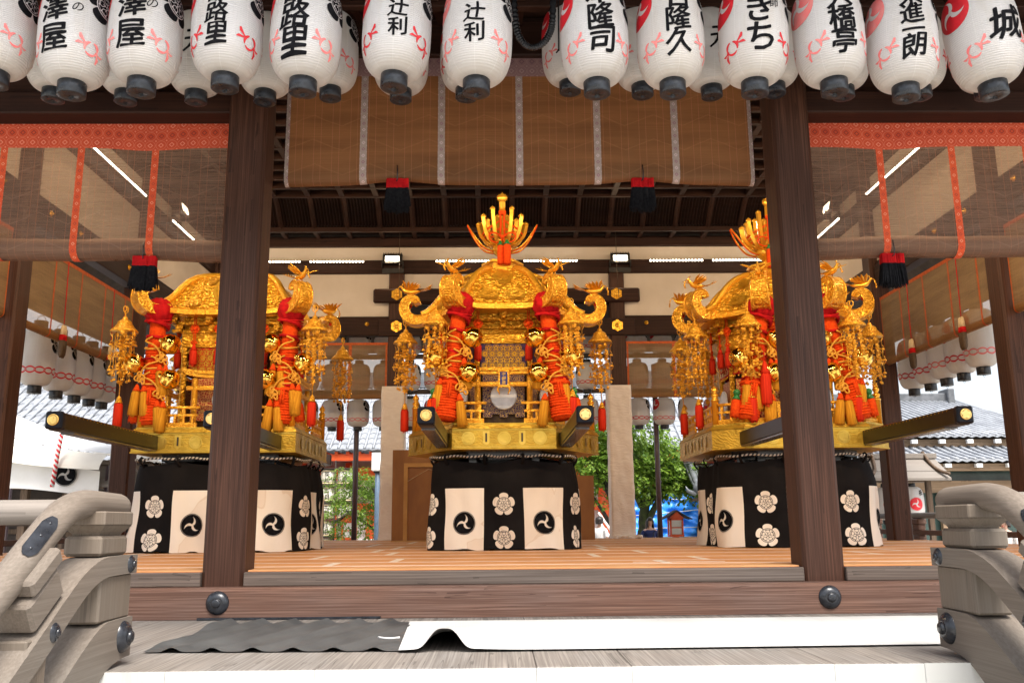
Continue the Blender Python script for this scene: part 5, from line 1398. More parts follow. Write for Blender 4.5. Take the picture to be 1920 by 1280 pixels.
    # frieze plate, roundel curtain and lower brocade on each face
    for i in range(n):
        p, q = Vector(body[i]), Vector(body[(i + 1) % n]); e = q - p; L = e.length; e.normalize(); nn = Vector((e.y, -e.x)); c_ = (p + q) / 2
        if nn.y > .75: continue                                          # faces turned to the back wall keep plain panels
        def fn(x, z, hh, c_=c_, e=e, nn=nn): return Vector((c_.x + e.x * x + nn.x * hh, c_.y + e.y * x + nn.y * hh, z))
        mb = MB(); W_ = L * .44
        Fq = Flat(); Fq.poly([(-W_, 2.22), (W_, 2.22), (W_, 2.55), (-W_, 2.55)], 0, .03); Fq.bend(mb, fn, 0)
        rr_ = .044; dx = rr_ * 2.12; ncol = int(2 * W_ / dx)
        for row in range(4):
            off = dx / 2 if row % 2 else 0
            for k in range(ncol + 1):
                x0 = (k - ncol / 2) * dx + off
                if abs(x0) > W_ - rr_ * .6: continue
                z0 = 2.50 - row * .076
                R3 = Flat(); R3.ring(0, 0, .86, 1.0, 1, .012, 18)
                if row % 2: R3.addflat(F_TOMOE, .72, mm={0: 1})
                else:
                    for q5 in range(5): R3.poly(circle(.48 * cos(2 * pi * q5 / 5 + .3), .48 * sin(2 * pi * q5 / 5 + .3), .27, 8), 1, .0)
                R3.bend(mb, lambda x, y, hh, x0=x0, z0=z0: fn(x0 + x * rr_, z0 + y * rr_, .036 + hh), 0)
        for k in range(int(2 * W_ / .06)):
            x0 = -W_ + .03 + k * .06; mb.ball(fn(x0, 2.20, .034), .016, 6, 4, 1)
        P_(mb, 'roundel_curtain', [MAT['purple'] if kind == 'hex' else MAT['crimson'], MAT['gold']])
        mb = MB(); Fq = Flat()
        W2 = L * .40
        Fq.poly([(-W2, 1.62), (-W2 * .55, 1.62), (-W2 * .55, 1.66), (-W2 * .2, 1.66), (-W2 * .2, 1.62), (W2 * .2, 1.62), (W2 * .2, 1.66), (W2 * .55, 1.66), (W2 * .55, 1.62), (W2, 1.62), (W2, 2.16), (-W2, 2.16)], 0); Fq.bend(mb, lambda x, z, hh: fn(x, z, .004), 0)
        P_(mb, 'brocade_hanging', MAT['brocade'] if kind == 'hex' else MAT['red_brocade'])
        mb = MB(); R = Matrix.Translation(fn(0, 1.875, .05)) @ Matrix((Vector((e.x, e.y, 0)), Vector((0, 0, 1)), Vector((nn.x, nn.y, 0)))).transposed().to_4x4()
        mb.lathe([(.166, 0), (.166, .014), (.156, .020), (.152, .016), (0, .016)], 40, 0, R, False)
        o_ = P_(mb, 'mirror', MAT['mirror'])
        if nn.y < -.9 or (kind == 'square'):                              # small torii in front of the face
            M = Tr(c_.x + nn.x * .26, c_.y + nn.y * .26, 1.50, atan2(e.y, e.x)); tb = MB(); hw_ = .32
            for sx in (-1, 1): tb.lathe([(.05, 0), (.05, .03), (.036, .035), (.036, .62)], 14, 0, M @ Tr(sx * hw_, 0, 0)); 
            tb.box(-hw_ - .10, hw_ + .10, -.03, .03, .47, .525, 0, .006, M)
            for (z, ex_, hh_) in ((.62, .12, .035), (.665, .17, .04)):
                tb.grid(lambda u, v_, z=z, ex_=ex_, hh_=hh_: ((u - .5) * 2 * (hw_ + ex_), [-.04, .04, .04, -.04, -.04][round(v_ * 4)], z + [0, 0, hh_, hh_, 0][round(v_ * 4)] + .05 * abs((u - .5) * 2) ** 2.5 * (1 if kind == 'square' else .15)), 16, 4, 0, False, False, M)
                for sx in (-1, 1): tb.box(sx * (hw_ + ex_) - .002, sx * (hw_ + ex_) + .002, -.04, .04, z + (.05 if kind == 'square' else .0075), z + hh_ + (.05 if kind == 'square' else .0075), 0, 0, M)
            tg = P_(tb, 'torii_gate', MAT['gold_fine'])
            if plaque and nn.y < -.9:
                pb_ = MB(); pb_.box(-.07, .07, -.075, -.045, .45, .66, 0, .006, M); pb_.box(-.045, .045, -.079, -.0752, .48, .64, 1, 0, M)
                for k, ch in enumerate(plaque): glyph(ch).bend(pb_, lambda x, y, hh, k=k: M @ Vector((x * .047, -.0815, .613 - k * .052 + y * .047)), 2)
                for sx in (-1, 1): pb_.tube([M @ Vector((sx * .06, -.06, .46)), M @ Vector((sx * .075, -.065, .42)), M @ Vector((sx * .05, -.07, .36))], [.016, .014, .004], 6, 0)
                P_(pb_, 'plaque', [MAT['gold_fine'], MAT['blue_plate'], MAT['gold']], tg)
    # -- roof ------------------------------------------------------------------------------
    ZE = 2.99
    prof_ = [(1.0, 0), (.955, .03), (.90, .075), (.84, .15), (.775, .25), (.70, .36), (.61, .46), (.50, .545), (.39, .60), (.30, .63)]
    if kind == 'square': prof_ = [(1.0, 0), (.94, .03), (.88, .08), (.81, .17), (.74, .29), (.66, .41), (.56, .50), (.45, .55), (.34, .58), (.27, .60)]
    ev = ngon(n, RE, a0); SUB = 10
    def roof_pt(i, f_, t_):
        q = t_ * (len(prof_) - 1); k = min(int(q), len(prof_) - 2); g = q - k
        r0 = prof_[k][0] + (prof_[k + 1][0] - prof_[k][0]) * g; z = prof_[k][1] + (prof_[k + 1][1] - prof_[k][1]) * g
        p, qv = Vector(ev[i % n]), Vector(ev[(i + 1) % n]); x = p.lerp(qv, f_) * r0
        cr = abs(2 * f_ - 1) ** 4 * .07 * (1 - t_) ** 2
        bul = 1 + .03 * sin(pi * f_) * (t_ > 0) * min(1, t_ * 3)
        return Vector((x.x * bul, x.y * bul, ZE + z + cr))
    mb = MB()
    for i in range(n):
        mb.grid(lambda u, v_: roof_pt(i, u, v_), SUB, 27, 0, True)
        mb.grid(lambda u, v_, i=i: roof_pt(i, u, 0) * Vector((1, 1, 1)).length / sqrt(3) + Vector((0, 0, -.06 * (1 - v_))), SUB, 1, 1, False)
        mb.grid(lambda u, v_, i=i: Vector((roof_pt(i, u, 0).x * (.45 + .55 * v_), roof_pt(i, u, 0).y * (.45 + .55 * v_), (roof_pt(i, u, 0).z - .06) * v_ + 2.95 * (1 - v_))), SUB, 3, 1, False)
    mb.prism(sc(ngon(n, RE * .31, a0), 1), ZE + .60, ZE + .68, 1, None, sc(ngon(n, RE * .29, a0), 1)); mb.prism(ngon(n, RE * .22, a0), ZE + .68, ZE + .76, 1); mb.prism(ngon(n, RE * .26, a0), ZE + .76, ZE + .79, 1)
    rf_ = P_(mb, 'roof', [MAT['gold_relief2'], MAT['gold_fine2']])
    for i in range(n):
        rg = MB(); C = [roof_pt(i, 0, k / 30) for k in range(1, 31)]
        rg.tube([(p.x * 1.012, p.y * 1.012, p.z + .012) for p in C], .046, 8, 0); P_(rg, 'hip_ridge', MAT['gold_fine2'], rf_)
        cr = MB()
        def onroof(cx, t0, s_):
            def fn(x, y, hh):
                t_ = min(.99, max(0.01, t0 + y * s_ / .95)); L = (roof_pt(i, 1, t_) - roof_pt(i, 0, t_)).length; f_ = .5 + (cx + x * s_) / L
                p = roof_pt(i, f_, t_); a = roof_pt(i, f_ + .01, t_) - p; b = roof_pt(i, f_, min(1, t_ + .01)) - p; nn = a.cross(b); nn = nn.normalized() if nn.length > 1e-9 else Vector((0, 0, 1))
                return p + nn * hh
            return fn
        mid_ = [(-.165, .30, .105, 0), (.165, .30, .105, 0), (0, .62, .115, 1)] if kind != 'oct' else [(0, .32, .11, 0), (0, .62, .075, 1)]
        if kind == 'square': mid_ = [(-.42, .22, .10, 0), (0, .46, .20, 1), (.42, .22, .10, 0), (-.25, .6, .07, 0), (.25, .6, .07, 0)]
        for cx, t0, s_, tp_ in mid_:
            fn = onroof(cx, t0, s_); dk_ = Flat(); dk_.ring(0, 0, 0, .86, 0, .022, 24); dk_.ring(0, 0, .86, 1.0, 0, .030, 24)
            dk_.bend(cr, fn, 0); rm = Flat(); rm.ring(0, 0, .985, 1.06, 0, .016, 24); rm.bend(cr, fn, 0)
            (F_TOMOE if tp_ == 0 else F_MOKKO).bend(cr, lambda x, y, hh: fn(x * .82, y * .82, .040 + hh * 6), 1)
        P_(cr, 'roof_crest', [MAT['gold_smooth'], MAT['gold_fine2']], rf_)
        cu_ = MB(); rnd = random.Random(40 + i); fn = onroof(0, 0, 1.0)                 # raised scrollwork between the crests
        for row in range(9):
            t0 = .13 + .092 * row; Lh = (roof_pt(i, 1, t0) - roof_pt(i, 0, t0)).length / 2 - .07; nk = int(2 * Lh / .105)
            for k in range(nk):
                cx = -Lh + (k + .5 + .25 * (row % 2)) * 2 * Lh / max(1, nk)
                if abs(cx) > Lh or any(hypot(cx - q[0], (t0 - q[1]) * .95) < q[2] + .035 for q in mid_): continue
                sg_ = 1 if (k + row) % 2 else -1; a1 = rnd.uniform(0, 6.28); S_ = Flat()
                P = [(sg_ * (.009 + .0088 * q) * cos(a1 + .62 * q), (.009 + .0088 * q) * sin(a1 + .62 * q)) for q in range(11)]; r_e = P[-1]
                P = [(x * .55, y * .55) for x, y in P]
                pts3 = [fn(cx + x, t0 * .0 + (y + t0 * .95), .010) for x, y in P]; cu_.tube(pts3, [.0065 + .0006 * q for q in range(11)], 5)
        P_(cu_, 'roof_scrollwork', MAT['gold_smooth'], rf_)
    # crown or jewel on the roof
    if kind == 'square': place(FLAME, 'jewel_finial', root, (0, 0, ZE + .79))
    else:
        for me_, nm in zip(CROWN, ('crown', 'crown_cord', 'crown_tassel')):
            o_ = place(me_, nm, root, (0, 0, ZE + .91)); o_.scale = (1.0, 1.0, .83)
    # -- corner scrolls with phoenix and hanging ornament --------------------------------------
    for i in range(n):
        a = a0 + 2 * pi * i / n; p = Vector(ev[i])
        if sin(a) > .93: continue
        R = RE + .0
        s_ = place(SCROLL, 'corner_scroll', root, (R * cos(a), R * sin(a), ZE + .0), a); s_.scale = (.74, .74, .74)
        ph = place(PHX, 'phoenix', s_, (.20, 0, .43), 0, (0, 0, pi / 2)); ph.scale = (1.4, 1.4, 1.3)
        for dy in (-.045, .045): place(T_SMALL, 'small_tassel', s_, (.20 + .06 * (dy > 0), dy, .44))
        ho = place(ORN, 'hanging_ornament', root, ((R + .20) * cos(a) + (.17 if cos(a) > 0 else -.17) * (abs(cos(a)) < .8), (R + .20) * sin(a), ZE - .30), a + .4); ho.scale = (1.18, 1.18, 1.06)
        place(T_ORN, 'tassel', ho, (0, 0, -.76))
    # -- red knotted cords under the eaves --------------------------------------------------------
    for i in range(n):
        p, q = Vector(ev[i]) * .80, Vector(ev[(i + 1) % n]) * .80; md = (p + q) / 2
        if md.y > .5: continue
        for f_ in ((.14, .86) if kind != 'square' else (.2, .42, .64, .84)):
            c_ = p.lerp(q, f_); an = atan2((q - p).y, (q - p).x); place(AGE, 'red_knot_cord', root, (c_.x, c_.y, 2.63), an)
    # -- rope columns ------------------------------------------------------------------------------
    order = sorted(range(n), key=lambda i: (round(ev[i][1], 3), ev[i][0]))
    corners = order[:2]
    if kind == 'square': corners = order[:3]
    for idx, i in enumerate(corners):
        sx = -1 if ev[i][0] < 0 else 1; sy = -1 if ev[i][1] < 0 else 1
        tp_ = Vector((ev[i][0] * .97, ev[i][1] * .97 - .02 * sy, 2.98)); bt = Vector((sx * .70 if kind != 'square' else ev[i][0] * 1.0, ev[i][1] * 1.06 if kind != 'oct' else -1.08, 1.53))
        if kind == 'hex': bt.y = -1.10
        if kind == 'square': bt.x = sx * .80
        ax = bt - tp_; L = ax.length; dirv = ax.normalized()
        X = dirv.orthogonal().normalized(); X = Vector((1, 0, 0)) - dirv * dirv.x; X.normalize(); Y = dirv.cross(X)
        def pt(d, r=0, th=0): return tp_ + dirv * d + (X * cos(th) + Y * sin(th)) * r
        rc = MB()
        r_at = lambda d: .092 + .022 * min(1, d / L * 1.2)
        P2 = [pt(L * k / 20) for k in range(21)]; rc.tube(P2, [r_at(L * k / 20) for k in range(21)], 18)
        d = .52
        rnd = random.Random(3 + idx)
        while d < L - .03:                                                   # coils wound close together
            tl_ = rnd.uniform(-.004, .004); rr_ = r_at(d) + .009
            rc.tube([pt(d + tl_ * 2 * cos(th) + .012 * sin(th), rr_, th) for th in [2 * pi * k / 20 for k in range(20)]], .0165, 6, 0, True); d += .0325
        for d0 in (.33, .62, .95):                                            # thin lashings
            for k in range(4): rc.tube([pt(d0 + k * .016 + .03 * sin(th + k), r_at(d0) + .026, th) for th in [2 * pi * q / 20 for q in range(20)]], .009, 5, 1, True)
        for s2 in (-.6, .2): rc.tube([pt(1.02 + k * .1, r_at(1.1) + .03, -pi / 2 + s2 * .25 + pi) for k in range(int((L - 1.1) / .1))], .014, 6, 0)
        rc.tube([pt(1.04, r_at(1.04) + .03, th) for th in [2 * pi * k / 20 for k in range(20)]], .02, 6, 0, True)
        rcol = P_(rc, 'rope_column', [MAT['orange_rope'], MAT['crimson']])
        rb = MB()                                                             # crimson cloth tied over the top
        def cl(u, v_):
            th = 2 * pi * u; dd = -.16 + .36 * v_; r = .075 + .10 * sin(pi * min(1, v_ * 1.15)) ** .7 + .012 * sin(th * 8 + v_ * 5); return pt(dd, r, th)
        rb.grid(cl, 40, 10, 0, True)
        for k in range(5): rb.tube([pt(.12 + .015 * k + .05 * sin(th + .5 * k), .155 - .006 * k, th) for th in [2 * pi * q / 20 for q in range(20)]], .013, 6, 0, True)
        P_(rb, 'red_cloth', MAT['crimson'], rcol)
        # bells, yellow cords and tassels
        inn = -sx
        spec = [(.47, inn, .18, -20), (.92, inn, .20, -35), (.72, -inn, .20, 25)]
        for d0, s2, off, tilt in spec:
            c_ = pt(d0); bx_ = c_ + Vector((s2 * (off + .03), -.10, .02)); 
            b_o = place(BELL, 'bell', root, bx_, 0, (radians(12), radians(s2 * (-70 if s2 == inn else -55)), radians(20 * s2))); b_o.scale = (1.08, 1.08, 1.08)
            yc_ = MB(); k_ = c_ + Vector((s2 * .125, -.13, -.16))
            yc_.tube(arcpts([pt(d0 - .1, .15, pi * .5), c_ + Vector((-s2 * .09, -.12, .06)), c_ + Vector((s2 * .03, -.165, 0.0)), c_ + Vector((s2 * .10, -.15, -.08)), k_], 5), .0115, 7)
            yc_.tube([pt(d0 + .05 * sin(th), r_at(d0) + .028, th) for th in [2 * pi * q / 20 for q in range(20)]], .0135, 7, 0, True)
            P_(yc_, 'yellow_cord', MAT['yellow_cord'])
            place(KNOT, 'cord_knot', root, k_ + Vector((0, -.01, -.02)), .3 * s2).scale = (.85, .85, .85)
            place(T_YEL, 'gold_tassel', root, k_ + Vector((-.02, -.01, -.075)), 0, (radians(4), radians(-6 * s2), 0)); 
            if kind != 'hex': place(T_YEL, 'gold_tassel', root, k_ + Vector((.06, .0, -.085)), 0, (0, radians(5 * s2), 0))
        gt = place(T_GREEN, 'beaded_tassel', root, pt(L * .82) + Vector((-inn * .17, -.02, .08)), 0, (0, radians(inn * 8), 0))
        if kind == 'oct' and sx < 0:
            place(T_RED, 'red_tassel', root, pt(.75) + Vector((.06, -.19, .0))).scale = (1.4, 1.4, 1.9)
    return root
MAT['pole_black'] = plain('pole_lacquer', (.007, .006, .006), (.012, .010, .009), 6, .34, **{'Specular IOR Level': .3})
MAT['lacquer_sheen'] = plain('underside_sheen', (.22, .21, .20), (.12, .11, .11), 8, .25, .7)
MAT['cap_black'] = plain('pole_cap_black', (.006, .007, .012), (.010, .012, .018), 20, .35, **{'Specular IOR Level': .15})
MAT['gold_pale'] = gold_mat('pale_gold_emblem', 0, (1.0, .74, .28), (.92, .62, .18), .25)
MAT['gold_dull2'] = gold_mat('aged_gold_relief', .1, (.80, .54, .10), (.60, .38, .05), .38, 40, .004, .85)
MAT['gold_shadow'] = plain('slot_shade', (.07, .045, .012), (.05, .03, .01), 10, .5)  # shade inside the base slots, painted as a flat dark shape
MAT['gold_relief2'] = gold_mat('roof_gold', .8, (1.0, .57, .05), (.88, .41, .02), .36, 24, .016, .6)
MAT['gold_fine2'] = gold_mat('edge_gold', .5, (1.0, .55, .05), (.84, .38, .02), .35, 50, .006, .62)
MAT['gold_smooth'] = gold_mat('smooth_gold', .12, (1.0, .59, .06), (.92, .46, .03), .32, 30, .004, .6)
MAT['body_dark'] = plain('dark_gilt_panel', (.16, .085, .02), (.07, .03, .01), 14, .4, .5, .4, 60)
mikoshi('hex', (-.12, 4.85, 0), 'gilded hexagonal portable shrine in the middle with round mirror, ropes and crown', '中御座')
mikoshi('square', (-3.64, 5.02, 0), 'gilded square portable shrine partly behind the left front column')
mikoshi('oct', (3.56, 5.05, 0), 'gilded eight sided portable shrine with crown partly behind the right front column')
# ------------------------------------------------------------------ the shrine grounds behind and beside the hall
MAT['vermilion'] = plain('vermilion_paint', (.80, .115, .02), (.66, .08, .015), 3, .5)
MAT['white_wall'] = plain('white_plaster', (.80, .79, .76), (.70, .69, .66), 2, .85)
MAT['tile'] = plain('grey_roof_tile', (.30, .315, .34), (.19, .20, .22), 3, .38, bump=.2)
MAT['tile_dark'] = plain('dark_roof_tile', (.13, .135, .145), (.07, .075, .08), 5, .35)
MAT['old_wood'] = wood('old_building_wood', (.13, .085, .055), (.21, .145, .10), 'z', 8, .7)
MAT['old_beam'] = wood('old_building_beam', (.30, .20, .12), (.40, .28, .18), 'x', 8, .65)
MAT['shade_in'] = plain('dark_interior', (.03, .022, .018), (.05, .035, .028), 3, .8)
MAT['green_glass'] = plain('dim_green_glass', (.05, .085, .075), (.03, .05, .045), 2, .15)
MAT['stone'] = plain('pale_granite', (.40, .39, .36), (.29, .28, .26), 6, .85, bump=.3)
def tiled_roof(mb, x0, x1, y_e, z_e, y_r, z_r, rib=.28, courses=10, m=0, sag=.25, inset0=0.0, inset1=0.0, m2=None):
    """one slope of a tiled roof: stepped courses with round ribs; may be seen close to edge-on"""
    def pt(x, q):                                                  # q 0 at the eave
        return (x, y_e + (y_r - y_e) * q, z_e + (z_r - z_e) * q - sag * sin(pi * q) * .5)
    def X(u, q): a = x0 + inset0 * q; b = x1 - inset1 * q; return a + (b - a) * u
    n = max(2, int((x1 - x0) / rib))
    for c in range(courses):
        q0, q1 = c / courses, (c + 1) / courses
        vs = []; 
        for k in range(n * 2 + 1):
            u = k / (n * 2); w_ = .035 * sin(pi * k) if k % 2 == 0 else 0
            for q, up_ in ((q0, .05), (q1, .0)): p = pt(X(u, q), q); vs.append((p[0], p[1], p[2] + up_ + (.045 if k % 2 else 0)))
        fs = [[2 * k, 2 * k + 2, 2 * k + 3, 2 * k + 1] for k in range(n * 2)]
        mb.add(vs, fs, m, True)
        vs2 = []
        for k in range(n * 2 + 1): v_ = vs[2 * k]; vs2 += [v_, (v_[0], v_[1], v_[2] - .06)]
        mb.add(vs2, [[2 * k, 2 * k + 1, 2 * k + 3, 2 * k + 2] for k in range(n * 2)], m if m2 is None else m2)
    for k in range(n + 1):
        u = k / n; P = [pt(X(u, q), q) for q in (0, .25, .5, .75, 1)]
        if X(1, 0) - X(0, 0) < 40: mb.tube([(p[0], p[1], p[2] + .075) for p in P], .055, 5, m if m2 is None else m)
# vermilion gate with a long grey roof straight behind the hall
r = thing('shrine_gate', 'vermilion shrine gate with long pale grey tiled roof behind the trees', 'gate', (0, 30, GZ))
mb = MB(); mb.box(-11, 11, 1.0, 4.5, .4, 4.1); mb.build('wall', MAT['white_wall'], r)
mb = MB(); tiled_roof(mb, -14, 14, -1.6, 4.35, 3.2, 7.6, .34, 12); tiled_roof(mb, -14, 14, 7.6, 4.35, 3.2, 7.6, .34, 6)
mb.box(-13, 13, 2.9, 3.5, 7.5, 8.2, 1); mb.build('roof', [MAT['tile'], MAT['tile_dark']], r)
mb = MB(); mb.box(-13.5, 13.5, -1.4, -.9, 3.98, 4.22); mb.box(-12, 12, .5, .9, 3.3, 3.8); mb.box(-12, 12, .6, .95, 2.0, 2.35)
for k in range(60): mb.box(-13.4 + k * .45, -13.28 + k * .45, -1.45, 1, 4.2, 4.32)
mb.build('eave_beam', MAT['vermilion'], r)
for k in range(11):
    mb = MB(); mb.lathe([(.26, 0), (.26, 4.0)], 18, 0, Tr(-10.5 + k * 2.1, .6, .0)); mb.build('column', MAT['vermilion'], r)
for k in range(10):
    if k in (4, 5): continue
    mb = MB(); mb.box(-9.9 + k * 2.1, -9.0 + k * 2.1, .9, .98, .6, 1.95); mb.build('lattice_window', MAT['vermilion'], r)
mb = MB(); mb.box(-12, 12, -.5, 5, 0, .45); mb.build('plinth', MAT['stone'], r)
# low stone wall in front of the gate
mb = MB()
for row in range(2):
    for k in range(15):
        x = -13 + k * 1.85 + (.9 if row else 0); mb.box(x + .006, x + 1.844, -.2, .2, row * .52 + .004, row * .52 + .516, 0, .015)
o = mb.build('stone_wall', MAT['stone'], None, (0, 22.4, GZ)); tag(o, 'low wall of pale granite blocks behind the hall', 'wall')
# blue tarpaulin over a stack
t = NT('blue_tarpaulin'); v = t.coord('Object'); nz = t.noise(v, 1.6, 4, .5, 1.5)
t.base(t.ramp(nz, [(.3, (.02, .22, .80)), (.7, (.06, .36, .90))])).set(.32); t.bump(nz, .6, .08); MAT['tarp'] = t.mat
mb = MB(); rnd = random.Random(8)
def tf(u, v_):
    x = -1.6 + 3.4 * u; z = 1.75 * (1 - v_) - .15 * u * (1 - v_); y = -.55 * v_ + .10 * sin(5 * x + 3 * z) + .07 * sin(11 * x - 6 * z + 1) + .05 * sin(17 * z + 4 * x)
    return (x, y, z + .05 * sin(6 * x))
mb.grid(tf, 70, 34, 0, True)
def tb(u, v_): p = tf(u, 0); return (p[0], p[1] + 1.6 * v_, p[2] - .1 * v_)
mb.grid(tb, 70, 6, 0, True); o = mb.build('tarpaulin', MAT['tarp'], None, (5.75, 23.6, GZ + .95)); tag(o, 'creased bright blue tarpaulin sheet behind the right tree', 'tarp')
mb = MB()
for z0, z1 in ((1.35, 1.25), (.75, 1.05), (.35, .42)): mb.tube([(-1.6, -.75, z0), (0, -.72, (z0 + z1) / 2 - .03), (1.8, -.7, z1)], .014, 5)
o = mb.build('tarp_rope', MAT['white_wall'], None, (5.75, 23.6, GZ + .95)); tag(o, 'pale ropes tied across the blue tarpaulin', 'rope')
# small vermilion lantern boxes on posts
def box_lantern(x, y, label):
    r = thing('roofed_lantern', label, 'lantern', (x, y, GZ), 0, 'small vermilion roofed lanterns')
    mb = MB(); mb.box(-.09, .09, -.09, .09, 0, 1.05, 0, .01); mb.box(-.22, .22, -.22, .22, 1.05, 1.12, 0, .01); mb.build('post', MAT['vermilion'], r)
    mb = MB(); mb.box(-.17, .17, -.17, .17, 1.12, 1.55); mb.build('pane', MAT['white_wall'], r)
    mb = MB()
    for sx in (-1, 1):
        for sy in (-1, 1): mb.box(sx * .185 - .025, sx * .185 + .025, sy * .185 - .025, sy * .185 + .025, 1.12, 1.60)
    for sy in (-1, 1): mb.box(-.16, .16, sy * .185 - .012, sy * .185 + .012, 1.31, 1.34); mb.box(-.21, .21, sy * .19 - .02, sy * .19 + .02, 1.55, 1.60)
    mb.prism([(-.24, -.27), (.24, -.27), (.24, .27), (-.24, .27)], 1.60, 1.80, 0, None, [(-.02, -.27), (.02, -.27), (.02, .27), (-.02, .27)]); mb.build('frame', MAT['vermilion'], r)
    mb = MB()
    for sx in (-1, 1): mb.add([(0, -.36, 1.86), (0, .36, 1.86), (sx * .26, .36, 1.70), (sx * .26, -.36, 1.70), (sx * .46, .36, 1.60), (sx * .46, -.36, 1.60), (0, -.36, 1.82), (0, .36, 1.82), (sx * .26, .36, 1.66), (sx * .26, -.36, 1.66), (sx * .46, .36, 1.57), (sx * .46, -.36, 1.57)], [(0, 1, 2, 3), (3, 2, 4, 5), (6, 9, 8, 7), (9, 11, 10, 8), (0, 3, 9, 6), (3, 5, 11, 9), (5, 4, 10, 11), (1, 7, 8, 2), (2, 8, 10, 4)])
    mb.build('roof', MAT['bark'], r)
box_lantern(-4.72, 20.8, 'small vermilion roofed lantern on a post beside the left rack pole')
box_lantern(5.32, 21.4, 'small vermilion roofed lantern on a post in front of the blue tarpaulin')
# street lamp, sake barrels
r = thing('street_lamp', 'slim blue grey lamp post with white box head left of the left wrapped post', 'street lamp', (-3.55, 18.2, GZ))
mb = MB(); mb.lathe([(.07, 0), (.07, 2.9), (.05, 2.92), (0, 2.92)], 12); mb.build('pole', plain('blue_grey_paint', (.10, .15, .22), (.08, .12, .17), 8, .4), r)
mb = MB(); mb.box(-.16, .16, -.16, .16, 2.95, 3.48, 0, .03); mb.build('lamp_head', MAT['white_wall'], r)
mb = MB(); mb.box(-.18, .18, -.18, .18, 3.481, 3.52, 0, .01); mb.box(-.1, .1, -.1, .1, 2.90, 2.949); mb.build('cap', MAT['lamp_body'], r)
MAT['straw'] = plain('straw_wrap', (.80, .76, .66), (.66, .60, .50), 8, .8)
chs = '招徳英松玉乃泉光祝司月桂'
r = thing('barrel_rack', 'dark steel rack of sake barrels beside the left tree', 'rack', (-5.75, 21.2, GZ)); mb = MB()
for x in (-1.05, -.52, 0.01, .54, 1.07):
    mb.box(x - .02, x + .02, -.30, -.26, .3, 3.45)
for z in (.62, 1.14, 1.66, 2.18, 2.70, 3.22): mb.box(-1.07, 1.09, -.29, .25, z - .03, z - .005)
mb.build('frame', MAT['shade_in'], r)
barrel = MB(); barrel.lathe([(.20, 0), (.235, .02), (.245, .24), (.235, .46), (.20, .48)], 20); barrel_me = barrel.mesh('straw_body', MAT['straw'])
rp_ = MB()
for z in (.05, .43): rp_.tube([(.248 * cos(2 * pi * k / 16), .248 * sin(2 * pi * k / 16), z) for k in range(16)], .014, 5, 0, True)
rope_me = rp_.mesh('rope', MAT['pale_silk'])
for j in range(5):
    for i in range(4):
        bo = thing('sake_barrel', 'white straw wrapped sake barrel, %s shelf, %s column of rack' % (['lowest', 'second', 'middle', 'fourth', 'top'][j], ['leftmost', 'second', 'third', 'rightmost'][i]), 'barrel', (-5.75 - .785 + i * .53, 21.2, GZ + .62 + j * .52), 0, 'sake barrels stacked on the rack')
        place(barrel_me, 'straw_body', bo); place(rope_me, 'rope', bo)
        mb = MB()
        for k in range(2):
            ch = chs[(j * 5 + i * 3 + k) % len(chs)]
            glyph(ch).cut(.12).bend(mb, lambda x, y, hh, k=k: (.252 * sin(x * .17 / .25), -.252 * cos(x * .17 / .25), .335 - .19 * k + y * .17), 0)
        mb.build('lettering', MAT['ink'], bo)
# ---- trees ---------------------------------------------------------------------------------
def leafmat(name, a, b, c):
    t = NT(name); oi = t.n('ShaderNodeNewGeometry'); nz = t.noise(t.coord('Object'), 3, 4)
    col = t.ramp(t.math('ADD', t.math('MULTIPLY', oi.outputs['Random Per Island'], .7), t.math('MULTIPLY', nz, .35)), [(.15, a), (.5, b), (.9, c)])
    t.base(col).set(.5); tl = t.n('ShaderNodeBsdfTranslucent'); t.l(t.mix(.5, col, (.16, .26, .02)), tl.inputs[0]); ms = t.n('ShaderNodeMixShader'); ms.inputs[0].default_value = .5
    t.l(t.p.outputs[0], ms.inputs[1]); t.l(tl.outputs[0], ms.inputs[2]); t.l(ms.outputs[0], t.out.inputs[0]); return t.mat
MAT['leaf_a'] = leafmat('maple_leaves', (.08, .16, .016), (.15, .26, .026), (.26, .37, .055))
MAT['leaf_b'] = leafmat('cherry_leaves', (.075, .16, .018), (.145, .26, .026), (.27, .38, .055))
MAT['bark_t'] = plain('tree_bark', (.055, .045, .035), (.03, .026, .02), 9, .9, bump=.8, bscale=30, bdist=.02, stretch=(3, 3, .6))
MAT['bark_moss'] = plain('mossy_bark', (.055, .075, .02), (.03, .028, .018), 5, .9, bump=.8, bscale=30, bdist=.02)
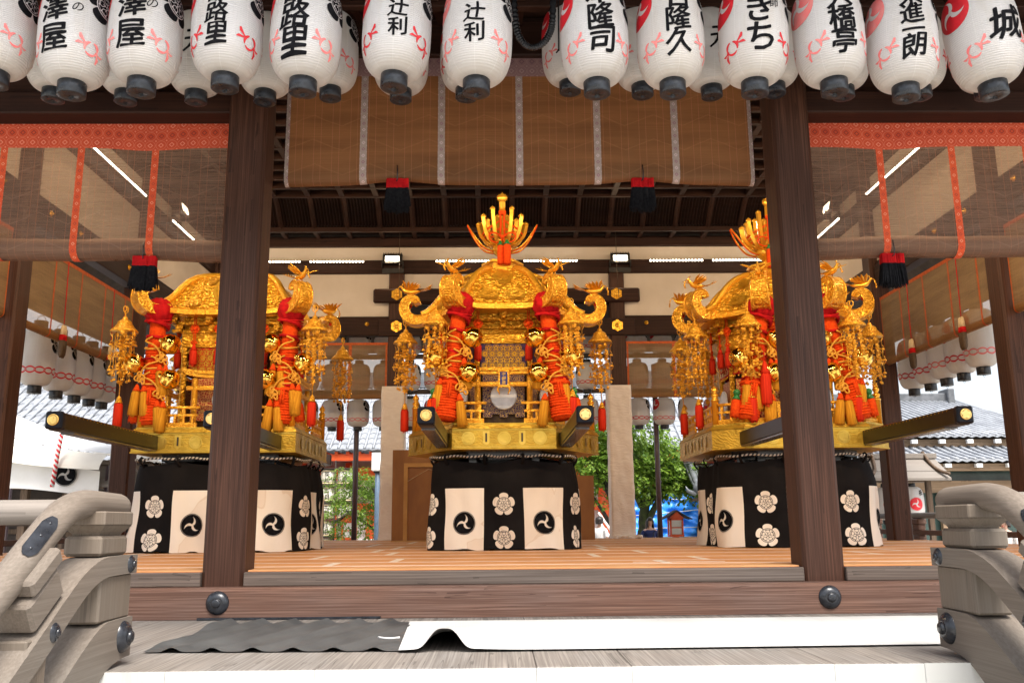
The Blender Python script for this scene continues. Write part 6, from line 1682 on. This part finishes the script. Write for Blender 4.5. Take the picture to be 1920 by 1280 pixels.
def tree(label, loc, trunk_pts, tr, limbs, blobs, leaf, nleaf, lsize, seed, bark='bark_t'):
    root = thing('garden_tree', label, 'tree', loc, 0, 'trees behind the hall'); rnd = random.Random(seed)
    mb = MB(); C = arcpts(trunk_pts, 6); mb.tube([p + Vector((rnd.uniform(-.02, .02), rnd.uniform(-.02, .02), 0)) for p in C], [tr * (1 - .62 * i / len(C)) for i in range(len(C))], 12)
    mb.build('trunk', MAT[bark], root)
    ends = []
    for L in limbs:
        mb = MB(); C = arcpts(L, 5); mb.tube(C, [tr * .42 * (1 - .8 * i / len(C)) + .012 for i in range(len(C))], 8); mb.build('limb', MAT[bark], root); ends.append(C[-1])
    mb = MB(); 
    for (c, R) in blobs:                                            # twigs and leaf sprays
        c = Vector(c); R = Vector(R); k = int(nleaf * (R.x * R.y * R.z) / sum(b[1][0] * b[1][1] * b[1][2] for b in blobs))
        nsp = max(8, k // 26)
        for s_ in range(nsp):
            d = Vector((rnd.gauss(0, 1), rnd.gauss(0, 1), rnd.gauss(0, .9))).normalized() * rnd.random() ** .38
            p0 = c + Vector((d.x * R.x, d.y * R.y, d.z * R.z)); dirv = Vector((d.x + rnd.uniform(-.4, .4), d.y + rnd.uniform(-.4, .4), -.25 + rnd.uniform(-.3, .35))).normalized(); LL = rnd.uniform(.25, .55) * (lsize / .09) ** .5
            for q in range(26):
                p = p0 + dirv * (LL * rnd.random()) + Vector((rnd.gauss(0, .06), rnd.gauss(0, .06), rnd.gauss(0, .035)))
                ax = (dirv + Vector((rnd.uniform(-.9, .9), rnd.uniform(-.9, .9), rnd.uniform(-.7, .2)))).normalized(); sd_ = ax.cross(Vector((rnd.uniform(-.4, .4), rnd.uniform(-.4, .4), 1))).normalized(); l_ = lsize * rnd.uniform(.7, 1.35); w_ = l_ * .30
                mb.add([p, p + ax * l_ * .5 + sd_ * w_, p + ax * l_, p + ax * l_ * .5 - sd_ * w_], [(0, 1, 2, 3)])
    mb.build('crown', MAT[leaf], root); return root
tree('airy light green tree seen left of the left wrapped post', (-4.15, 19.4, GZ), [(.9, .2, 0), (.85, .1, .8), (.6, 0, 1.6), (.3, 0, 2.6)], .10,
     [[(.8, .1, 1.0), (.2, -.2, 1.5), (-.4, -.3, 1.9)], [(.6, 0, 1.6), (1.0, .2, 2.4), (1.2, .1, 3.0)], [(.5, 0, 2.0), (-.3, .2, 2.7)]],
     [((-.25, -.1, 2.0), (.75, .6, .62)), ((.55, 0, 2.6), (.8, .7, .6)), ((-.35, .1, 2.75), (.6, .6, .4)), ((.9, .1, 1.9), (.5, .5, .5)), ((-.6, .1, 1.35), (.35, .4, .28)), ((.3, -.1, 1.25), (.5, .5, .3))], 'leaf_a', 9500, .075, 5)
tree('leafy green tree with a thin dark leaning trunk behind the centre shrine', (3.15, 19.0, GZ), [(.05, 0, 0), (.0, 0, 1.2), (-.12, 0, 2.3), (-.3, .1, 3.5)], .17,
     [[(0, 0, 1.1), (-.35, -.2, 1.75), (-.72, -.3, 2.3)], [(-.05, 0, 1.8), (.5, .1, 2.6), (.8, .2, 3.4)], [(-.1, 0, 2.2), (-.7, .2, 3.2)]],
     [((-.55, 0, 2.95), (1.15, .9, .8)), ((.55, .1, 3.3), (1.0, .9, .8)), ((-.9, -.1, 2.2), (.6, .5, .35)), ((.2, 0, 4.1), (1.2, 1.0, .7)), ((-1.0, .2, 3.7), (.8, .8, .6))], 'leaf_b', 13000, .12, 6)
tree('broad cherry tree with a thick mossy trunk right of the right wrapped post', (4.2, 20.2, GZ), [(-.12, 0, 0), (-.08, 0, .9), (-.05, 0, 1.5), (.05, 0, 2.4)], .27,
     [[(-.05, 0, 1.3), (.35, -.2, 2.1), (.8, -.3, 2.8)], [(0, 0, 1.8), (-.5, .1, 2.8)], [(0, 0, 2.0), (1.1, .2, 2.9), (1.8, .1, 2.9)]],
     [((.35, 0, 3.25), (1.3, 1.0, .9)), ((1.5, 0, 2.9), (1.1, .9, .75)), ((.6, -.3, 2.6), (.75, .6, .40)), ((1.75, -.1, 2.65), (.75, .6, .36)), ((-.5, .2, 3.5), (.8, .8, .7)), ((2.4, .2, 3.2), (.7, .7, .6))], 'leaf_b', 14500, .13, 7, 'bark_moss')
tree('distant broad green tree rising behind the vermilion gate at the left', (-13.5, 40, GZ), [(0, 0, 0), (0, 0, 5), (.3, 0, 9)], .5, [[(0, 0, 4), (2, 0, 7)], [(0, 0, 4), (-2, 0, 7)]],
     [((0, 0, 8), (4.5, 3, 3)), ((-3, 0, 6.5), (3, 3, 2.5)), ((3, 0, 6.5), (3, 3, 2.3))], 'leaf_b', 5200, .42, 8)
# roof corner of a small pavilion, right of the cherry tree
r = thing('pavilion', 'small pavilion with curled dark tiled roof corner above the blue tarpaulin', 'pavilion', (6.7, 19.2, GZ))
mb = MB(); tiled_roof(mb, -1.35, 3.4, -1.3, 2.18, .5, 3.15, .2, 9, 0, .18); mb.box(-1.3, 3.4, .35, .75, 3.05, 3.4, 0, .03)
mb.tube(arcpts([(-1.42, -1.36, 2.36), (-1.3, -1.0, 2.42), (-1.28, -.4, 2.72), (-1.25, .5, 3.3)], 4), .085, 8); mb.lathe([(.15, -.02), (.17, .03), (.10, .06), (.04, .1), (0, .1)], 12, 0, Matrix.Translation((-1.4, -1.42, 2.40)) @ Matrix.Rotation(pi / 2, 4, 'X'))
mb.tube([(-1.5, -1.4, 2.25), (-1.72, -1.5, 2.33), (-1.78, -1.52, 2.45)], [.07, .05, .01], 6); mb.build('roof', MAT['tile_dark'], r)
mb = MB(); mb.box(-1.2, 3.3, -1.1, -.98, 1.98, 2.1); 
for k in range(16): mb.box(-1.3 + k * .3, -1.23 + k * .3, -1.28, .3, 2.08, 2.16)
mb.build('eave_beam', MAT['old_wood'], r)
for x in (-.55, 1.2, 3.0): mb = MB(); mb.box(x - .09, x + .09, -.55, -.37, 0, 2.0); mb.build('post', MAT['old_wood'], r)
# pale hand rail and stone trough
mb = MB()
for d in (0, .22): mb.tube([(2.55, 18.0, .35 + d), (3.05, 18.2, -.35 + d), (3.35, 18.3, -.8 + d)], .035, 8)
mb.tube([(2.62, 18.0, .5), (2.62, 18, GZ)], .035, 8); mb.tube([(3.3, 18.3, -.5), (3.3, 18.3, GZ)], .035, 8)
tag(mb.build('hand_rail', MAT['white_wall']), 'white sloping hand rail in front of the vermilion gate', 'hand rail')
mb = MB(); mb.prism([(-.9, -.4), (.9, -.4), (.9, .4), (-.9, .4)], 0, .86, 0, None, [(-.75, -.3), (.75, -.3), (.75, .3), (-.75, .3)]); mb.box(-.62, .75, -.36, -.31, .93, .98, 1); mb.box(-.62, -.56, -.36, -.31, .86, 1.05, 1)
o = mb.build('covered_trough', [plain('pale_green_cover', (.46, .56, .52), (.38, .47, .44), 3, .6), MAT['pole']], None, (4.75, 17.2, GZ)); tag(o, 'pale green covered trough below the blue tarpaulin', 'trough')
# ---- left: hall with fish-scale tiles, canopy, rope -----------------------------------------
def side_hall(x, y, label, hipx, sgn):
    r = thing('shrine_office', label, 'building', (x, y, GZ)); return r
r = thing('tiled_building', 'grey tiled building with dark open front behind the white canopy at left', 'building', (-13.2, 21, GZ))
mb = MB(); tiled_roof(mb, -7, 7, -2.6, 3.25, 2.2, 6.3, .30, 14, 0); mb.box(-7, 7, 1.9, 2.6, 6.2, 6.8, 0); mb.build('roof', MAT['tile'], r)
mb = MB(); mb.box(-6, 6, .2, 3, 0, 3.7); mb.build('wall', MAT['shade_in'], r)  # closed box; the shade of the open interior is put into its dark colour
mb = MB(); mb.box(-6.5, 6.5, -2.3, -2.1, 3.0, 3.2); mb.box(-6.2, 6.2, -1.2, -1.0, 2.6, 2.85); mb.build('beam', MAT['old_wood'], r)
for k in range(8): mb = MB(); mb.box(-6 + k * 1.7 - .1, -6 + k * 1.7 + .1, -1.2, -1.0, 0, 3.0); mb.build('post', MAT['old_wood'], r)
mb = MB()
for k in range(14): mb.box(-5.9 + k * .9, -5.3 + k * .9, .12, .19, 1.2 + (k % 3) * .1, 1.35 + (k % 3) * .1); mb.box(-5.9 + k * .9, -5.3 + k * .9, .12, .19, 1.7, 1.76)
mb.build('shelf_rail', MAT['old_wood'], r)
r = thing('canopy_tent', 'white canopy tent with a black three comma crest on its valance', 'canopy', (-9.3, 13.4, GZ))
MAT['canvas'] = plain('white_canvas', (.86, .85, .83), (.80, .79, .76), 3, .7)
MAT['canvas_in'] = plain('cream_canvas', (.84, .80, .70), (.80, .75, .65), 3, .7)
mb = MB()
def cf(u, v_): return (-2.6 + 3.6 * u, -1.5 + 3.0 * v_, 3.95 - .95 * u - .18 * sin(pi * u) + .9 * sin(pi * v_) * (1 - .5 * u) * .45)
mb.grid(cf, 24, 16, 0, True); mb.build('canopy', MAT['canvas'], r)
mb = MB()
def cf2(u, v_): p = cf(u, 0); return (p[0] - .35 * v_ * (1 - u), p[1] - .05 - .35 * sin(v_ * 1.5), p[2] - .02 - .52 * v_ * (1 - .35 * u))
mb.grid(cf2, 24, 8, 0, True); mb.build('side_flap', MAT['canvas_in'], r)
mb = MB()
def vf(u, v_): return (-1.35 + 2.25 * u, -1.62 + .02 * sin(9 * u), 2.98 - .35 * u + (.0) - v_ * (.68 - .22 * u) + .03 * sin(5 * u) * v_)
mb.grid(vf, 24, 8, 0, True); F_TOMOE.bend(mb, lambda x, y, hh: (.22 + x * .23, -1.66 - hh, 2.56 + y * .23), 1); mb.build('valance', [MAT['canvas'], MAT['ink']], r)
for x, y, z in ((-2.5, -1.4, 3.6), (.95, -1.4, 2.75), (-2.5, 1.4, 3.6), (.95, 1.4, 2.75)): mb = MB(); mb.lathe([(.03, 0), (.03, z)], 8, 0, Tr(x, y, 0)); mb.build('pole', MAT['pole'], r)
t = NT('red_white_cord'); sp = t.n('ShaderNodeSeparateXYZ'); t.l(t.coord('Object'), sp.inputs[0])
f_ = t.math('FRACT', t.math('ADD', t.math('MULTIPLY', sp.outputs[2], 9), t.math('MULTIPLY', sp.outputs[0], 9))); t.base(t.mix(t.math('GREATER_THAN', f_, .5), (.72, .02, .03), (.88, .86, .84))).set(.7)
mb = MB(); mb.tube([(-.0, 0, 2.55), (-.06, 0, 2.0), (-.11, 0, 1.35)], .045, 10); o = mb.build('twisted_cord', t.mat, None, (-9.05, 11.4, -.25)); tag(o, 'thick red and white twisted cord hanging beside the left side column', 'cord')
# roofed lantern stands on both sides
def stand_roof(x, y, label, lan):
    r = thing('lantern_stand', label, 'lantern stand', (x, y, GZ), 0, 'shingle roofed lantern stands')
    mb = MB()
    for (za, zb, ya, yb_) in ((2.52, 2.80, -.02, -.34), (2.36, 2.50, -.36, -.52)):
        mb.add([(-.78, ya, zb), (.78, ya, zb), (.86, yb_, za), (-.86, yb_, za), (-.78, ya, zb - .05), (.78, ya, zb - .05), (.86, yb_, za - .05), (-.86, yb_, za - .05)], [(0, 1, 2, 3), (7, 6, 5, 4), (3, 2, 6, 7), (0, 4, 5, 1), (1, 5, 6, 2), (0, 3, 7, 4)])
        mb.add([(-.78, -ya, zb), (.78, -ya, zb), (.86, -yb_, za), (-.86, -yb_, za), (-.78, -ya, zb - .05), (.78, -ya, zb - .05), (.86, -yb_, za - .05), (-.86, -yb_, za - .05)], [(3, 2, 1, 0), (4, 5, 6, 7), (7, 6, 2, 3), (1, 5, 4, 0), (2, 6, 5, 1), (4, 7, 3, 0)])
    mb.box(-.82, .82, -.07, .07, 2.79, 2.90, 0, .01); mb.build('shingle_roof', MAT['rail_x'], r)
    mb = MB()
    for sx in (-1, 1):
        for sy in (-1, 1): mb.tube(arcpts([(sx * .55, 0, 2.93), (sx * .60, sy * .2, 2.68), (sx * .68, sy * .40, 2.52), (sx * .80, sy * .58, 2.44)], 4), .035, 6)
        mb.box(sx * .6 - .05, sx * .6 + .05, -.05, .05, 0, 2.5)
    mb.box(-.65, .65, -.04, .04, 2.30, 2.37); mb.build('frame', MAT['old_wood'], r)
    if lan:
        for dx in (-.33, .24): lantern('white lantern with a large red comma crest under the small shingle roof' if dx > 0 else 'white lantern under the small shingle roof, mostly behind the back side column', (x + dx, y, GZ + 1.42), '祇' , size=.10, zlow=.50, dx=.12, red=None, s=1.1, crest=None, group='lanterns of the shingle roofed stand')
        mb = MB(); Flat().addflat(F_TOMOE, .125, 0, .29).cut(.03).bend(mb, lan_fn(0)); me_ = mb.mesh('comma_crest', MAT['red_ink'])
        for o_ in [q for q in COL.objects if q.get('group') == 'lanterns of the shingle roofed stand']: place(me_, 'comma_crest', o_)
stand_roof(8.35, 12.2, 'small shingle roofed lantern stand seen right of the back side column', True)
stand_roof(-8.75, 12.4, 'small shingle roofed lantern stand seen left of the back side column', False)
# ---- right: two-tier tiled hall ---------------------------------------------------------------
r = thing('tiled_hall', 'two tier grey tiled hall with pale rafter ends at right', 'building', (13.2, 22.5, GZ))
mb = MB(); tiled_roof(mb, -6.5, 5.2, -1.6, 4.02, 1.6, 5.55, .26, 12, 0, .22, .5, 2.6); mb.box(-6, 2.5, 1.45, 1.85, 5.45, 5.85, 1, .03); mb.box(2.35, 2.6, 1.3, 2.0, 5.45, 6.0, 1, .03)
tiled_roof(mb, -7, 6.2, -3.2, 3.16, -1.2, 3.72, .26, 8, 0, .08); mb.box(-7, 6, -1.3, -1.1, 3.7, 3.84, 2)
mb.build('roof', [MAT['tile'], MAT['tile_dark'], MAT['white_wall']], r)
mb = MB(); mb.box(-6.8, 5, -1.35, -.95, 3.75, 3.98); mb.box(-7, 6, -3.0, -2.6, 2.92, 3.12); mb.box(-7, 6, -2.35, -2.15, 2.3, 2.65)
for k in range(9): mb.box(-6.4 + k * 1.6 - .08, -6.4 + k * 1.6 + .08, -2.35, -2.19, 0, 2.3)
mb.build('beam', MAT['old_beam'], r)
mb = MB()
for k in range(14): mb.box(-6.6 + k * .88, -6.42 + k * .88, -1.62, -1.5, 3.84, 3.96); mb.box(-6.7 + k * .92, -6.52 + k * .92, -3.22, -3.08, 3.0, 3.11)
mb.build('rafter_end', MAT['white_wall'], r)
mb = MB(); mb.box(-6.8, 5.4, -.6, 2.4, 3.1, 4.3); mb.build('upper_wall', MAT['old_wood'], r)
mb = MB(); mb.box(-6.6, 5.6, -2.1, 2.4, 0, 3.0); mb.build('wall', MAT['green_glass'], r)
# ---- people --------------------------------------------------------------------------------------
SKIN = plain('skin', (.72, .46, .35), (.66, .40, .30), 20, .5)
HAIR = plain('dark_hair', (.014, .010, .009), (.03, .02, .016), 40, .45)
def person(label, loc, rz, top, legs, H=1.6, hair='long', arms='down', bag=False, cap=None):
    """one skinned body with a modelled head; clothes and hair are children"""
    root = thing('person', label, 'person', loc, rz)
    k = H / 1.65
    me = bpy.data.meshes.new('body'); V_, E_, R_ = [], [], []
    def vtx(p, r, par=None):
        V_.append(Vector(p) * k); R_.append(r * k)
        if par is not None: E_.append((par, len(V_) - 1))
        return len(V_) - 1
    pel = vtx((0, 0, .90), .125); wa = vtx((0, .0, 1.02), .105, pel); ch = vtx((0, .01, 1.20), .125, wa); sh = vtx((0, .015, 1.33), .085, ch); nk = vtx((0, .01, 1.41), .048, sh); n2 = vtx((0, -.005, 1.46), .047, nk)
    hd = vtx((0, -.01, 1.50), .07, n2); h2 = vtx((0, -.008, 1.575), .083, hd); vtx((0, .005, 1.63), .05, h2)
    for sx in (-1, 1):
        a = vtx((sx * .13, .01, 1.325), .055, sh); b = vtx((sx * .185, .01, 1.27), .045, a)
        if arms == 'bent' and sx > 0: c = vtx((sx * .22, -.02, 1.06), .036, b); d = vtx((sx * .17, -.20, 1.08), .028, c); hand0 = Vector((sx * .15, -.26, 1.10)); hdir = Vector((-.3, -1, .2))
        else: c = vtx((sx * .215, .02, 1.05), .036, b); d = vtx((sx * .225, -.03, .84), .027, c); hand0 = Vector((sx * .225, -.045, .79)); hdir = Vector((0, -.15, -1))
        pm = vtx(hand0, .030, d); hdir.normalize(); lat = Vector((0, 1, 0)) if abs(hdir.z) > .6 else Vector((0, 0, 1))
        for f_ in range(4): q1 = vtx(hand0 + hdir * .045 + lat * (.024 - .016 * f_), .010, pm); q2 = vtx(hand0 + hdir * (.085 - .008 * abs(f_ - 1.3)) + lat * (.026 - .017 * f_) + Vector((-sx * .012, 0, 0)), .008, q1)
        t1 = vtx(hand0 + lat * .035 + hdir * .01 + Vector((-sx * .01, 0, 0)), .011, pm); vtx(hand0 + lat * .05 + hdir * .045, .009, t1)
        hp = vtx((sx * .085, 0, .85), .088, pel); kn_ = vtx((sx * .095, -.01, .47), .058, hp); an_ = vtx((sx * .10, .02, .09), .038, kn_); ft = vtx((sx * .105, -.05, .04), .035, an_); vtx((sx * .11, -.14, .03), .028, ft)
    me.from_pydata(V_, E_, []); ob = bpy.data.objects.new('body', me); COL.objects.link(ob)
    md = ob.modifiers.new('skin', 'SKIN'); sv = me.skin_vertices[0].data
    for i, r_ in enumerate(R_): sv[i].radius = (r_, r_); sv[i].use_root = (i == 0)
    ob.modifiers.new('sub', 'SUBSURF').levels = 2; ob.modifiers['sub'].render_levels = 2
    dg = bpy.context.evaluated_depsgraph_get(); m2 = bpy.data.meshes.new_from_object(ob.evaluated_get(dg)); bpy.data.objects.remove(ob)
    m2.materials.clear(); m2.materials.append(SKIN)
    for p in m2.polygons: p.material_index = 0; p.use_smooth = True
    ob = bpy.data.objects.new('body', m2); COL.objects.link(ob); ob.parent = root
    ys = [v_.co.y for v_ in m2.vertices if 1.5 * k < v_.co.z < 1.56 * k]
    fy = (min(ys) if ys else -.09 * k)
    # clothes: shells over the skin, a few millimetres out
    def shell(name, cond, mat_, d_):
        bm = bmesh.new(); bm.from_mesh(m2)
        bmesh.ops.delete(bm, geom=[f_ for f_ in bm.faces if not cond(f_.calc_center_median() / k)], context='FACES')
        bm.normal_update()
        for v_ in bm.verts: v_.co += v_.normal * d_ * k
        q = bpy.data.meshes.new(name); bm.to_mesh(q); bm.free(); q.materials.clear(); q.materials.append(mat_)
        o_ = bpy.data.objects.new(name, q); COL.objects.link(o_); o_.parent = root; return o_
    shell('top', lambda c: (.80 < c.z < 1.36 - abs(c.x) * .15 and abs(c.x) < .19 - (.03 if c.z < 1.1 else 0)) or (c.z > 1.14 and .15 < abs(c.x) < .24 and c.z < 1.34), top, .012)
    shell('trousers', lambda c: .10 < c.z < .90 and abs(c.x) < .19 and not (c.z > .7 and abs(c.x) > .17), legs, .012)
    # face
    mb = MB(); ez = 1.535 * k
    for sx in (-1, 1):
        mb.ball((sx * .030 * k, fy + .012 * k, ez), .011 * k, 8, 6, 0, None, (1.25, .6, .7)); mb.ball((sx * .030 * k, fy + .0055 * k, ez), .0055 * k, 8, 6, 1, None, (1, .5, 1))
        mb.tube([(sx * .015 * k, fy + .004 * k, ez + .018 * k), (sx * .032 * k, fy + .004 * k, ez + .022 * k), (sx * .046 * k, fy + .014 * k, ez + .017 * k)], .003 * k, 5, 1)
    mb.build('eyes', [MAT['white_wall'], HAIR], ob)
    mb = MB(); mb.tube([(0, fy + .008 * k, ez + .004 * k), (0, fy - .006 * k, ez - .022 * k), (0, fy - .012 * k, ez - .034 * k), (0, fy + .002 * k, ez - .042 * k)], [.007 * k, .009 * k, .012 * k, .006 * k], 8, 0, False, True); 
    for sx in (-1, 1): mb.ball((sx * .083 * k, .0, ez - .01 * k), .02 * k, 8, 6, 0, None, (.45, .8, 1.3))
    mb.build('nose_and_ears', SKIN, ob)
    mb = MB(); mb.tube([(-.021 * k, fy + .012 * k, 1.475 * k), (-.008 * k, fy + .003 * k, 1.471 * k), (.008 * k, fy + .003 * k, 1.471 * k), (.021 * k, fy + .012 * k, 1.475 * k)], .006 * k, 6); mb.build('mouth', MAT['red_faded'], ob)
    mb = MB()                                                      # hair cap, fuller at the back, falling to the shoulders when long
    def hf(u, v_):
        th = 2 * pi * u; back = (1 + sin(th)) / 2
        low = 1.555 - .02 * (1 - back) - (.10 if hair == 'short' else .28) * back ** .5 * (1 if sin(th) > -.72 else 0) + (.03 if sin(th) <= -.72 else 0)
        z = 1.665 - (1.665 - low) * v_; rr_ = .098 * sin(min(1, v_ * 2.1 + .06) * pi / 2) * (1 + .10 * back)
        if z < 1.5: rr_ *= 1.0 + .15 * sin(th * 7)*.2
        return (rr_ * cos(th) * k, (.006 + rr_ * sin(th) * 1.08) * k, z * k)
    mb.grid(hf, 32, 14, 0, True); mb.build('hair', HAIR, root)
    if cap: mb = MB(); mb.lathe([(.108 * k, 1.575 * k), (.105 * k, 1.63 * k), (.07 * k, 1.675 * k), (0, 1.69 * k)], 20); mb.grid(lambda u, v_: ((-.08 + .16 * u) * k, (-.09 - .09 * v_ * sin(pi * (u * .8 + .1))) * k, (1.585 - .01 * v_) * k), 8, 3); mb.build('cap', cap, root)
    if bag: mb = MB(); mb.tube([(.09 * k, -.06 * k, 1.345 * k), (.03 * k, -.15 * k, 1.2 * k), (-.10 * k, -.145 * k, 1.0 * k), (-.17 * k, -.05 * k, .9 * k)], .010 * k, 6); mb.build('bag_strap', MAT['black'], root)
    return root
NAVY = plain('navy_cloth', (.012, .022, .10), (.018, .03, .13), 12, .8)
WHITE = plain('white_shirt', (.82, .81, .80), (.74, .73, .73), 8, .8)
GREYT = plain('grey_trousers', (.10, .10, .11), (.07, .07, .08), 10, .8)
person('woman in a navy sleeveless top with long dark hair beside the right rack pole', (3.37, 14.5, GZ), .12, NAVY, GREYT, 1.62, 'long', 'down', True)
person('person in a white shirt half hidden behind the plywood board', (2.44, 16.8, GZ), 2.6, WHITE, GREYT, 1.66, 'short')
person('person with a blue cap beyond the right side railing', (8.55, 8.75, GZ), -.9, WHITE, GREYT, 1.56, 'short', 'bent', False, NAVY)
person('person in a white shirt beyond the right side railing', (8.95, 8.0, GZ), 1.9, WHITE, GREYT, 1.60, 'short', 'bent')
